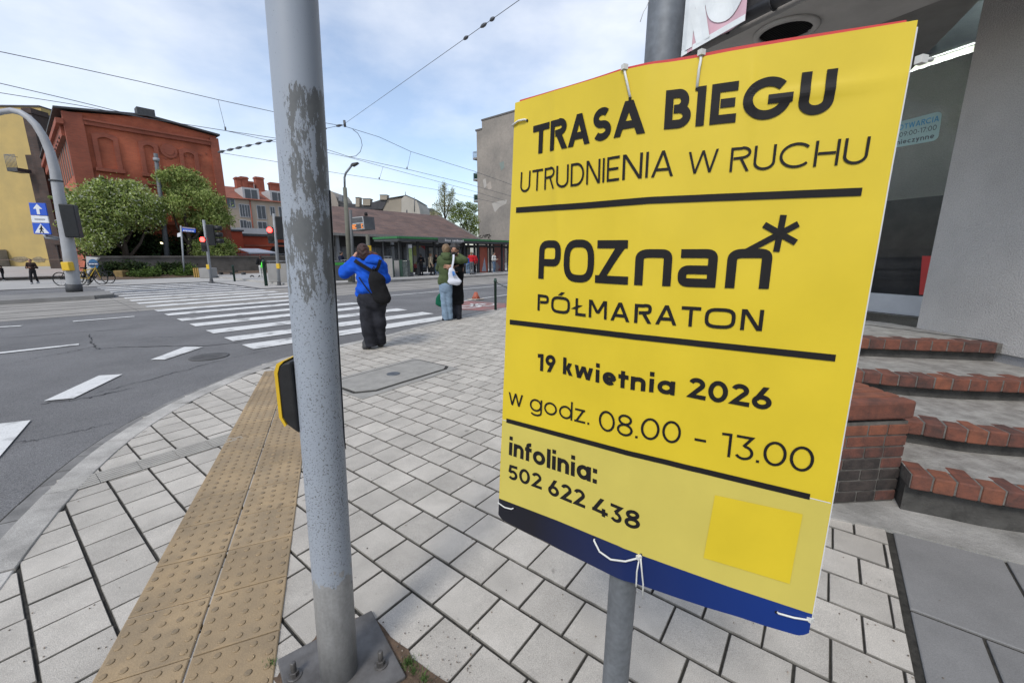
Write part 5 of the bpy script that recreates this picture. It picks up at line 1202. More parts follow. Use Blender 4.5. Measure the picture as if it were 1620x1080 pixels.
# yellow house
m_ylw = mat('yellow_render', (0.46, 0.335, 0.125), .9, c2=(0.37, 0.28, 0.115), scale=.35, detail=9, bump=.2, bscale=20)
yy = 56.0
yh = thing('yellow_house', 'tall plain yellow rendered house wall at the left edge', 'building', (at(20, 430, yy)[0], yy, 0))
b = MB(); xl, xr = at(-260, 300, yy)[0], at(92, 300, yy)[0]; zl, zr = at(-260, 166, yy)[2], at(88, 170, yy)[2]
b.extr([(xl, yy, -.3), (xr, yy, -.3), (xr, yy, zr), (xl, yy, zl)], (0, 14, 0)); obj('wall', b, m_ylw, yh)
b = MB(); b.extr([(xl, yy - .12, zl + .02), (xr, yy - .12, zr + .02), (xr, yy - .12, zr + .2), (xl, yy - .12, zl + .2)], (0, 14.2, 0)); obj('coping', b, m_zinc, yh)
b = MB(); zp = at(30, 421, yy)[2]; b.prism([(xl, yy - .06), (xr, yy - .06), (xr, yy + .1), (xl, yy + .1)], -.3, zp); obj('plinth', b, mat('pale_plinth', (0.30, 0.285, 0.26), .9, c2=(.22, .2, .17), scale=.6, detail=9), yh)
b = MB(); 
for (px0, py0, px1, py1) in ((18, 405, 44, 415), (52, 406, 72, 416)):
    a_, c_ = at(px0, py1, yy - .04), at(px1, py0, yy - .04); n_ = 14; o_ = []
    for k in range(n_): q = 2 * math.pi * k / n_; o_.append(((a_[0] + c_[0]) / 2 + (c_[0] - a_[0]) / 2 * math.cos(q) * rng.uniform(.7, 1.1), yy - .045, (a_[2] + c_[2]) / 2 + (c_[2] - a_[2]) / 2 * math.sin(q) * rng.uniform(.6, 1.1)))
    b = MB(); b.extr(o_, (0, .03, 0)); obj('render_loss', b, mat('lost_render', (0.23, 0.19, 0.12), .95, var=.3, scale=3), yh)
b = MB(); x0, x1 = at(-12, 400, yy)[0], at(13, 400, yy)[0]; b.prism([(x0, yy - 1.4), (x1, yy - 1.4), (x1, yy - .13), (x0, yy - .13)], -.3, at(5, 395, yy)[2]); obj('grey_porch', b, mat('porch_grey', (0.24, 0.225, 0.20), .9, var=.15, scale=1.2), yh)

# retaining wall, bed, hedge, shrubs
TW = 38.5
rs0, rs1 = st(PT(143, 425, TW))[0], st(PT(480, 425, TW))[0]; zw = PT(200, 408, TW)[2]
rw = MB(); rw.sbox(rs0, rs1, TW, TW + .5, -.2, zw); rw.sbox(rs0 - .05, rs1, TW - .08, TW + .58, zw + .002, zw + .14)
tag(obj('retaining_wall', rw, mat('wall_stone', (0.12, 0.108, 0.095), .92, c2=(.065, .058, .05), scale=1.2, detail=9, bump=.5, bscale=12), loc=W(rs0, TW, 0)), 'low grey brown retaining wall behind the dark hedge', 'wall')
b = MB(); b.add([W(rs0, TW - 3.2, .02), W(rs0 + 11, TW - 3.2, .02), W(rs0 + 16, TW - .01, .25), W(rs0, TW - .01, .25)], [(0, 1, 2, 3)]); struct(obj('planting_bed', b, m_soil))
b = MB(); b.add([W(-60, TW + .5, zw - .1), W(rs1, TW + .5, zw - .1), W(rs1, TB + .2, zw - .1), W(-60, TB + .2, zw - .1)], [(0, 1, 2, 3)]); struct(obj('raised_ground', b, m_soil))
m_hedge = [lf('hedge_dark', (0.020, 0.036, 0.014)), lf('hedge_green', (0.034, 0.058, 0.018)), lf('hedge_olive', (0.05, 0.065, 0.022))]
def hedge(label, pxs, py0, py1, t, n):
    s0, s1 = st(PT(pxs[0], 430, t))[0], st(PT(pxs[1], 430, t))[0]; z0, z1 = 0.05, PT(pxs[0], py0, t)[2]
    lob = [(W(s0 + (s1 - s0) * (k + .5) / 7, t, (z0 + z1) * .5 + rng.uniform(-.1, .15)), np.array([abs(s1 - s0) / 8, .6, (z1 - z0) * .55]), 1) for k in range(7)]
    b = MB(); foliage(b, lob, n, .10, (0, 1, 1, 2), shell=.2); o_ = obj('hedge_bush', b, m_hedge, loc=W((s0 + s1) / 2, t, 0)); tag(o_, label, 'hedge')
hedge('dark green clipped hedge bush by the poster board and the parked bicycles', (166, 232), 415, 440, TW - 1.0, 2600); hedge('dark green hedge between the tram mast and the street name sign', (246, 306), 418, 440, TW - 1.0, 2300)
for (px, py, h_, lab) in ((241, 433, .8, 'small green weed clump left of the hedge gap'), (221, 436, .6, 'low leafy weed in the soil bed below the dark hedge'), (300, 432, .9, 'green shrub at the foot of the street name sign'), (284, 432, .55, 'short pale green tuft in front of the tram mast')):
    p = PT(px, py, TW - 2.0); b = MB(); foliage(b, [((p[0], p[1], h_ * .5), np.array([.7, .6, h_ * .5]), 1)], 380, .09, (0, 1), shell=.1)
    tag(obj('weed_clump', b, [lf('weed_a', (0.06, 0.10, 0.025)), lf('weed_b', (0.09, 0.14, 0.03))], loc=(p[0], p[1], 0)), lab, 'plant')
TS = 42.9
def lobesT(lst, t, dep=1.6):
    o_ = []
    for (px, py, rx, rz) in lst:
        dt = rng.uniform(-.8, .8); p = PT(px, py, t + dt); zc_ = math.hypot(p[0], p[1]) / F * .86
        o_.append((p, np.array([rx * zc_ * 1.18, min(dep, rx * zc_), rz * zc_ * 1.1]), rx * rz))
    return o_
base = PT(196, 405, TS)
tb = lambda px, py, dt=0: PT(px, py, TS + dt)
tree('flowering_shrub', 'broad green shrub with white blossom arching before the brick hall', 'shrub', base,
     lobesT([(128, 320, 18, 14), (150, 312, 20, 16), (172, 305, 20, 15), (196, 306, 22, 16), (218, 318, 20, 18), (238, 330, 16, 18), (140, 342, 20, 18), (168, 340, 24, 20), (200, 340, 22, 18), (228, 350, 16, 14), (125, 362, 16, 18), (148, 376, 17, 20), (172, 372, 13, 14), (112, 322, 9, 9), (252, 346, 8, 9), (160, 292, 12, 6), (208, 292, 12, 5), (183, 360, 12, 12)], TS), 34000, .09, m_lf, (0, 0, 1, 1, 2, 0, 1, 0, 1, 1, 3), .2,
     [([tb(200, 408), tb(196, 385), tb(180, 350), tb(160, 325)], .22, .05), ([tb(196, 388), tb(215, 350), tb(228, 330)], .14, .04), ([tb(198, 395), tb(165, 375), tb(140, 345)], .12, .03), ([tb(204, 408), tb(222, 385), tb(236, 350)], .14, .04)])
tree('leafy_shrub', 'taller bright green shrub behind the tram mast and the right-hand red signal', 'shrub', PT(300, 410, TS),
     lobesT([(268, 290, 13, 16), (290, 284, 16, 15), (312, 296, 16, 15), (326, 318, 16, 16), (296, 312, 20, 14), (274, 325, 14, 13), (344, 334, 14, 14), (356, 348, 12, 10), (330, 350, 18, 14), (304, 345, 16, 14), (348, 392, 18, 14), (336, 408, 20, 14), (320, 396, 14, 16), (362, 404, 10, 10), (256, 278, 7, 8), (282, 268, 9, 5), (345, 320, 8, 8)], TS), 30000, .085, m_lf, (0, 0, 1, 1, 1, 2), .2,
     [([tb(300, 412), tb(300, 380), tb(292, 340), tb(286, 300)], .22, .05), ([tb(300, 385), tb(322, 360), tb(338, 340)], .14, .04), ([tb(302, 392), tb(280, 360), tb(270, 320)], .12, .04)])
b = MB(); lob = [(PT(px, py, TS + 1.6), np.array([1.6, .7, 1.0]), 1) for px, py in ((150, 392), (170, 385), (192, 380), (215, 378), (238, 382), (262, 392), (285, 388), (308, 380), (330, 385), (180, 398), (225, 396), (300, 398), (345, 396))]  # extra dark leaves, added to stand for the shade low on the hall wall
foliage(b, lob, 9000, .13, (0, 0, 1), shell=.1); tag(obj('shade_foliage', b, m_hedge, loc=PT(240, 405, TS + 1.6)), 'added dark foliage standing for the shade between the retaining wall and the brick hall', 'shrub')
# lamp glow seen under the shrub
p = PT(257, 384, TB - 1.0); b = MB(); b.tube([p - np.array([.12, 0, 0]), p + np.array([.12, 0, -.05])], .07, 8); ll = tag(obj('wall_lamp', b, emis('warm_lamp', (1, .85, .5), 3.0), loc=p), 'small warm lamp glowing on the wall under the shrubs', 'lamp')

# ------------------------------------------------------------------ middle distance: tenement with red roof, low red building
m_beige = mat('beige_render', (0.42, 0.345, 0.265), .9, var=.06, scale=.4, detail=8); m_rtile = brickmat('red_tiles', (0.27, 0.085, 0.05), (0.22, 0.07, 0.042), (0.15, .05, .03), .3, .33, .02, axis='roof', dirt=.25, ang=ANG)
m_win = mat('window_dark', (0.05, 0.055, 0.065), .25, var=.2, spec=.6); m_wfr = mat('window_frame_white', (0.42, 0.42, 0.42), .6, var=.05)
TT = 84.0
te = thing('beige_tenement', 'beige rendered tenement with red tiled roof and chimneys far behind the low red building', 'building', PT(380, 430, TT))
sl_, sr_ = st(PT(318, 350, TT))[0], st(PT(508, 350, TT))[0]; ze = (PT(350, 312, TT)[2] + PT(446, 321, TT)[2]) / 2; zrg = PT(400, 299, TT + 7)[2]
b = MB(); b.sbox(sl_, sr_, TT, TT + 14, -1, ze); obj('wall', b, m_beige, te)
b = MB(); b.extr([W(sl_, TT - .5, ze), W(sl_, TT + 7, zrg), W(sl_, TT + 14.5, ze)], W(sr_, 0, 0) - W(sl_, 0, 0)); rf = obj('roof', b, m_rtile, te)
for px, w_, h_ in ((378, .9, 1.7), (387, 1.2, 1.9), (396, 1.0, 1.2), (411, 1.4, 2.2), (438, 2.6, 1.5)):
    p = PT(px, 298, TT + 6.5); s_ = st(p)[0]; b = MB(); b.sbox(s_ - w_ / 2, s_ + w_ / 2, TT + 6, TT + 7.2, zrg - 1.5, zrg + h_); b.sbox(s_ - w_ / 2 - .12, s_ + w_ / 2 + .12, TT + 5.9, TT + 7.3, zrg + h_ - .35, zrg + h_ - .15); obj('chimney', b, m_btrim, rf)
def win(px, py, w_, h_, t, par, o=.08, fr=True):
    p = PT(px, py, t); s_ = st(p)[0]; b = MB(); b.sbox(s_ - w_ / 2, s_ + w_ / 2, t - o, t + .05, p[2] - h_ / 2, p[2] + h_ / 2); f_ = obj('window', b, m_wfr, par)
    b = MB(); b.sbox(s_ - w_ / 2 + .12, s_ - .05, t - o - .02, t, p[2] - h_ / 2 + .12, p[2] + h_ / 2 - .12); b.sbox(s_ + .05, s_ + w_ / 2 - .12, t - o - .02, t, p[2] - h_ / 2 + .12, p[2] + h_ / 2 - .12); obj('pane', b, m_win, f_)
for px, py, w_, h_ in ((364, 321, 1.5, 1.6), (383, 333, .9, 2.2), (391.5, 334, .9, 2.2), (413.5, 336, 1.5, 2.4), (431, 334, .9, 1.6), (446, 337, 1.2, 2.2), (385, 355, 1.1, 1.6), (394, 357, .8, 1.6), (415, 357, 1.6, 1.5), (440, 357, 1.3, 1.5), (346, 330, 1.3, 2.2)): win(px, py, w_, h_, TT, te)
for px, py in ((394, 308.5), (436, 313)):
    p = PT(px, py, TT + 1.2); s_ = st(p)[0]; b = MB(); b.sbox(s_ - 1.3, s_ + 1.3, TT + .2, TT + 4, p[2] - 1.1, p[2] + 1.1); d_ = obj('dormer', b, m_wfr, te); b = MB(); b.sbox(s_ - .95, s_ - .08, TT + .15, TT + .3, p[2] - .8, p[2] + .8); b.sbox(s_ + .08, s_ + .95, TT + .15, TT + .3, p[2] - .8, p[2] + .8); obj('pane', b, m_win, d_)
b = MB(); p = PT(397.5, 340, TT); b.tube([W(st(p)[0], TT - .15, 0), W(st(p)[0], TT - .15, ze)], .1, 6); obj('drainpipe', b, m_btrim, te)
TR = 62.0
lr = thing('red_low_building', 'low red painted building with a white parapet below the beige tenement', 'building', PT(400, 420, TR))
m_rp = mat('red_paint_wall', (0.36, 0.065, 0.03), .9, var=.12, scale=.5, detail=8); m_ofw = mat('off_white', (0.42, 0.425, 0.43), .8, var=.06, scale=.5)
a0, a1, a2 = st(PT(350, 390, TR))[0], st(PT(386, 390, TR))[0], st(PT(520, 390, TR))[0]; z1_, z2_ = PT(370, 366, TR)[2], PT(420, 374, TR)[2]
b = MB(); b.sbox(a0, a1, TR, TR + 10, -1, z1_); b.sbox(a1 + .003, a2, TR + .6, TR + 10, -1, z2_); obj('wall', b, m_rp, lr)
b = MB(); b.sbox(a0 - .2, a1 + .15, TR - .2, TR + 10, z1_ + .002, z1_ + .22); b.sbox(a1 + .16, a2, TR + .3, TR + 10, z2_ + .002, z2_ + .30); obj('roof_edge', b, m_zinc, lr)
b = MB(); zq = PT(400, 361, TR + 8)[2]; b.sbox(a0 + 2, a2, TR + 8, TR + 9, z2_ - 1, zq); obj('parapet', b, m_ofw, lr)
b = MB(); b.sbox(a1 + .2, a2, TR + .45, TR + .58, z2_ - 1.3, z2_ - 1.1); obj('cornice', b, m_btrim, lr)
b = MB(); c = st(PT(449, 400, TR))[0]; b.extr([W(s, TR + .56, z) for s, z in arch_outline(c - 1.6, c + 1.6, .5, 3.2, 1.2)], np.array([N2[0], N2[1], 0]) * .1); obj('arch_opening', b, m_blk, lr)
# white canopy, fence and concrete screen
p = PT(410, 397, 52.0); s_ = st(p)[0]; cn = thing('white_canopy', 'flat white market canopy standing before the red low building', 'canopy', W(s_, 52, 0))
b = MB(); sa, sb = st(PT(388, 397, 52))[0], st(PT(434, 397, 52))[0]; z_ = PT(410, 396, 52)[2]; b.extr([W(sa, 51, z_ - .35), W(sb, 51, z_ - .35), W(sb - .8, 54.5, z_ + .1), W(sa, 54.5, z_ + .1)], (0, 0, .12)); obj('top', b, mat('canopy_white', (0.72, 0.74, 0.76), .6, var=.03), cn)
for s__ in (sa + .3, sb - .3): b = MB(); b.tube([W(s__, 51.4, 0), W(s__, 51.4, z_ - .3)], .05, 6); obj('post', b, m_galv, cn)
TFN = 44.5
fn_ = thing('metal_fence', 'grey railing fence on a low wall behind the scooter', 'fence', PT(420, 425, TFN)); sa, sb = st(PT(372, 415, TFN))[0], st(PT(470, 415, TFN))[0]
z0, z1 = PT(420, 412, TFN)[2], PT(420, 401, TFN)[2]
b = MB(); b.sbox(sa, sb, TFN, TFN + .4, -.1, z0); obj('low_wall', b, MATS['wall_stone'], fn_)
b = MB(); b.sbox(sa, sb, TFN + .15, TFN + .2, z1 - .06, z1); b.sbox(sa, sb, TFN + .15, TFN + .2, z0 + .08, z0 + .13)
k = sa
while k < sb: b.sbox(k, k + .035, TFN + .152, TFN + .198, z0, z1 - .061); k += .13
obj('railing', b, m_galv, fn_)

# ------------------------------------------------------------------ tram stop side: market hall, shelter, poles
m_roofb = brickmat('hall_roof_tiles', (0.16, 0.098, 0.077), (0.115, 0.076, 0.066), (0.05, .035, .03), 1.1, .16, .012, axis='roof', dirt=.28, ang=ANG)
TE = 39.0
eL, eR = PT(470, 362.5, TE), PT(757, 380, TE); zE = (PT(515, 366, TE)[2] + PT(632, 374.5, TE)[2]) / 2
sEL, sER = st(PT(486, 364, TE))[0], st(eR)[0]
TRG = TE + 8
for _ in range(40):
    if st(PT(716, 345, TRG))[0] > sER: break
    TRG += .25
zRG = (PT(716, 345, TRG)[2] + PT(530, 324, TRG)[2]) / 2
mh = thing('market_hall', 'long low hall with brown tiled roof and dark open front behind the tram stop', 'hall', W(sER - 10, TE + 2, 0))
sRL = st(PT(505, 323, TRG))[0]; TBK = 2 * TRG - TE; b = MB(); b.add([W(sEL, TE, zE), W(sER, TE, zE), W(sER, TRG, zRG), W(sRL, TRG, zRG), W(sER, TBK, zE), W(sRL + 4, TBK, zE)], [(0, 1, 2, 3), (4, 5, 3, 2), (0, 3, 5), (1, 4, 2), (0, 5, 4, 1)]); obj('roof', b, m_roofb, mh)
b = MB(); b.sbox(sEL, sER + .02, TE - .12, TE - .003, zE - .22, zE + .03); b.extr([W(sER + .003, TE - .1, zE - .1), W(sER + .003, TRG, zRG - .1), W(sER + .003, TRG, zRG + .12), W(sER + .003, TE - .1, zE + .12)], np.array([D2[0], D2[1], 0]) * .18); obj('roof_edge', b, mat('roof_trim', (0.16, 0.155, 0.145), .8, var=.15), mh)
m_hall = mat('hall_front', (0.14, 0.145, 0.15), .85, var=.2, scale=.6, detail=8)
b = MB(); b.sbox(sEL + 3, sER - .3, TE + 3, TE + 9, -.1, zE); obj('wall', b, m_hall, mh)
b = MB(); b.sbox(sEL, sER - .3, TE + 2.2, TE + 2.99, PT(560, 390, TE + 2.2)[2], zE); obj('eave_shade', b, mat('eave_shade_black', (0.012, 0.012, 0.013), .7), mh)  # near-black box painted in for the shade of the recess under the eave
for px in (540, 560, 600, 607, 616, 625, 632): 
    p = PT(px, 408, TE + 3); s_ = st(p)[0]; w_ = .9 if px > 590 else .5
    b = MB(); b.sbox(s_ - w_ / 2, s_ + w_ / 2, TE + 2.93, TE + 3.05, 1.0, 2.7); f_ = obj('window', b, mat('hall_winframe', (0.20, 0.205, 0.21), .6), mh); b = MB(); b.sbox(s_ - w_ / 2 + .08, s_ + w_ / 2 - .08, TE + 2.90, TE + 3.0, 1.08, 2.62); obj('pane', b, m_win, f_)
for k in range(8):
    s_ = sEL + 3 + k * 6.2
    if s_ < sER - 1: b = MB(); b.sbox(s_ - .15, s_ + .15, TE + .4, TE + .7, -.1, zE - .003); obj('post', b, m_hall, mh)

# shelter
m_shg = mat('shelter_green', (0.035, 0.16, 0.055), .5, var=.1); m_shd = mat('shelter_dark', (0.035, 0.037, 0.04), .5, var=.15); m_shr = mat('shelter_roof_grey', (0.09, 0.095, 0.10), .6, var=.1)
m_shgl = glass('shelter_glass', (0.10, 0.11, 0.115), .05, .72)
TSH = st(G(636, 437.5, PZ))[1]; s0 = st(PT(633, 437, TSH))[0]; s1 = st(PT(846, 437, TSH))[0]
zr0 = np.mean([PT(634, 384, TSH)[2], PT(740, 385.5, TSH)[2]]); zr1 = np.mean([PT(634, 374.5, TSH - .6)[2], PT(740, 377.5, TSH - .6)[2]])
sh = thing('tram_shelter', 'long dark glass tram stop shelter with green roof edge and poster panels', 'shelter', W(s0, TSH, PZ))
b = MB(); b.sbox(s0 - .4, s1, TSH - .6, TSH + 2.2, zr0 + .08, zr1 - .05); obj('roof', b, m_shr, sh)
b = MB(); b.sbox(s0 - .45, s1, TSH - .68, TSH - .603, zr0 + .22, zr1); b.sbox(s0 - .48, s0 - .403, TSH - .60, TSH + 2.2, zr0 + .22, zr1); obj('green_fascia', b, m_shg, sh)
b = MB(); sn0, sn1 = st(PT(693, 380, TSH - .68))[0], st(PT(730, 380, TSH - .68))[0]; b.sbox(sn0, sn1, TSH - .72, TSH - .683, zr0 + .02, zr1 + .03); nm = obj('name_panel', b, mat('name_grey', (0.11, 0.115, 0.12), .5), sh)
b = MB(); zc = (zr0 + zr1) / 2; s_ = st(PT(704, 380, TSH - .72))[0]
for k in range(13):
    if k in (4,): continue
    b.sbox(s_ + k * .14, s_ + k * .14 + .09, TSH - .728, TSH - .721, zc - .06, zc + .06 + (.05 if k % 4 == 0 else 0))
obj('lettering', b, mat('dull_white', (0.5, 0.5, 0.5), .6), nm)
LTH = s1 - s0; npst = 11
for k in range(npst):
    s_ = s0 + .15 + k * (LTH - .3) / (npst - 1)
    for t_ in (TSH + .1, TSH + 1.9):
        b = MB(); b.sbox(s_ - .07, s_ + .07, t_ - .07, t_ + .07, PZ, zr0 + .079); obj('post', b, m_shd, sh)
for k in range(npst - 1):
    a_, c_ = s0 + .25 + k * (LTH - .3) / (npst - 1), s0 + .05 + (k + 1) * (LTH - .3) / (npst - 1)
    b = MB(); b.sbox(a_, c_, TSH + 1.88, TSH + 1.92, PZ + .2, zr0 - .25); obj('pane', b, m_shgl, sh)
    b = MB(); b.sbox(a_, c_, TSH + 1.86, TSH + 1.94, zr0 - .24, zr0 - .12); b.sbox(a_, c_, TSH + .06, TSH + .14, zr0 - .20, zr0 - .06); obj('rail', b, m_shd, sh)
def noisy_print(name, cols, scale):
    if name in MATS: return MATS[name]
    m, nt, bs = NT(name); N_ = nt.nodes; tcc = N_.new('ShaderNodeTexCoord'); vo = N_.new('ShaderNodeTexVoronoi'); vo.inputs['Scale'].default_value = scale; cr = N_.new('ShaderNodeValToRGB'); cr.color_ramp.interpolation = 'CONSTANT'
    sx_ = N_.new('ShaderNodeSeparateColor')
    nt.links.new(tcc.outputs['Object'], vo.inputs['Vector']); nt.links.new(vo.outputs['Color'], sx_.inputs[0]); nt.links.new(sx_.outputs[0], cr.inputs['Fac']); nt.links.new(cr.outputs['Color'], bs.inputs['Base Color']); bs.inputs['Roughness'].default_value = .3
    while len(cr.color_ramp.elements) < len(cols): cr.color_ramp.elements.new(.5)
    for i, (e, c) in enumerate(zip(cr.color_ramp.elements, cols)): e.position = i / len(cols); e.color = (*c, 1)
    MATS[name] = m; return m
m_p1 = noisy_print('poster_mixed', [(.35, .34, .3), (.30, .33, .10), (.22, .24, .28), (.42, .41, .38), (.33, .05, .05)], 1.6); m_p2 = noisy_print('poster_map', [(.34, .34, .33), (.28, .30, .32), (.36, .37, .22), (.15, .17, .2)], 2.4)
m_p3 = mat('poster_orange', (0.42, 0.10, 0.055), .4, c2=(.30, .07, .045), scale=1.0); m_p4 = noisy_print('poster_pink', [(.36, .14, .12), (.40, .30, .27), (.33, .10, .09), (.25, .2, .22)], 1.3)
for (px0, px1, py0, py1, m, t_) in ((653, 672, 388, 428, m_p1, TSH + 1.7), (678, 692, 392, 428, m_p2, TSH + 1.7), (758, 770, 390, 431, m_p3, TSH + .3), (781, 797, 386, 432, m_p4, TSH + 1.7), (738, 742, 392, 420, m_p2, TSH + 1.7)):
    a_, c_ = st(PT(px0, 400, t_))[0], st(PT(px1, 400, t_))[0]; za_, zb_ = PT((px0 + px1) / 2, py1, t_)[2], PT((px0 + px1) / 2, py0, t_)[2]
    b = MB(); b.sbox(a_ - .09, c_ + .09, t_ - .05, t_ + .05, max(PZ, za_ - .12), zb_ + .12); f_ = obj('poster_panel', b, m_shd, sh); b = MB(); b.sbox(a_, c_, t_ - .07, t_ - .051, za_, zb_); pp_ = obj('poster', b, m, f_)
    if m is m_p3:
        b = MB(); b.extr([W(a_ + .2, t_ - .075, za_ + .1), W(c_ - .15, t_ - .075, za_ + .1), W((a_ + c_) / 2 + .1, t_ - .075, (za_ + zb_) / 2 + .2)], (-N2[0] * .004, -N2[1] * .004, 0)); obj('print', b, mat('print_pale', (.33, .36, .42), .4), f_)
b = MB(); a_ = st(PT(645, 400, TSH - .3))[0]; b.sbox(a_, a_ + .35, TSH - .35, TSH - .2, PZ, zr0 - .1); en_ = obj('end_panel', b, m_shr, sh)
b = MB(); b.sbox(a_ + .05, a_ + .3, TSH - .362, TSH - .351, PZ + .3, zr0 - .4); obj('green_strip', b, mat('pale_green', (0.25, 0.33, 0.13), .5), en_)
b = MB(); b.sbox(a_ + .04, a_ + .31, TSH - .362, TSH - .351, zr0 - .36, zr0 - .14); obj('timetable', b, mat('dull_white', (0.5, 0.5, 0.5), .6), en_)
bn_ = thing('shelter_bench', 'dark bench inside the tram shelter behind the waiting people', 'bench', W(s0 + 4, TSH + 1.4, PZ))
b = MB(); b.sbox(s0 + 2, s0 + 7, TSH + 1.2, TSH + 1.6, PZ + .42, PZ + .47); obj('seat', b, m_shd, bn_)
for k in (2.4, 4.5, 6.6): b = MB(); b.sbox(s0 + k - .04, s0 + k + .04, TSH + 1.25, TSH + 1.55, PZ, PZ + .419); obj('leg', b, m_shd, bn_)

# street lamp, departure board, plain pole with sticker, screens, bins
def pole_at(name, label, cat, px_b, py_b, z, path_px, r0, r1, m, group=None, n=10):
    g0 = G(px_b, py_b, z); t = thing(name, label, cat, g0, group); pts = [g0] + [at(px, py, g0[1]) for px, py in path_px]
    b = MB(); b.tube(pts, list(np.linspace(r0, r1, len(pts))), n); obj('pole', b, m, t); return t, g0
m_lampg = mat('lamp_concrete', (0.13, 0.13, 0.105), .85, var=.15, scale=3)
sl_t, g0 = pole_at('street_lamp', 'concrete street lamp with thin angled arm beside the departure board', 'street lamp', 555, 446, PZ, [(545.5, 297)], .14, .10, m_lampg)
b = MB(); b.tube([at(545.5, 300, g0[1]), at(545, 281, g0[1]), at(547, 274, g0[1]), at(556, 262.5, g0[1])], .055, 8); obj('arm', b, m_galv, sl_t)
b = MB(); c = at(559.5, 259, g0[1]); b.extr([at(554, 261.5, g0[1]), at(556.5, 258, g0[1]), at(565.5, 256.5, g0[1]), at(562, 259.5, g0[1]), at(557, 262.5, g0[1])], (0, .3, 0)); obj('lamp_head', b, m_zinc, sl_t)
db, g1_ = pole_at('departure_board', 'grey electronic departure board with orange letters on its pole at the tram stop', 'departure board', 560, 447, PZ, [(554.5, 332)], .075, .075, m_shr)
y_ = g1_[1]
q4 = [at(554, 344, y_), at(575, 342, y_), at(577.5, 362.5, y_), at(556, 365, y_)]; b = MB(); b.extr(q4, (0.35, .55, 0)); obj('case', b, m_shr, db)
ins = lambda u, v, o=-.02: (q4[0] * (1-u) + q4[1] * u) * (1-v) + (q4[3] * (1-u) + q4[2] * u) * v + np.array([o * .4, o, 0])
b = MB(); b.extr([ins(.02, .02), ins(.98, .02), ins(.98, .98), ins(.02, .98)], (0, .015, 0)); obj('bezel', b, mat('bezel_white', (.42, .43, .44), .5), db)
b = MB(); b.extr([ins(.07, .07, -.03), ins(.93, .07, -.03), ins(.93, .46, -.03), ins(.07, .46, -.03)], (0, .008, 0)); b.extr([ins(.07, .54, -.03), ins(.93, .54, -.03), ins(.93, .93, -.03), ins(.07, .93, -.03)], (0, .008, 0)); obj('screen', b, m_win, db)
b = MB()
for (u0, u1) in ((.12, .42), (.78, .92)):
    for r_ in range(3): b.extr([ins(u0, .58 + r_ * .115, -.04), ins(u1 - (.08 if r_ == 1 else 0), .58 + r_ * .115, -.04), ins(u1 - (.08 if r_ == 1 else 0), .665 + r_ * .115, -.04), ins(u0, .665 + r_ * .115, -.04)], (0, .006, 0))
obj('lit_text', b, emis('amber_led', (1.0, .30, .05), .8), db)
b = MB(); q = at(579, 339, y_); b.lathe(q, [(.08, -.08), (.09, 0), (.06, .09)], 10); obj('camera_dome', b, m_blk, db)
plp, g2_ = pole_at('grey_pole', 'plain grey pole with a yellow box behind the person in blue', 'pole', 586, 443, PZ, [(581.5, 371)], .11, .11, m_lampg)
b = MB(); q = at(584, 393.5, g2_[1]); b.box(q, (.2, .2, .35), .5); obj('button_box', b, m_ybox, plp)
m_scr = mat('screen_concrete', (0.26, 0.255, 0.245), .85, var=.12, scale=1.2, detail=8)
def screen(label, px0, px1, pyt, pyb, tilt=0.0):
    a_, c_ = G(px0, pyb, PZ), G(px1, pyb, PZ); zt = zrow(a_[1], pyt); t = thing('concrete_screen', label, 'screen', (a_ + c_) / 2, 'low concrete screens at the tram stop')
    d_ = (c_ - a_)[:2]; n_ = np.array([-d_[1], d_[0]]) / np.linalg.norm(d_); b = MB(); b.prism([a_[:2], c_[:2], c_[:2] + n_ * .14, a_[:2] + n_ * .14], PZ, zt); obj('slab', b, m_scr, t, bevel=.02)
    b = MB(); q0, q1 = np.array([*(a_[:2] + n_ * .07), zt + .12]), np.array([*(c_[:2] + n_ * .07), zt + .12]); b.tube([q0, q1], .03, 6)
    for k in (.1, .5, .9): q = q0 + (q1 - q0) * k; b.tube([q, q - np.array([0, 0, .13])], .02, 6)
    obj('rail', b, m_galv, t)
screen('low pale concrete screen behind the left-hand signal with yellow box', 425, 462, 417, 446); screen('pale concrete screen right of the foreground pole by the green bin', 516, 533, 412, 444); screen('low concrete screen between bin and street lamp', 541, 553, 415, 443); screen('concrete screen right of the person in blue by the green container', 609, 622, 409, 439)
m_dgreen = mat('dark_green_paint', (0.018, 0.05, 0.035), .45, var=.1)
a_ = G(535, 443.5, PZ); bi = thing('litter_bin', 'dark litter bin with a bright green band at the tram stop', 'bin', a_)
b = MB(); zt = zrow(a_[1], 413); b.box((a_[0], a_[1], PZ + (zt - PZ) / 2), (.62, .5, zt - PZ), ANG); obj('body', b, m_shr, bi, bevel=.03)
b = MB(); b.box((a_[0], a_[1], PZ + (zt - PZ) * .86), (.63, .51, (zt - PZ) * .12), ANG); obj('band', b, emis('bright_green', (0, 0, 0), 0.0, (0.05, 0.32, 0.05)), bi)
rc = G(633, 438, PZ); rb = thing('green_stop_cabinet', 'dark green framed cabinet with glass and pale panels beside the shelter end', 'cabinet', rc); yq = rc[1]
for (p0, p1, pt, m, nm_) in ((617, 623.5, 412, m_dgreen, 'frame'), (624, 632, 412, m_scr, 'panel'), (632.5, 637, 411, m_dgreen, 'frame'), (637.3, 645, 412, glass('cab_glass', (.08, .1, .1), .1, .3), 'pane')):
    x0, x1 = at(p0, 430, yq)[0], at(p1, 430, yq)[0]; b = MB(); b.prism([(x0, yq), (x1, yq), (x1 + .1, yq + .35), (x0 + .1, yq + .35)], PZ, zrow(yq, pt)); obj(nm_, b, m, rb, bevel=.01)

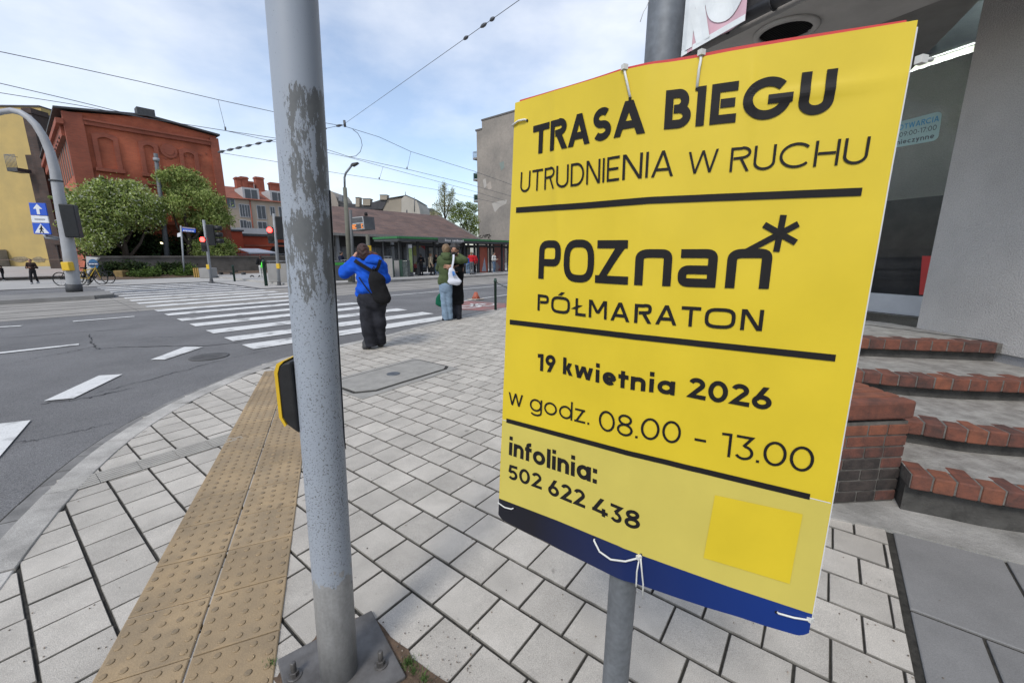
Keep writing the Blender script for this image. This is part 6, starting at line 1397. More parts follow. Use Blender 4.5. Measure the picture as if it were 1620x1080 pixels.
# ------------------------------------------------------------------ signals, mast with signs, street name, bollards
m_sigb = mat('signal_black', (0.012, 0.013, 0.014), .5, var=.2); m_postg = mat('post_grey', (0.27, 0.285, 0.30), .6, var=.15, scale=4)
m_redl = emis('signal_red', (1.0, 0.03, 0.025), 9.0, (.3, .0, .0))
def signal(label, pxb, pyb, z, top, bend, red, car, box, rr):
    g = G(pxb, pyb, z); y = g[1]; t = thing('traffic_signal', label, 'traffic signal', g, 'pedestrian crossing signals')
    b = MB(); b.tube([g, at(bend[0], bend[1], y), at(*top, y)], [.075, .07, .065], 12); obj('pole', b, m_postg, t)
    b = MB(); b.lathe(g, [(.16, 0), (.16, .02), (.09, .05), (.085, .2)], 14); obj('foot', b, m_zinc, t)
    c = at(*red, y); b = MB(); b.box(c - np.array([0, -.02, .26]), (.32, .22, .78), 0); hd = obj('pedestrian_head', b, m_sigb, t, bevel=.03)
    b = MB(); b.disc(c + np.array([0, -.10, 0]), (0, -1, 0), rr, 18, thick=.03); obj('red_lamp', b, m_redl, hd)
    b = MB(); b.disc(c + np.array([0, -.10, -.42]), (0, -1, 0), rr * .95, 18, thick=.02); obj('dark_lamp', b, m_blk, hd)
    b = MB(); b.tube([c + np.array([rr * 1.1 * math.cos(a), -.10, rr * 1.1 * math.sin(a)]) for a in np.linspace(0, math.pi, 9)], .02, 5); obj('hood', b, m_sigb, hd)
    c2 = at(*car, y); b = MB(); b.box(c2, (.34, .30, 1.10), .5); h2 = obj('vehicle_head', b, m_sigb, t, bevel=.03)
    for k in (-1, 0, 1): b = MB(); q = c2 + np.array([.18, .10, .34 * k + .05]); b.tube([q, q + np.array([.30, .13, -.02])], [.14, .12], 12); obj('visor', b, m_sigb, h2)
    q = at(*box, y); b = MB(); b.box(q, (.16, .18, .26), .1); obj('button_box', b, m_ybox, t, bevel=.02)
signal('grey signal pole showing red before the green shrub and concrete block', 335, 447.5, ROAD, (322, 348), (326, 376), (322.5, 379), (334, 372), (330, 422), .13)
signal('straight grey signal pole showing red close to the foreground pole', 442, 452, ROAD, (433, 338), (436, 370), (428.5, 364), (443, 361), (440.5, 421), .13)
# curved tram mast with two blue signs
gm = G(118, 461.5, PZ); ym = gm[1]
ms = thing('curved_mast', 'pale grey mast curving over the road at the far left of the picture', 'mast', gm)
path = [(117, 452), (110, 400), (101, 350), (93, 308), (87, 270), (79, 240), (69, 217), (57, 198), (45, 186), (32, 178), (18, 175), (4, 177), (-12, 181), (-60, 190), (-140, 205)]
b = MB(); b.tube([gm] + [at(px, py, ym) for px, py in path], [.205, .205, .20, .185, .165, .15, .135, .125, .115, .105, .10, .095, .09, .09, .085, .08], 16); obj('pole', b, mat('mast_grey', (0.36, 0.37, 0.385), .55, c2=(.27, .275, .28), scale=1.2), ms)
b = MB(); b.tube([gm, at(116.5, 449, ym)], .24, 14); obj('foot_sleeve', b, m_zinc, ms)
b = MB(); q = at(88.5, 285, ym); b.tube([at(88.9, 287.3, ym), at(88.5, 284.8, ym)], .19, 14); obj('clamp', b, m_zinc, ms)
b = MB(); q = at(115, 421, ym); b.box(q + np.array([.02, -.2, 0]), (.3, .22, .33)); obj('button_box', b, m_ybox, ms, bevel=.03)
b = MB(); q = at(113, 350, ym); b.box(q, (.42, .4, 1.2), .5); hh_ = obj('signal_head', b, m_sigb, ms, bevel=.03)
m_sgnb = mat('sign_blue', (0.012, 0.075, 0.46), .4, var=.05); m_sgnw = mat('sign_white', (0.62, 0.64, 0.67), .45, var=.03)
sg = [at(45, 320.5, ym - .3), at(71, 321.5, ym - .3), at(81, 371, ym - .3), at(53.5, 370, ym - .3)]
SG = lambda u, v, o=0.0: (sg[0] * (1-u) + sg[1] * u) * (1-v) + (sg[3] * (1-u) + sg[2] * u) * v + np.array([0, -o, 0])
ts_ = thing('traffic_sign', 'blue one way sign above a white plate and crossing sign on the curved mast', 'road sign', SG(.5, 1))
for (v0, v1, m, nm_) in ((0, .395, m_sgnb, 'one_way_plate'), (.41, .63, m_sgnw, 'white_plate'), (.64, 1, m_sgnb, 'crossing_plate')):
    b = MB(); b.extr([SG(0, v0), SG(1, v0), SG(1, v1), SG(0, v1)], (0, .04, 0)); pl_o = obj(nm_, b, m, ts_, bevel=.008)
    b = MB()
    if nm_ == 'one_way_plate': b.extr([SG(.41, .36, .006), SG(.41, .19, .006), SG(.22, .19, .006), SG(.5, .03, .006), SG(.78, .19, .006), SG(.59, .19, .006), SG(.59, .36, .006)], (0, .005, 0)); obj('arrow', b, m_sgnw, pl_o)
    elif nm_ == 'crossing_plate':
        b.extr([SG(.08, .965, .006), SG(.92, .965, .006), SG(.5, .66, .006)], (0, .005, 0)); obj('triangle', b, m_sgnw, pl_o)
        b = MB(); sgp = lambda u, v: SG(u, v, .013)
        for (a, c, w_) in (((.52, .77), (.50, .86), .07), ((.50, .86), (.40, .95), .05), ((.50, .86), (.60, .95), .05), ((.50, .79), (.40, .85), .04), ((.53, .79), (.62, .85), .04)):
            a, c = np.array(a), np.array(c); n_ = np.array([-(c - a)[1], (c - a)[0]]); n_ = n_ / np.linalg.norm(n_) * w_ / 2; b.extr([sgp(*(a - n_)), sgp(*(c - n_)), sgp(*(c + n_)), sgp(*(a + n_))], (0, .004, 0))
        b.extr([sgp(.53 + .045 * math.cos(q), .745 + .028 * math.sin(q)) for q in np.linspace(0, 6.28, 9)[:-1]], (0, .004, 0)); obj('walking_symbol', b, m_blk, pl_o)
    else:
        for k in range(9): b.extr([SG(.2 + k * .07, .50, .006), SG(.245 + k * .07, .50, .006), SG(.245 + k * .07, .545, .006), SG(.2 + k * .07, .545, .006)], (0, .004, 0))
        obj('lettering', b, mat('faint_grey', (.25, .26, .28), .5), pl_o)
b = MB(); b.tube([SG(.55, 1) + np.array([0, .02, 0]), at(73, 376, ym - .25), at(92, 378.5, ym - .1)], .045, 8); b.tube([at(70, 372, ym - .22), at(94, 376, ym - .1)], .03, 6); obj('bracket', b, m_postg, ts_)
# tram mast by the shrubs, street name sign
tm, g3 = pole_at('tram_mast', 'dark grey straight mast between the two large shrubs', 'mast', 268, 433, 0.0, [(246, 243)], .20, .13, mat('mast_dark', (0.10, 0.11, 0.12), .6, var=.15))
b = MB(); y = g3[1]; b.tube([at(259.5, 338, y), at(259, 334, y)], .19, 12); b.tube([at(247.5, 255, y), at(247, 250, y)], .2, 12); obj('band', b, m_postg, tm)
sn, g4 = pole_at('street_name_sign', 'thin post with blue and white street name plates by the dark hedge', 'street sign', 292, 438, 0.0, [(286, 357)], .05, .05, m_postg); y = g4[1]
b = MB(); b.extr([at(288, 359, y), at(309, 361.5, y), at(309, 368, y), at(288, 366, y)], (0, .05, 0)); n1_ = obj('name_plate', b, m_sgnb, sn, bevel=.01)
b = MB(); b.extr([at(288.5, 358.8, y - .02), at(308.6, 361.2, y - .02), at(308.6, 363, y - .02), at(288.5, 360.8, y - .02)], (0, .01, 0)); obj('pale_strip', b, mat('name_pale', (.22, .2, .28), .5), n1_)
b = MB()
for k in range(8): u = 290 + k * 2.2; b.extr([at(u, 363.6 + (k * .22), y - .025), at(u + 1.4, 363.8 + k * .22, y - .025), at(u + 1.4, 366 + k * .12, y - .025), at(u, 365.8 + k * .12, y - .025)], (0, .01, 0))
obj('lettering', b, m_sgnw, n1_)
b = MB(); b.extr([at(280.5, 369, y), at(286, 367.5, y), at(286, 374, y), at(280.5, 375, y)], (0, .05, 0)); obj('side_plate', b, m_sgnw, sn)
# small things along the far pavement
def block(name, label, cat, px0, px1, pyt, pyb, m, dep=.5, z=0.0, group=None, bev=.03):
    a_, c_ = G(px0, pyb, z), G(px1, pyb, z); b = MB(); b.prism([(a_[0], a_[1]), (c_[0], a_[1]), (c_[0], a_[1] + dep), (a_[0], a_[1] + dep)], z, zrow(a_[1], pyt))
    return tag(obj(name, b, m, loc=a_, bevel=bev), label, cat, group)
block('concrete_planter', 'pale concrete planter block behind the left-hand red signal', 'planter', 316, 332, 424, 440, m_scr, .8)
for k, (a_, c_) in enumerate(((307, 309), (310.2, 312.4), (313.4, 315.4))): block('wooden_stake', 'yellow wooden stake left of the concrete planter', 'stake', a_, c_, 424, 439, mat('stake_wood', (.30, .19, .05), .8), .1, 0, 'yellow stakes by the planter', .005)
block('timber_post', 'broad weathered timber stump in the bed before the hedge', 'post', 181, 195, 428, 441, mat('old_timber', (.19, .13, .05), .9, var=.25, scale=5), .5); block('short_post', 'short pale post left of the tram mast foot', 'post', 221, 224.5, 428, 438.5, mat('short_post_wood', (.17, .13, .08), .9), .2); block('short_post', 'short pale post right beside the tram mast', 'post', 255, 258.5, 427, 437.5, MATS['short_post_wood'], .2)
a_, c_ = G(345, 437, 0), G(385, 436, 0); bt = thing('timber_bench', 'long dark timber rail bench right of the planter', 'bench', (a_ + c_) / 2); y = a_[1]
b = MB(); b.prism([(a_[0], y), (c_[0], y), (c_[0], y + .4), (a_[0], y + .4)], zrow(y, 431), zrow(y, 428)); obj('seat', b, mat('bench_wood', (.06, .05, .04), .8), bt)
for px in (347, 365, 383): q = G(px, 437, 0); b = MB(); b.box((q[0], y + .2, zrow(y, 431) / 2), (.15, .3, zrow(y, 431))); obj('leg', b, m_zinc, bt)
# poster board with round emblem, parked bicycles
a_, c_ = at(137, 455, 27.0), at(158, 455, 27.0); a_, c_ = G(138, 449, -.005), G(160, 447, -.005); y = a_[1]; ztp = zrow(y, 406)
pb2 = thing('advert_board', 'white advertising panel with round blue emblem beside the parked bicycles', 'panel', a_)
b = MB(); xa, xb = at(135.5, 406, y)[0], at(155, 407, y)[0]; b.extr([(a_[0], y, 0.02), (c_[0], y, 0.02), (xb, y, ztp - .05), (xa, y, ztp)], (0, .12, 0)); obj('panel', b, mat('panel_white', (.42, .42, .41), .6, c2=(.33, .33, .32), scale=1.5), pb2, bevel=.01)
b = MB(); q = at(148, 417.5, y - .01); b.disc(q, (0, -1, 0), .26, 24, thick=.012, r2=.25); em = obj('emblem', b, mat('emblem_blue', (.02, .09, .2), .5), pb2); b = MB(); b.box(q + np.array([0, -.016, .0]), (.60, .008, .13)); obj('emblem_bar', b, mat('emblem_navy', (.015, .03, .08), .5), em)
for k in range(6): b = MB(); b.box(q + np.array([-.2 + k * .08, -.023, .0]), (.05, .006, .06)); obj('lettering', b, m_sgnw, em)
m_tyre = mat('tyre', (.015, .015, .015), .8)
def bicycle(label, px, py, col, dirx, wb_=1.02):
    g = G(px, py, -.005); t = thing('bicycle', label, 'bicycle', g, 'parked bicycles by the advertising panel'); u = np.array([math.cos(dirx), math.sin(dirx), 0]); R_ = .33
    m = mat('bike_%s' % col, {'yellow': (.45, .30, .02), 'black': (.03, .03, .03)}[col], .4)
    c0, c1 = g + np.array([0, 0, R_]), g + u * wb_ + np.array([0, 0, R_])
    for c in (c0, c1):
        b = MB(); b.tube([c + u * math.cos(q) * R_ + np.array([0, 0, math.sin(q) * R_]) for q in np.linspace(0, 2 * math.pi, 25)[:-1]], .024, 6, closed=True); w_o = obj('wheel', b, m_tyre, t)
        b = MB(); 
        for k in range(8): b.tube([c, c + u * math.cos(k * .785) * R_ + np.array([0, 0, math.sin(k * .785) * R_])], .004, 4)
        obj('spokes', b, m_galv, w_o)
    bb_, st_, hd = g + u * .43 + np.array([0, 0, .30]), g + u * .30 + np.array([0, 0, .82]), g + u * .86 + np.array([0, 0, .85])
    b = MB(); b.tube([c0, bb_, hd], .022, 6); b.tube([bb_, st_, c0], .02, 6); b.tube([st_ - np.array([0, 0, .1]), hd], .022, 6); b.tube([hd + np.array([0, 0, .1]), hd, c1], .02, 6); obj('frame', b, m, t)
    nrm = np.array([-u[1], u[0], 0]); b = MB(); b.tube([hd + np.array([0, 0, .12]) - nrm * .28 - u * .1, hd + np.array([0, 0, .12]), hd + np.array([0, 0, .12]) + nrm * .28 - u * .1], .014, 6); obj('handlebar', b, m_blk, t)
    b = MB(); b.box(st_ + np.array([0, 0, .04]), (.26, .14, .06), dirx); obj('saddle', b, m_blk, t, bevel=.02)
bicycle('black bicycle parked left of the curved mast foot', 98, 452, 'black', .15); bicycle('yellow framed bicycle parked right of the curved mast before the white panel', 128, 450, 'yellow', .1); bicycle('dark bicycle leaning behind the yellow one by the white panel', 138, 448.5, 'black', .2)
# kick scooter, green bollards
def bollard(label, pxb, pyb, pyt, z, r, m, cap=True):
    g = G(pxb, pyb, z); zt = zrow(g[1], pyt); b = MB(); b.lathe(g, [(r, 0), (r, zt - z - .10), (r * 1.25, zt - z - .099), (r * 1.25, zt - z - .06), (r * .9, zt - z - .05), (r * 1.1, zt - z - .02), (r * .5, zt - z)], 14)
    return tag(obj('bollard', b, m, loc=g), label, 'bollard', 'dark green street bollards')
bollard('slim dark bollard left of the kick scooter', 371.5, 445, 419, -.01, .055, m_dgreen); bollard('dark green bollard in front of the concrete screen by the scooter', 421.5, 452, 411, -.01, .075, m_dgreen); bollard('dark green bollard at the kerb just left of the yellow board', 784, 490.5, 440, 0, .036, m_dgreen)
g5 = G(784, 490.5, 0); b = MB(); pts = [at(784.5, 446 , g5[1])] + [at(784 + k * 5, 446 + 14 * math.sin(math.pi * min(1, k / 8) * .5), g5[1] + .35 * k) for k in range(1, 9)]; b.tube(pts, .012, 5); tag(obj('chain', b, m_dgreen, loc=pts[0]), 'dark chain running from the kerb bollard behind the yellow board', 'chain')
bollard('dark bollard near the wall far left of the crossing refuge', 112, 420 + 36, 430, -.005, .05, m_dgreen) if False else None
g6 = G(399, 441, -.01); sc_ = thing('kick_scooter', 'electric kick scooter with green stem lamp parked by the bollard', 'scooter', g6); y = g6[1]
for px in (399, 412): b = MB(); c = at(px, 438.5, y); b.tube([c + np.array([.11 * math.cos(q), 0, .11 * math.sin(q)]) for q in np.linspace(0, 6.28, 15)[:-1]], .035, 6, closed=True); obj('wheel', b, m_tyre, sc_)
b = MB(); b.tube([at(400, 439, y), at(411, 439.5, y)], .05, 6); obj('deck', b, m_zinc, sc_)
b = MB(); b.tube([at(412, 438, y), at(414, 410, y)], .035, 6); b.tube([at(410, 409, y), at(417, 411, y)], .02, 5); obj('stem', b, m_zinc, sc_)
b = MB(); b.tube([at(414.5, 423, y - .1), at(416, 415, y - .1)], .09, 8); obj('green_panel', b, emis('vivid_green', (.05, .9, .05), .35, (.05, .45, .03)), sc_)
# traffic cone
gc = G(753, 474, ROAD); tc_ = thing('traffic_cone', 'small worn orange traffic cone standing at the edge of the red cycle lane', 'cone', gc)
b = MB(); hc = zrow(gc[1], 462) - ROAD; b.lathe(gc, [(.16, .03), (.10, hc * .55), (.055, hc)], 14); obj('cone_body', b, mat('cone_orange', (.42, .10, .05), .6, c2=(.30, .09, .06), scale=8), tc_)
b = MB(); b.box((gc[0], gc[1], ROAD + .025), (.42, .42, .04), ANG); obj('base', b, mat('cone_base', (.34, .30, .26), .8), tc_, bevel=.01)

# ------------------------------------------------------------------ right-hand grey block, houses behind the hall, trees
m_gable = mat('bare_gable', (0.30, 0.27, 0.235), .92, c2=(0.20, 0.185, 0.165), scale=.16, detail=12, lo=.36, hi=.62, bump=.3, bscale=6, speck=.08, sscale=3)
SG_ = 58.0
pL = PS(757, 400, SG_); pRr = PS(860, 400, SG_); tL, tR = st(pL)[1], st(pRr)[1]; zt0, zt1 = PS(763, 191, SG_)[2], PS(850, 168, SG_)[2]; zt0 = (zt0 + PS(800, 181, SG_)[2]) / 2
gb = thing('grey_apartment_block', 'tall bare grey apartment block with stained gable and small balconies behind the shelter', 'building', W(SG_, (tL + tR) / 2, 0))
tstp = st(PS(763, 250, SG_))[1]
b = MB(); b.sbox(SG_, SG_ + 16, tR, tstp, -1, zt0); b.sbox(SG_ + .003, SG_ + 15.9, tstp - .002, tL, -1, PS(757, 207, SG_)[2]); obj('wall', b, m_gable, gb)
b = MB(); b.sbox(SG_ - .1, SG_ + 16.1, tR, tstp + .1, zt0 + .002, zt0 + .25); zq = PS(757, 207, SG_)[2]; b.sbox(SG_ - .08, SG_ + 16, tstp + .101, tL + .25, zq + .002, zq + .3); obj('cornice', b, mat('cornice_grey', (.12, .115, .11), .9), gb)
for k, py in enumerate((249, 283, 317, 350)):
    z = PS(750, py, SG_)[2]; t0 = tL + .003; t1 = st(PS(747, 290, SG_))[1]; b = MB(); b.sbox(SG_ + .3, SG_ + 3.6, t0, t1, z - .3, z); ba = obj('balcony', b, mat('balcony_slab', (.2, .19, .18), .9), gb)
    b = MB()
    for q in range(9): b.tube([W(SG_ + .35, t0 + (t1 - t0) * q / 8, z), W(SG_ + .35, t0 + (t1 - t0) * q / 8, z + 1.05)], .03, 4)
    b.tube([W(SG_ + .35, t0, z + 1.05), W(SG_ + .35, t1 - .02, z + 1.05), W(SG_ + 3.5, t1 - .02, z + 1.05)], .04, 5)
    if k in (1, 2): b.sbox(SG_ + .40, SG_ + .44, t0 + .05, t1 - .05, z + .1, z + .95)
    obj('railing', b, m_dgreen if k in (1, 2) else m_galv, ba)
# pale plaster patches and the tangle of spray paint
for pts, c in ((((778, 322), (790, 318), (802, 316), (801, 322), (790, 328), (783, 336)), (.36, .34, .31)), (((764, 285), (768, 282), (770, 294), (766, 298)), (.38, .36, .33)), (((770, 292), (776, 287), (778, 298), (773, 301)), (.36, .32, .28)), (((790, 258), (797, 255), (798, 265), (793, 270)), (.20, .24, .22))):
    b = MB(); b.extr([PS(px, py, SG_ - .004) for px, py in pts], (-D2[0] * .01, -D2[1] * .01, 0)); obj('plaster_patch', b, mat('patch_%d' % int(c[0] * 1000 + c[2] * 10), c, .9, var=.1, scale=.6), gb)
b = MB()
sgn = [[(756.5, 374.5), (761, 372.5), (757.5, 377), (763, 376)], [(763, 376), (764.5, 372), (767, 375.5), (769, 371)], [(768, 376), (771, 371.5), (772.5, 376)], [(773.5, 376), (774, 371), (777, 373.5), (774, 374)], [(771, 380), (773.5, 375.5), (776, 380)], [(766, 372.5), (775, 370.5)]]
for l_ in sgn: b.tube([PS(px, py, SG_ - .02) for px, py in l_], .06, 4)
obj('spray_tag', b, m_blk, gb)
# gabled houses beyond the hall
m_ga = mat('pale_gable', (0.40, 0.375, 0.325), .9, var=.08, scale=.3); m_gd = mat('buff_gable', (0.30, 0.265, 0.21), .9, var=.1, scale=.3); m_slate = mat('slate', (0.055, 0.056, 0.06), .7, var=.25, scale=.8)
yh2 = 95.0; A2 = lambda px, py, dy=0: at(px, py, yh2 + dy)
gh = thing('gabled_house', 'pale gabled house with dark slate roof and chimneys behind the hall roof', 'building', A2(640, 420))
b = MB(); b.extr([A2(635, 440), A2(635, 314), A2(641, 309.5), A2(659, 317.5), A2(663, 328), A2(666, 345), A2(666, 440)], (0, 12, 0)); obj('wall', b, m_ga, gh)
b = MB(); b.extr([A2(606, 440, .5), A2(606, 329, .5), A2(613, 314, .5), A2(634.8, 313, .5), A2(634.8, 440, .5)], (0, 11, 0)); obj('side_wall', b, m_gd, gh)
b = MB(); b.extr([A2(574, 325, .3), A2(602, 316, .3), A2(613.5, 314, .3), A2(605, 331, .3), A2(574, 331, .3)], (0, 10, 0)); b.extr([A2(600, 315.5, .2), A2(640, 309, .2), A2(641.5, 308, .2), A2(660, 316, .2), A2(660, 317.6, .2), A2(641, 309.6, .2), A2(614, 314.4, .2)], (0, 11, 0)); rf2 = obj('roof', b, m_slate, gh)
for px0, px1, pt, pb in ((601, 612, 308, 316), (574, 585.5, 314, 325), (562.5, 568.5, 312, 327)): b = MB(); b.extr([A2(px0, pt), A2(px1, pt), A2(px1, pb), A2(px0, pb)], (0, 1.6, 0)); b.extr([A2(px0 - .6, pt), A2(px1 + .6, pt), A2(px1 + .6, pt + 1.2), A2(px0 - .6, pt + 1.2)], (0, 1.8, 0)); obj('chimney', b, m_gd, rf2)
for px, pt, pb in ((641.3, 303.5, 309), (655.5, 312, 335)): b = MB(); b.tube([A2(px, pb, -.1), A2(px, pt, -.1)], .07, 5); obj('pipe', b, m_galv, gh)
b = MB(); b.extr([A2(642.7, 332, -.03), A2(644.5, 332, -.03), A2(644.5, 337, -.03), A2(642.7, 337, -.03)], (0, .05, 0)); obj('window', b, m_win, gh)
gh2 = thing('buff_house', 'buff rendered house with sloping parapet just right of the foreground pole', 'building', A2(515, 420, 8)); B2 = lambda px, py, dy=0: at(px, py, 102 + dy)
b = MB(); b.extr([B2(460, 440), B2(460, 296), B2(517, 300), B2(525, 303), B2(531, 311), B2(535, 322), B2(535, 440)], (0, 10, 0)); obj('wall', b, mat('buff_render', (.30, .265, .225), .9, var=.1, scale=.3), gh2)
b = MB(); b.extr([B2(535.1, 440, .5), B2(535.1, 320, .5), B2(575, 324, .5), B2(575, 440, .5)], (0, 9, 0)); obj('roof', b, m_slate, gh2)
b = MB(); b.extr([B2(535.5, 309), B2(541.5, 309), B2(541.5, 318.5), B2(535.5, 317.5)], (0, 2, 0)); obj('metal_chimney', b, m_galv, gh2)
gh3 = thing('distant_grey_house', 'small distant grey house between the pale gable and the birch', 'building', at(675, 420, 140)); C2 = lambda px, py, dy=0: at(px, py, 140 + dy)
b = MB(); b.extr([C2(664, 440), C2(664, 336), C2(692, 336), C2(692, 440)], (0, 10, 0)); obj('wall', b, m_gd, gh3); b = MB(); b.extr([C2(663, 336), C2(665, 327.5), C2(684, 330), C2(693, 336)], (0, 10, 0)); obj('roof', b, mat('slate_blue', (.10, .115, .135), .6), gh3)
m_birch = [lf('birch_leaf', (0.24, 0.26, 0.10)), lf('birch_pale', (0.33, 0.33, 0.17)), lf('birch_twig', (0.20, 0.17, 0.11))]
TBI = 52.0; base = PT(706, 420, TBI); q_ = lambda px, py, dt=0: PT(px, py, TBI + dt)
def lobT(lst, t, dep=2): 
    o_ = []
    for (px, py, rx, rz) in lst: p = PT(px, py, t + rng.uniform(-1, 1)); k_ = p[1] / F * .98; o_.append((p, np.array([rx * k_, min(dep, rx * k_), rz * k_]), rx * rz))
    return o_
tree('birch_tree', 'tall thin birch with sparse pale green leaves behind the hall roof', 'tree', (base[0], base[1], 0), lobT([(700, 305, 7, 14), (706, 320, 9, 16), (696, 328, 8, 14), (714, 316, 6, 15), (703, 295, 4, 8), (690, 340, 8, 9), (684, 334, 5, 7), (712, 336, 10, 10), (716, 304, 3, 8)], TBI), 6000, .075, m_birch, (0, 0, 1, 2), .25,
     [([(base[0], base[1], 0), q_(704, 350), q_(703, 310), q_(702, 290)], .22, .03), ([q_(704, 350), q_(712, 320), q_(715, 300)], .09, .02), ([q_(704, 345), q_(696, 322), q_(694, 312)], .08, .02)], droop=.8)
m_spring = [lf('spring_leaf', (0.19, 0.245, 0.055)), lf('spring_light', (0.28, 0.33, 0.09)), lf('spring_deep', (0.10, 0.14, 0.035))]
TG2 = 50.0; base = PT(740, 420, TG2); q_ = lambda px, py, dt=0: PT(px, py, TG2 + dt)
tree('green_tree', 'spreading fresh green tree between the hall roof and the grey block', 'tree', (base[0], base[1], 0), lobT([(722, 334, 11, 11), (735, 342, 12, 11), (745, 334, 9, 9), (750, 350, 9, 10), (738, 360, 12, 9), (718, 346, 9, 8), (752, 366, 7, 8), (728, 324, 7, 5), (742, 324, 7, 5), (752, 328, 4, 6)], TG2), 11000, .09, m_spring, (0, 0, 1, 2), .2,
     [([(base[0], base[1], 0), q_(741, 378), q_(738, 350), q_(730, 328)], .25, .04), ([q_(741, 375), q_(750, 350), q_(752, 325)], .12, .02), ([q_(740, 370), q_(726, 348), q_(720, 335)], .12, .02)])

# ------------------------------------------------------------------ overhead wires, each hung on upright planes along the street
m_wire = mat('wire', (0.10, 0.105, 0.115), .5, metal=.4)
TW1, TW2 = T0 + 1.3, T0 + 3.6
def wire(label, pts, t, r=.012, name='overhead_wire', group='overhead tram wires'):
    P3 = [PT(px, py, t) for px, py in pts]; b = MB(); b.tube(P3, r * .72, 5); return tag(obj(name, b, m_wire, loc=P3[0]), label, 'wire', group)
wire('upper carrying wire crossing the sky from the left edge behind the pole', [(-60, 68), (0, 82), (110, 105), (220, 129), (345, 158), (437, 178), (510, 194), (545, 200), (600, 217), (650, 240), (750, 271), (800, 289), (860, 312)], TW1, .014)
wire('higher of two close contact wires passing over the brick hall roof', [(-60, 118), (0, 132), (120, 160), (230, 187), (357, 207), (437, 219), (515, 236), (552, 248), (645, 268), (740, 291), (800, 308), (860, 326)], TW1, .013)
wire('lower of two close contact wires passing over the brick hall roof', [(-60, 137), (0, 147), (120, 166), (230, 187), (357, 207), (437, 225), (515, 241), (552, 249), (606, 264), (740, 300), (800, 318)], TW2, .013)
wire('lowest wire running from the brick hall corner towards the birch', [(345, 241), (437, 256), (515, 271), (600, 284), (700, 302), (790, 322)], TW2, .012)
def dropper(label, a, c, t): 
    P3 = [PT(*a, t), PT(*c, t)]; b = MB(); b.tube(P3, .007, 4); o_ = obj('wire_dropper', b, m_wire, loc=P3[0]); tag(o_, label, 'wire', 'droppers between the tram wires')
    b = MB(); b.tube([P3[1] + np.array([0, 0, .10]), P3[1]], .028, 5); obj('clamp', b, m_wire, o_)
dropper('slanting dropper wire above the right end of the brick hall', (345, 158), (357, 206), TW1); dropper('dropper wire above the pale gabled house', (650, 240), (644, 268), TW1); dropper('dropper wire just right of the street lamp', (606, 264), (600, 284), TW2)
b = MB(); P3 = [PT(px, py, TW1) for px, py in ((558, 205), (566, 211), (571, 220), (573, 230), (570, 240), (563, 247), (552, 248.5))]; b.tube(P3, .012, 5); tag(obj('jumper_loop', b, m_wire, loc=P3[0]), 'curved jumper wire looping between two tram wires', 'wire')
aX = PT(545, 196, TW1); far = at(850, -25, 8.0); far = np.array([6.5, 9.0, 0]); r_ = ray(822, 0); far = CAM + r_ * (8.5 / r_[1]); far2 = CAM + ray(900, -75) * (7.5 / ray(900, -75)[1])
sw = thing('span_wire', 'thin span wire with insulators rising to the upper right above the street lamp', 'wire', aX)
b = MB(); b.tube([aX, far, far2], .006, 5); obj('strand', b, m_wire, sw)
def along(px, py):     # the point of the span wire seen near this pixel
    best = min((np.hypot(*(pix(aX + (far - aX) * k) - np.array([px, py]))), k) for k in np.linspace(0, 1, 400)); return aX + (far - aX) * best[1]
for (p0, p1) in (((733, 62), (739, 57)), ((760, 42), (768, 36)), ((775, 32), (782, 27))):
    a_, c_ = along(*p0), along(*p1); b = MB(); b.tube([a_, a_ + (c_ - a_) * .3, a_ + (c_ - a_) * .7, c_], [.018, .035, .035, .018], 8); obj('insulator', b, m_wire, sw)
b = MB(); b.tube([PT(546, 201, TW1), PT(544.5, 190.5, TW1)], .05, 6); obj('hanger', b, m_wire, sw)
lw = thing('insulator_chain', 'wire with a row of small insulators left of the pole', 'wire', PT(345, 240, TW2)); A_, B_ = PT(345, 241, TW2), PT(545, 197, TW1)
b = MB(); b.tube([A_, B_], .009, 5); obj('strand', b, m_wire, lw)
for px in (350, 364, 378, 393, 409, 426, 512, 536):
    k_ = (px - 345) / 200.0; best = min((abs(pix(A_ + (B_ - A_) * k)[0] - px), k) for k in np.linspace(0, 1, 300))[1]; q = A_ + (B_ - A_) * best; u = (B_ - A_) / np.linalg.norm(B_ - A_); b = MB(); b.tube([q - u * .12, q - u * .03, q + u * .03, q + u * .12], [.02, .05, .05, .02], 8); obj('insulator', b, m_wire, lw)

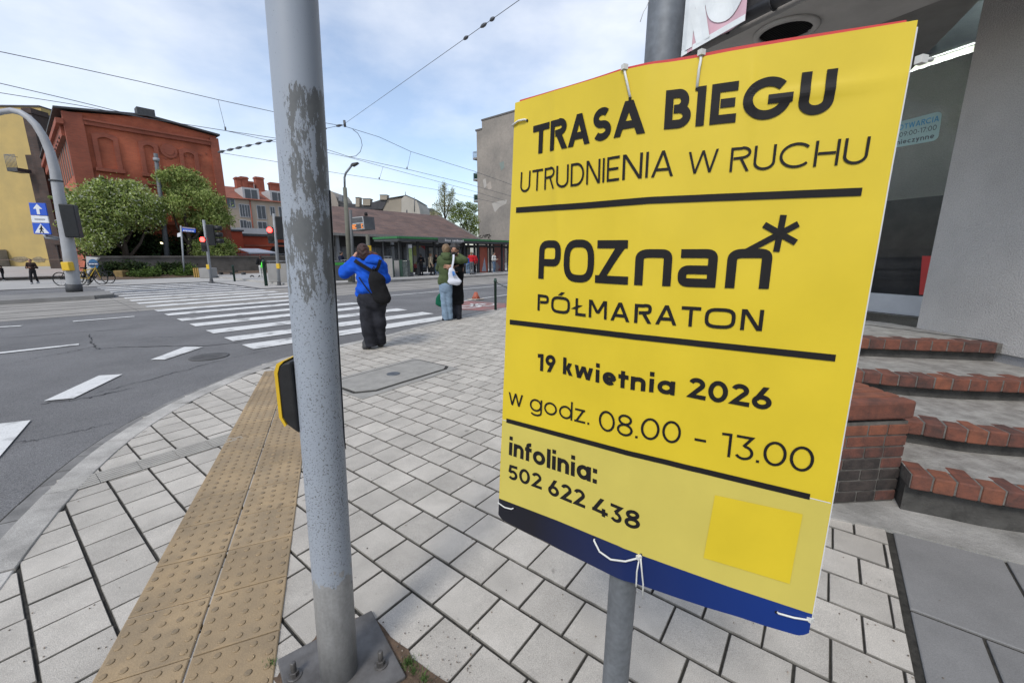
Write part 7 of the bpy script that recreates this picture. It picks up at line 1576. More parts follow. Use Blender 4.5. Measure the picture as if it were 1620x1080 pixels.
# ------------------------------------------------------------------ people: smooth bodies grown from joints
def cap(a, c, ra, rb, sc=(1, 1, 1)): return ('c', np.array(a, float), np.array(c, float), ra, rb, np.array(sc, float))
def ell(c, r, rot=None): return ('e', np.array(c, float), np.array(r, float), rot)
def evalp(p, P):
    if p[0] == 'c':
        _, a, c, ra, rb, sc = p; X = (P - a) / sc; ba = (c - a) / sc; h = np.clip((X @ ba) / (ba @ ba + 1e-12), 0, 1)
        return (np.linalg.norm(X - h[..., None] * ba, axis=-1) - (ra + (rb - ra) * h)) * min(sc)
    _, c, r, rot = p; X = P - c
    if rot is not None: X = X @ np.array(rot)
    k0 = np.linalg.norm(X / r, axis=-1); k1 = np.linalg.norm(X / (r * r), axis=-1) + 1e-9
    return k0 * (k0 - 1) / k1
def nets(prims, vox, k=.03, cut=None, fold=0.0, ff=22.0, pad=.05, sub=()):
    lo, hi = np.full(3, 1e9), np.full(3, -1e9)
    for p in prims:
        if p[0] == 'c': r = max(p[3], p[4]) * max(p[5]); a, c = np.minimum(p[1], p[2]) - r, np.maximum(p[1], p[2]) + r
        else: r = max(p[2]); a, c = p[1] - r, p[1] + r
        lo, hi = np.minimum(lo, a), np.maximum(hi, c)
    lo -= pad; hi += pad; n_ = np.maximum(4, np.ceil((hi - lo) / vox).astype(int) + 1)
    ax = [lo[i] + np.arange(n_[i]) * vox for i in range(3)]; P = np.stack(np.meshgrid(*ax, indexing='ij'), -1)
    f = None
    for p in prims:
        d_ = evalp(p, P)
        if f is None: f = d_
        else: h = np.clip(.5 + .5 * (f - d_) / k, 0, 1); f = f * (1 - h) + d_ * h - k * h * (1 - h)
    if fold:
        q = P * ff
        f = f + fold * (np.sin(q[..., 2] * 1.0 + 1.7 * np.sin(q[..., 0] * .6) + 1.1 * np.sin(q[..., 1] * .7)) * .6 + .4 * np.sin(q[..., 2] * 2.3 + q[..., 0] * 1.4 + .8) * np.sin(q[..., 1] * 1.1 + q[..., 0] * .5))
    for p in sub: f = np.maximum(f, -evalp(p, P))
    if cut is not None: f = np.maximum(f, cut(P))
    s = f < 0; c8 = [(i, j, l) for i in (0, 1) for j in (0, 1) for l in (0, 1)]
    sh = tuple(n_ - 1); acc = np.zeros(sh, int)
    sl = lambda A, o: A[o[0]:o[0] + sh[0], o[1]:o[1] + sh[1], o[2]:o[2] + sh[2]]
    for o in c8: acc += sl(s, o)
    mk_ = (acc > 0) & (acc < 8); ids = np.full(sh, -1); ids[mk_] = np.arange(mk_.sum()); cells = np.argwhere(mk_)
    V = np.zeros((len(cells), 3)); cnt = np.zeros(len(cells))
    for a in c8:
        for d_ in range(3):
            if a[d_]: continue
            c = list(a); c[d_] = 1
            fa, fb = sl(f, a)[mk_], sl(f, c)[mk_]; x = (fa < 0) != (fb < 0); t = np.where(x, fa / np.where(x, fa - fb, 1), 0)
            pt = cells + np.array(a); pt = pt.astype(float); pt[:, d_] += t; V[x] += pt[x]; cnt[x] += 1
    V = lo + V / cnt[:, None] * vox; fs = []
    for d_ in range(3):
        e1, e2 = (d_ + 1) % 3, (d_ + 2) % 3; A = [slice(None)] * 3; B = [slice(None)] * 3; A[d_] = slice(0, -1); B[d_] = slice(1, None)
        x = s[tuple(A)] != s[tuple(B)]; idx = np.argwhere(x); ok = (idx[:, e1] > 0) & (idx[:, e2] > 0) & (idx[:, e1] < sh[e1]) & (idx[:, e2] < sh[e2]); idx = idx[ok]; fl = s[tuple(A)][tuple(idx.T)]
        q = []
        for (u, v) in ((-1, -1), (0, -1), (0, 0), (-1, 0)):
            z = idx.copy(); z[:, e1] += u; z[:, e2] += v; q.append(ids[tuple(z.T)])
        q = np.stack(q, 1); q[~fl] = q[~fl][:, ::-1]; fs += [tuple(r) for r in q.tolist() if min(r) >= 0]
    return V, fs
def grow(bb, prims, vox, mi=0, **kw):
    V, fs = nets(prims, vox, **kw); bb.add(V, fs, mi, True)
def hand(bb, wrist, dirn, palm_n, vox=.0045, mi=0, curl=.7, s=1.0, side=1):
    """palm, four bent fingers of different length and a thumb leaving the side of the palm"""
    d_ = np.array(dirn, float); d_ /= np.linalg.norm(d_); n_ = np.array(palm_n, float); n_ -= d_ * (n_ @ d_); n_ /= np.linalg.norm(n_); w_ = np.cross(d_, n_) * side; W0 = np.array(wrist, float)
    pr = [cap(W0, W0 + d_ * .03 * s, .024 * s, .026 * s)]
    for k in range(4):
        x = (k - 1.5) * .0195 * s; pr.append(cap(W0 + d_ * .03 * s + w_ * x * .8, W0 + d_ * .085 * s + w_ * x, .0145 * s, .0115 * s))
    grow(bb, pr, vox, mi, k=.010)
    for k, (l, r) in enumerate(((.070, .0088), (.080, .0092), (.074, .0088), (.058, .0078))):
        x = (k - 1.5) * .0205 * s; a = W0 + d_ * .080 * s + w_ * x; cc = curl * (1 + .12 * k); pts = [a]; ang = .25 * cc
        for seg in (.45, .32, .23): v = d_ * math.cos(ang) + n_ * math.sin(ang) + w_ * (k - 1.5) * .05; pts.append(pts[-1] + v * l * seg * s); ang += .75 * cc
        grow(bb, [cap(pts[i], pts[i+1], r * s * (1 - .1 * i), r * s * (.92 - .1 * i)) for i in range(3)], vox, mi, k=.004, pad=.012)
    a = W0 + d_ * .030 * s - w_ * .026 * s; t1 = a + (d_ * .6 - w_ * .7 + n_ * .3) * .038 * s; t2 = t1 + (d_ * .9 - w_ * .2 + n_ * .35) * .032 * s
    grow(bb, [cap(a, t1, .0125 * s, .0105 * s), cap(t1, t2, .0105 * s, .0085 * s)], vox, mi, k=.006, pad=.015)
def skinmat(n, c): return mat(n, c, .55, var=.08, scale=12, spec=.35)
def cloth(n, c, var=.16, sc=7): return mat(n, c, .9, var=var, scale=sc, bump=.25, bscale=180, spec=.15)
def body_head(c, fwd, s=1.0, up=(0, 0, 1)):
    """skull, jaw, nose, ears round the head centre c"""
    f_ = np.array(fwd, float); f_ /= np.linalg.norm(f_); u = np.array(up, float); r_ = np.cross(f_, u); r_ /= np.linalg.norm(r_); u = np.cross(r_, f_); c = np.array(c, float); R3 = np.stack([r_, f_, u], 1)
    pr = [ell(c + u * .02 * s - f_ * .008 * s, np.array([.074, .092, .092]) * s, R3), ell(c - u * .045 * s + f_ * .022 * s, np.array([.056, .068, .066]) * s, R3), ell(c - u * .088 * s + f_ * .055 * s, np.array([.028, .026, .022]) * s, R3),
          cap(c + u * .005 * s + f_ * .088 * s, c - u * .028 * s + f_ * .104 * s, .009 * s, .0135 * s), cap(c + r_ * .03 * s + u * .025 * s + f_ * .078 * s, c - r_ * .03 * s + u * .025 * s + f_ * .078 * s, .012 * s, .012 * s)]
    for q in (-1, 1): pr.append(ell(c + r_ * q * .077 * s - u * .01 * s, np.array([.011, .020, .031]) * s, R3))
    return pr, (r_, f_, u)

# --- woman in the blue hoodie, back to the camera, hand at her ear
gy = G(590, 551)[1]
K = lambda px, py, dy=0.0: at(px, py, gy + dy)
base = G(591, 551); wo = thing('person', 'person in royal blue hoodie seen from behind with hand raised to the ear', 'person', base)
m_sk1 = skinmat('skin_fair', (0.50, 0.27, 0.19)); m_blue = cloth('hoodie_blue', (0.012, 0.085, 0.50)); m_btr = cloth('trouser_black', (0.024, 0.025, 0.031), .35, 5); m_hair1 = mat('hair_brown', (0.060, 0.026, 0.020), .6, c2=(.030, .015, .013), scale=16, bump=.5, bscale=90); m_hair1b = mat('hair_auburn', (0.16, 0.050, 0.028), .6, c2=(.07, .026, .02), scale=16, bump=.5, bscale=90)
m_shoeg = cloth('shoe_grey', (0.065, 0.066, 0.068))
hd = K(574.5, 398.5, -.02); hp, _ = body_head(hd, (-.55, .83, -.12), 1.02)
shL, shR = K(566, 418), K(603, 420); elL, elR = K(545, 430.5, -.02), K(609, 441, .04); haL = K(561.5, 405, .02); wrR = K(603, 446, .28)
hipL, hipR = K(580, 468), K(598, 468); knL, knR = K(580, 510, -.02), K(600, 508, .03); anL, anR = K(585.5, 545, -.02), K(602, 541, .12)
bb = MB()
grow(bb, hp + [cap(K(580, 408), K(584, 418), .062, .075), ell(K(586, 432, .03), (.17, .10, .17)), ell(K(588, 456, .03), (.17, .10, .14)), cap(shL, elL, .05, .045), cap(elL, haL, .042, .03), cap(shR, elR, .05, .045), cap(elR, wrR, .05, .03), cap(hipL, knL, .11, .08), cap(knL, anL, .08, .05), cap(hipR, knR, .11, .08), cap(knR, anR, .08, .05)], .016, k=.035)
hand(bb, K(562, 404.5, .0), K(568, 394.5, .03) - K(562, 404.5, 0), (.8, .3, .1), curl=.55, s=1.05, side=-1); hand(bb, wrR, (-.3, .6, .1), (0, 0, 1), curl=1.2, vox=.006)
obj('body', bb, m_sk1, wo)
bb = MB()
grow(bb, [ell(K(585, 424), (.225, .150, .13)), ell(K(586, 441), (.225, .165, .17)), ell(K(587, 456), (.222, .165, .13)), ell(K(578, 459, -.02), (.13, .13, .08)), cap(K(574, 415), K(600, 417), .085, .085), cap(shL, elL, .092, .088), cap(elL, K(560.5, 408.5, .015), .084, .045), cap(shR, elR, .088, .078), cap(elR, wrR, .075, .048), cap(K(570, 464), K(604, 468), .085, .085)], .010, k=.05, fold=.011, ff=30)
obj('hoodie', bb, m_blue, wo)
bb = MB(); grow(bb, [ell(K(590, 409.5, -.06), (.125, .085, .072)), ell(K(595, 413, -.08), (.10, .07, .05)), cap(K(578, 411, -.04), K(600, 410, .0), .052, .050), cap(K(580, 414, -.11), K(598, 413.5, -.10), .030, .034)], .009, k=.03, fold=.004, ff=40); obj('hood', bb, m_blue, wo)
bb = MB(); 
grow(bb, [ell(K(588, 470), (.215, .16, .17)), ell(K(590, 478, -.02), (.20, .15, .13)), cap(K(579.5, 474), K(582, 511, -.02), .128, .108, (1, .95, 1)), cap(K(582, 511, -.02), K(587, 544.5, -.02), .110, .104), cap(K(599, 474), K(600.5, 509, .03), .122, .090), cap(K(600.5, 509, .03), K(602, 540, .12), .095, .088)], .010, k=.05, fold=.011, ff=23, cut=lambda P: np.maximum(base[2] + .045 - P[..., 2], -9))
obj('trousers', bb, m_btr, wo)
bb = MB()
def shoe(bb, heel, toe, s=1.0, vox=.008, z=0.0):
    h_, t_ = np.array(heel, float), np.array(toe, float); u = (t_ - h_) / np.linalg.norm(t_ - h_)
    grow(bb, [cap(h_ + (0, 0, .045 * s), t_ + (0, 0, .034 * s), .045 * s, .036 * s), ell((h_ + t_) / 2 + np.array([0, 0, .055 * s]), (.055 * s, .07 * s, .055 * s)), cap(h_ + (0, 0, .06 * s), h_ + u * .05 * s + (0, 0, .10 * s), .045 * s, .045 * s)], vox, k=.03, cut=lambda P: z + .002 - P[..., 2])
shoe(bb, K(584.5, 550, -.02), K(577.5, 553, -.05), 1.15); shoe(bb, K(603, 547.5, .10), K(602, 548, .22), 1.15); obj('shoes', bb, m_shoeg, wo)
bb = MB(); grow(bb, [ell(hd + (.008, -.022, .022), (.094, .110, .108)), ell(hd + (.03, -.05, -.035), (.082, .075, .10)), cap(K(579, 402, -.07), K(590, 405.5, -.04), .055, .048)], .008, k=.03, fold=.006, ff=85, sub=[ell(hd + (-.09, .10, -.045), (.085, .09, .11))]); obj('hair', bb, m_hair1, wo)
bb = MB(); grow(bb, [cap(K(586, 401.5, -.05), K(594, 404.5, -.0), .046, .042), cap(K(594, 404.5, -.0), K(598.5, 411, .03), .040, .024)], .009, k=.02, fold=.003, ff=60); obj('hair_ends', bb, m_hair1b, wo)
# backpack slung over the right shoulder
bpk = thing('backpack', 'black soft backpack slung low on the back of the person in blue', 'backpack', K(603, 478, -.2)); m_bag = cloth('bag_black', (0.012, 0.012, 0.013))
bb = MB(); grow(bb, [cap(K(592, 430, -.19), K(596, 445, -.22), .055, .11, (1, .8, 1)), cap(K(596, 445, -.22), K(604, 469, -.22), .125, .125, (1, .72, 1)), ell(K(605, 472, -.22), (.13, .10, .085))], .010, k=.05, fold=.006, ff=24); obj('bag_body', bb, m_bag, bpk)
def strap(bb, pts, w_, th=.008):
    """flat band along points"""
    P3 = [np.array(p, float) for p in pts]; vs = []
    for i, p in enumerate(P3):
        t = P3[min(i+1, len(P3)-1)] - P3[max(i-1, 0)]; t /= np.linalg.norm(t); vw = p - CAM; vw /= np.linalg.norm(vw); s_ = np.cross(t, vw); s_ /= np.linalg.norm(s_)
        for a, c in ((-1, -1), (1, -1), (1, 1), (-1, 1)): vs.append(p + s_ * a * w_ / 2 + vw * c * th / 2)
    n_ = len(P3); fs = [(4*i+j, 4*i+(j+1) % 4, 4*(i+1)+(j+1) % 4, 4*(i+1)+j) for i in range(n_-1) for j in range(4)] + [(3, 2, 1, 0), (4*n_-4, 4*n_-3, 4*n_-2, 4*n_-1)]
    bb.add(vs, fs, 0, False)
bb = MB(); strap(bb, [K(560, 410.5, .02), K(561.5, 412, -.10), K(566, 415.5, -.19), K(574, 420.5, -.21), K(584, 426.5, -.215), K(592, 431, -.21)], .058); obj('strap', bb, m_bag, bpk)
bb = MB(); strap(bb, [K(602, 409, .03), K(601.5, 411, -.12), K(600.5, 416, -.195), K(598, 423, -.205), K(594, 430, -.20)], .048); obj('strap', bb, m_bag, bpk)
bb = MB(); strap(bb, [K(568, 438.5, -.14), K(571, 443.5, -.195), K(576, 450.5, -.205), K(581, 457.5, -.205), K(588, 466, -.20)], .018); obj('thin_strap', bb, m_bag, bpk)
bb = MB(); bb.tube([K(590, 430, -.23), K(589.5, 425, -.235), K(591.5, 421.5, -.235), K(593.5, 425, -.235), K(592.5, 430, -.23)], .008, 6); obj('loop', bb, m_bag, bpk)

# --- the hugging couple
gy2 = G(712, 507)[1]; K = lambda px, py, dy=0.0: at(px, py, gy2 + dy)
m_olive = cloth('hoodie_olive', (0.068, 0.092, 0.042)); m_jean = cloth('jeans_pale', (0.20, 0.275, 0.36), sc=3.5); m_hair2 = mat('hair_blond', (0.22, 0.145, 0.080), .6, c2=(.14, .085, .045), scale=20, bump=.5, bscale=90); m_sk2 = skinmat('skin_tan', (0.36, 0.19, 0.125)); m_coat = cloth('coat_black', (0.010, 0.010, 0.011)); m_hair3 = mat('hair_black', (0.018, 0.015, 0.014), .6, c2=(.045, .042, .04), scale=18, bump=.6, bscale=60); m_snk = cloth('sneaker_black', (.014, .015, .02))
base = G(709, 508.5); w2 = thing('person', 'person in olive green hoodie and pale blue jeans hugging the one in black coat', 'person', base)
hd2 = K(706, 394.5, .06); hp, _ = body_head(hd2, (.35, .93, -.1), 1.0)
shL, shR = K(697, 411.5), K(714, 411.5, .05); elL = K(694, 424, .22); wrL = K(704, 432, .52); elR = K(735.5, 411.5, .16); wrR = K(724.5, 401.5, .30)
hipL, hipR = K(701.5, 452), K(709.5, 452); knL, knR = K(703, 479, .02), K(710.5, 479, .02); anL, anR = K(705.5, 504, 0), K(711.5, 503.5, .06)
bb = MB(); grow(bb, hp + [cap(K(706.5, 401, .05), K(706.5, 409), .055, .065), ell(K(705.5, 421, .02), (.13, .08, .16)), ell(K(705, 445, .02), (.12, .08, .13)), cap(shL, elL, .045, .04), cap(elL, wrL, .04, .028), cap(shR, elR, .05, .042), cap(elR, wrR, .04, .028), cap(hipL, knL, .085, .06), cap(knL, anL, .06, .042), cap(hipR, knR, .085, .06), cap(knR, anR, .06, .042)], .015, k=.03)
hand(bb, wrR, (-.8, -.1, .25), (-.2, -.9, 0), curl=.5, side=1); hand(bb, wrL, (.5, .5, 0), (.5, -.5, 0), curl=.6, vox=.006); obj('body', bb, m_sk1, w2)
bb = MB(); grow(bb, [ell(K(705, 415.5), (.175, .128, .13)), ell(K(705.3, 428), (.172, .13, .17)), ell(K(704.5, 440), (.160, .125, .12)), cap(K(699, 446), K(710, 446), .10, .10), cap(K(698, 409.5), K(713, 409.5, .02), .075, .075), cap(shL, elL, .078, .07), cap(elL, wrL, .068, .045), cap(shR, K(727, 412, .10), .078, .075), cap(K(727, 412, .10), elR, .074, .070), cap(elR, K(727, 403.5, .27), .066, .045)], .011, k=.045, fold=.0055, ff=26); obj('hoodie', bb, m_olive, w2)
bb = MB(); grow(bb, [ell(K(705.5, 403.5, -.03), (.105, .085, .065)), ell(K(706, 407.5, -.09), (.095, .055, .07)), cap(K(700, 403, .0), K(712, 403.5, .03), .045, .045)], .009, k=.03, fold=.004, ff=40); obj('hood', bb, m_olive, w2)
bb = MB(); grow(bb, [ell(K(705, 452), (.152, .12, .13)), ell(K(705, 457, -.01), (.148, .105, .11)), cap(K(701, 456), K(703, 480, .0), .088, .076), cap(K(703, 480, .0), K(705, 505, .0), .074, .080), cap(K(709.5, 456), K(710.5, 480, .02), .086, .072), cap(K(710.5, 480, .02), K(711.5, 503, .06), .070, .074)], .009, k=.03, fold=.0065, ff=34, cut=lambda P: .02 - P[..., 2]); obj('jeans', bb, m_jean, w2)
bb = MB(); shoe(bb, K(706, 508.5, .02), K(701.5, 509.3, -.03), 1.0); shoe(bb, K(712, 507.5, .08), K(713, 507.0, .16), 1.0); obj('shoes', bb, m_snk, w2)
bb = MB(); grow(bb, [ell(hd2 + (0.0, -.022, .024), (.095, .106, .102)), ell(hd2 + (-.005, -.055, -.035), (.075, .06, .07))], .008, k=.03, fold=.003, ff=60, sub=[ell(hd2 + (.05, .13, -.03), (.09, .09, .11))]); obj('hair', bb, m_hair2, w2)
base = G(725, 507.5); mn = thing('person', 'bearded person with dark curly hair and long black coat hugging the other', 'person', base)
hd3 = K(719.5, 395.5, .30); hp, (r_, f_, u_) = body_head(hd3, (-.10, -.99, -.05), 1.04)
shL3, shR3 = K(729, 412, .36), K(713, 412, .42); elA = K(722, 428, .20); haA = K(716.5, 423.5, -.135); haB = K(703, 421, -.17)
bb = MB(); grow(bb, hp + [cap(K(720, 402, .33), K(721, 410, .36), .058, .07), ell(K(721.5, 425, .36), (.18, .12, .22)), ell(K(722.5, 448, .36), (.16, .12, .16)), cap(shL3, elA, .05, .04), cap(elA, haA, .04, .03), cap(K(720, 456, .36), K(719, 482, .36), .08, .055), cap(K(719, 482, .36), K(719, 503, .36), .055, .04), cap(K(726, 456, .36), K(726.5, 482, .36), .08, .055), cap(K(726.5, 482, .36), K(726, 503, .3), .055, .04)], .015, k=.03)
hand(bb, K(717.5, 424.5, -.13), (-.8, -.1, .12), (0, .9, .05), curl=.35, s=1.08, side=1); hand(bb, K(712.5, 421.8, -.155), (-.85, 0, .05), (0, .9, 0), curl=.3, s=1.05, side=-1); obj('body', bb, m_sk2, mn)
bb = MB()
for q in (-1, 1):
    c = hd3 + r_ * q * .032 + u_ * .008 + f_ * .083; grow(bb, [ell(c, (.0125, .008, .0075))], .003, pad=.008)
obj('eyes', bb, m_blk, mn)
bb = MB(); grow(bb, [ell(hd3 - u_ * .080 + f_ * .045, (.062, .055, .042)), cap(hd3 + r_ * .06 - u_ * .045 + f_ * .02, hd3 + r_ * .045 - u_ * .09 + f_ * .05, .02, .02), cap(hd3 - r_ * .06 - u_ * .045 + f_ * .02, hd3 - r_ * .045 - u_ * .09 + f_ * .05, .02, .02), cap(hd3 + r_ * .028 - u_ * .046 + f_ * .094, hd3 - r_ * .028 - u_ * .046 + f_ * .094, .009, .009)], .006, k=.02, fold=.002, ff=90, sub=[cap(hd3 + r_ * .02 - u_ * .062 + f_ * .105, hd3 - r_ * .02 - u_ * .062 + f_ * .105, .009, .009)]); obj('beard', bb, m_hair3, mn)
bb = MB(); grow(bb, [cap(hd3 + r_ * .02 - u_ * .0625 + f_ * .088, hd3 - r_ * .02 - u_ * .0625 + f_ * .088, .0075, .0075)], .003, pad=.01); obj('lips', bb, mat('lips', (.28, .10, .08), .5), mn)
bb = MB(); lob = [ell(hd3 - f_ * .03 + u_ * .045, (.105, .11, .095))]
for k in range(26):
    a = rng.uniform(0, 6.28); e = rng.uniform(.0, 1.3); d_ = np.array([math.cos(a) * math.cos(e), math.sin(a) * math.cos(e), math.sin(e)])
    if d_ @ f_ > .55 and e < .75: continue
    lob.append(ell(hd3 - f_ * .02 + u_ * .035 + d_ * np.array([.10, .10, .10]), np.full(3, rng.uniform(.024, .036))))
lob.append(cap(hd3 + r_ * -.082 + u_ * .03, hd3 + r_ * -.08 - u_ * .03 - f_ * .02, .025, .02)); lob.append(cap(hd3 + r_ * .082 + u_ * .03, hd3 + r_ * .08 - u_ * .03 - f_ * .02, .025, .02))
grow(bb, lob, .007, k=.014, sub=[ell(hd3 + f_ * .115 - u_ * .015, (.075, .06, .088))]); obj('hair', bb, m_hair3, mn)
bb = MB(); grow(bb, [ell(K(721.5, 417, .36), (.19, .125, .14)), ell(K(722.5, 435, .36), (.175, .13, .2)), cap(shL3, K(727, 426, .30), .075, .07), cap(K(727, 426, .30), K(719.5, 425.5, -.10), .065, .048), cap(shR3, K(712, 424, .3), .07, .06), cap(K(722, 446, .36), K(723, 478, .36), .155, .165, (1, .85, 1)), cap(K(726, 446, .34), K(728.5, 476, .33), .08, .075)], .012, k=.04, fold=.006, ff=20, cut=lambda P: zrow(gy2 + .36, 481) - P[..., 2]); obj('coat', bb, m_coat, mn)
bb = MB(); grow(bb, [cap(K(719, 476, .36), K(719.5, 504, .36), .075, .062), cap(K(726, 476, .34), K(726, 504, .30), .078, .066)], .012, k=.02, fold=.004, ff=28); obj('trousers', bb, m_btr, mn)
bb = MB(); shoe(bb, K(720, 505, .4), K(719, 506.2, .27), 1.05); shoe(bb, K(727, 505.5, .34), K(725.5, 507.5, .18), 1.1); obj('shoes', bb, m_snk, mn)
# white tote on her shoulder, green bag in his hand
tt = thing('tote_bag', 'white cloth tote bag with a blue mark hanging behind the green hoodie', 'bag', K(719, 449, -.15))
m_tote = cloth('tote_white', (.60, .62, .68), .05, 5)
bb = MB(); grow(bb, [cap(K(713.5, 426, -.19), K(714.5, 444, -.17), .045, .075, (1, .45, 1)), cap(K(714.5, 429, -.19), K(722, 445, -.15), .045, .095, (1, .42, 1)), ell(K(719, 445, -.16), (.155, .055, .062))], .008, k=.035, fold=.005, ff=26); obj('bag_body', bb, m_tote, tt)
bb = MB(); strap(bb, [K(717.5, 402.5, -.03), K(717.5, 405.5, -.115), K(717.3, 410, -.15), K(716.3, 417, -.18), K(714.5, 424.5, -.205)], .042, .006); obj('strap', bb, m_tote, tt)
bb = MB()
for (p0, p1, w_) in (((716.4, 429), (717.2, 436.5), .030), ((717.6, 429.5), (720.2, 435.5), .024)): strap(bb, [K(*p0, -.235), K((p0[0]+p1[0])/2, (p0[1]+p1[1])/2, -.25), K(*p1, -.252)], w_, .02)
obj('print', bb, mat('tote_print', (.06, .20, .52), .8), tt)
gb_ = thing('shopping_bag', 'dark green shopping bag hanging beside the pale blue jeans', 'bag', K(695.5, 483, .25))
bb = MB(); grow(bb, [cap(K(698, 463, .25), K(695.5, 474, .25), .03, .085, (1, .6, 1)), cap(K(692.5, 479.5, .25), K(698.5, 480.5, .25), .055, .055), cap(K(696, 472, .25), K(697.5, 480, .25), .08, .085, (1, .55, 1))], .009, k=.03, fold=.003, ff=30); obj('bag_body', bb, cloth('bag_green', (.008, .10, .055)), gb_)
bb = MB(); bb.tube([K(697, 464, .25), K(699, 452, .30), K(700.5, 464, .27)], .009, 6); obj('handle', bb, MATS['bag_green'], gb_)

# --- people waiting at the stop and walking far off, each grown in their own pose
def far_person(label, px, pyh, pyf, z, face, top, legs, hairc, skin=m_sk2, arms='down', stride=.0, long=0.0, bag=None, group='people waiting at the tram stop', lean=0.0, cap_=None):
    g = G(px, pyf, z); hgt = zrow(g[1], pyh) - z; s = hgt / 1.74; t = thing('person', label, 'person', g, group)
    fa = np.array([math.cos(face), math.sin(face), 0]); rt = np.array([fa[1], -fa[0], 0]); up = np.array([0, 0, 1.0])
    Q = lambda r_, f_, u_: g + (rt * r_ + fa * (f_ + lean * u_ * .12) + up * u_) * s
    vox = .020 * s; hd_ = Q(0, .02, 1.62); hp_, _ = body_head(hd_, fa, s * .98)
    hips = (Q(.085, 0, .92), Q(-.085, 0, .92)); kn = (Q(.09, .05 + stride * .5, .50), Q(-.09, .05 - stride * .4, .50)); an = (Q(.09, stride, .09), Q(-.09, -stride, .09 + abs(stride) * .15))
    el = (Q(.27, -.02, 1.13), Q(-.27, -.02, 1.13)); wr = (Q(.25, .10, .87), Q(-.25, .10, .87))
    if arms == 'front': wr = (Q(.10, .30, 1.16), Q(-.10, .30, 1.14))
    if arms == 'one': wr = (Q(.06, .30, 1.28), wr[1])
    sh_ = (Q(.18, 0, 1.42), Q(-.18, 0, 1.42))
    bb = MB(); grow(bb, hp_ + [cap(Q(0, 0, 1.46), Q(0, .01, 1.54), .058 * s, .052 * s), ell(Q(0, 0, 1.25), np.array([.15, .12, .24]) * s), ell(Q(0, 0, .98), np.array([.15, .12, .15]) * s)] + [cap(sh_[i], el[i], .05 * s, .04 * s) for i in (0, 1)] + [cap(el[i], wr[i], .04 * s, .03 * s) for i in (0, 1)] + [cap(hips[i], kn[i], .08 * s, .06 * s) for i in (0, 1)] + [cap(kn[i], an[i], .058 * s, .04 * s) for i in (0, 1)], vox, k=.03 * s)
    for i in (0, 1): hand(bb, wr[i], (wr[i] - el[i]), rt * (-1 if i == 0 else 1), vox=.0075, curl=.6, s=s)
    obj('body', bb, skin, t)
    bb = MB(); pr = [ell(Q(0, 0, 1.33), np.array([.20, .135, .16]) * s), ell(Q(0, 0, 1.10), np.array([.18, .14, .20]) * s), cap(Q(.13, 0, 1.42), Q(-.13, 0, 1.42), .075 * s, .075 * s)] + [cap(sh_[i], el[i], .074 * s, .066 * s) for i in (0, 1)] + [cap(el[i], el[i] + (wr[i] - el[i]) * .88, .064 * s, .046 * s) for i in (0, 1)]
    if long: pr.append(cap(Q(0, 0, 1.0), Q(0, 0, 1.0 - long), .17 * s, .19 * s, (1, .85, 1)))
    grow(bb, pr, vox, k=.045 * s, fold=.006 * s, ff=24); obj('jacket', bb, cloth(*top), t)
    bb = MB(); grow(bb, [ell(Q(0, 0, .93), np.array([.165, .135, .13]) * s)] + [cap(hips[i], kn[i], .096 * s, .074 * s) for i in (0, 1)] + [cap(kn[i], an[i] + up * .02 * s, .072 * s, .058 * s) for i in (0, 1)], vox, k=.03 * s, fold=.005 * s, ff=26); obj('trousers', bb, cloth(*legs), t)
    bb = MB()
    for i in (0, 1): a_ = an[i] - up * .09 * s; shoe(bb, a_ - fa * .05 * s, a_ + fa * .16 * s, s, .016, z + (a_[2] - g[2]) * .6)
    obj('shoes', bb, cloth('shoe_pale', (.36, .36, .36)) if rng.random() < .6 else m_snk, t)
    bb = MB(); grow(bb, [ell(hd_ + (up * .025 - fa * .02) * s, np.array([.092, .092, .10]) * s), ell(hd_ + (up * -.02 - fa * .05) * s, np.array([.075, .06, .085]) * s)], vox * .8, k=.03 * s, sub=[ell(hd_ + (fa * .12 - up * .03) * s, np.array([.08, .08, .10]) * s)]); obj('hair', bb, hairc, t)
    return t, Q, s
blk = ('jacket_black', (.013, .013, .015)); nav = ('jacket_navy', (.014, .018, .035)); red = ('jacket_red', (.45, .022, .03)); bge = ('coat_beige', (.34, .28, .20)); wht = ('top_white', (.45, .45, .44)); blu = ('jacket_blue', (.02, .07, .28)); jn = ('jeans_blue', (.10, .15, .22)); bkt = ('trouser_dark', (.016, .016, .019)); gry = ('trouser_grey', (.10, .11, .12)); brn = ('jacket_brown', (.028, .018, .016))
AWAY = math.pi / 2
far_person('person in dark navy jacket and blue jeans standing behind the litter bin', 542.5, 397.5, 441, PZ, AWAY - 1.2, nav, jn, m_hair3, arms='front')
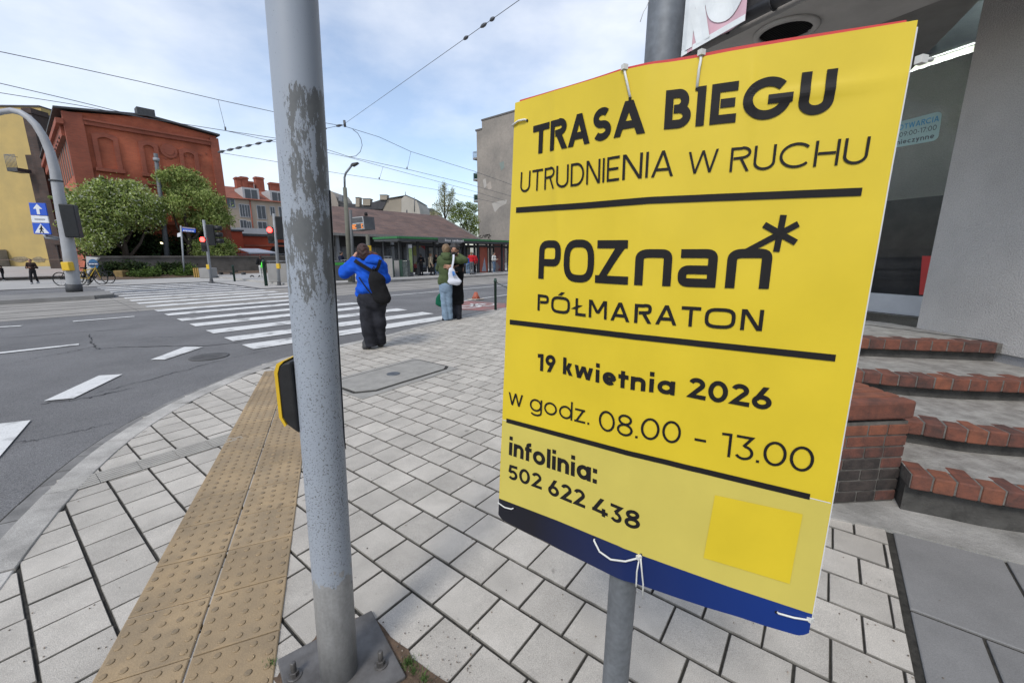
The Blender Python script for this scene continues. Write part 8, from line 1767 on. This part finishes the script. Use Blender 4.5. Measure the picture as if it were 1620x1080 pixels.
far_person('person all in black with a small bag standing by the first shelter poster', 667, 401.5, 436, PZ, AWAY + .7, blk, bkt, m_hair3, arms='one')
far_person('person in a long beige coat standing inside the shelter', 682, 400.5, 435.5, PZ, AWAY - 1.3, bge, bkt, m_hair2, long=.25)
far_person('person in black top and blue jeans half hidden by the person in green', 691.5, 402, 435, PZ, -AWAY, blk, jn, m_hair3)
far_person('person in a blue jacket and jeans right of the hugging couple', 740.5, 403, 434.5, PZ, AWAY + .3, blu, jn, m_hair1)
far_person('person in a red jacket seen from behind beside the one in blue', 746.5, 398.5, 434.5, PZ, AWAY, red, gry, m_hair2)
far_person('person in a bright red anorak and dark trousers nearest the orange poster', 750, 399.5, 434, PZ, AWAY + .3, red, bkt, m_hair3)
t, Q, s = far_person('person in a white top with black backpack near the yellow board', 781.5, 399, 432.5, PZ, -.4, wht, jn, m_hair3, arms='front')
bk2 = thing('backpack', 'small black backpack worn by the person in the white top', 'backpack', Q(0, -.2, 1.0)); bb = MB(); grow(bb, [ell(Q(0, -.20, 1.22), np.array([.14, .13, .24]) * s), ell(Q(0, -.22, 1.08), np.array([.13, .11, .12]) * s)], .02, k=.05); obj('bag_body', bb, m_bag, bk2)
far_person('person in dark clothes walking on the far left pavement before the yellow house', 56, 409.5, 449, -.005, -1.2, brn, bkt, m_hair1, arms='front', stride=.16, group='people walking far left')
far_person('person in dark jacket at the far left edge by the grey porch', 7, 420, 444, -.005, -2.4, blk, bkt, m_hair3, arms='front', group='people walking far left')
far_person('person in dark top and pale trousers standing behind the kick scooter', 416, 403.5, 441, -.01, AWAY + .6, blk, wht, m_hair1, arms='front', group='people walking far left')
sb_ = G(548, 440, PZ); b = MB(); grow(b, [ell(sb_ + (.0, 0, .22), (.26, .14, .22)), cap(sb_ + (-.15, 0, .3), sb_ + (-.1, 0, .42), .06, .03)], .02, k=.04, fold=.008, ff=22); tag(obj('plastic_bag', b, mat('bag_white_red', (.5, .48, .48), .6, c2=(.5, .1, .1), scale=5, lo=.30, hi=.36), loc=sb_), 'white and red plastic bag standing by the screens at the stop', 'bag')
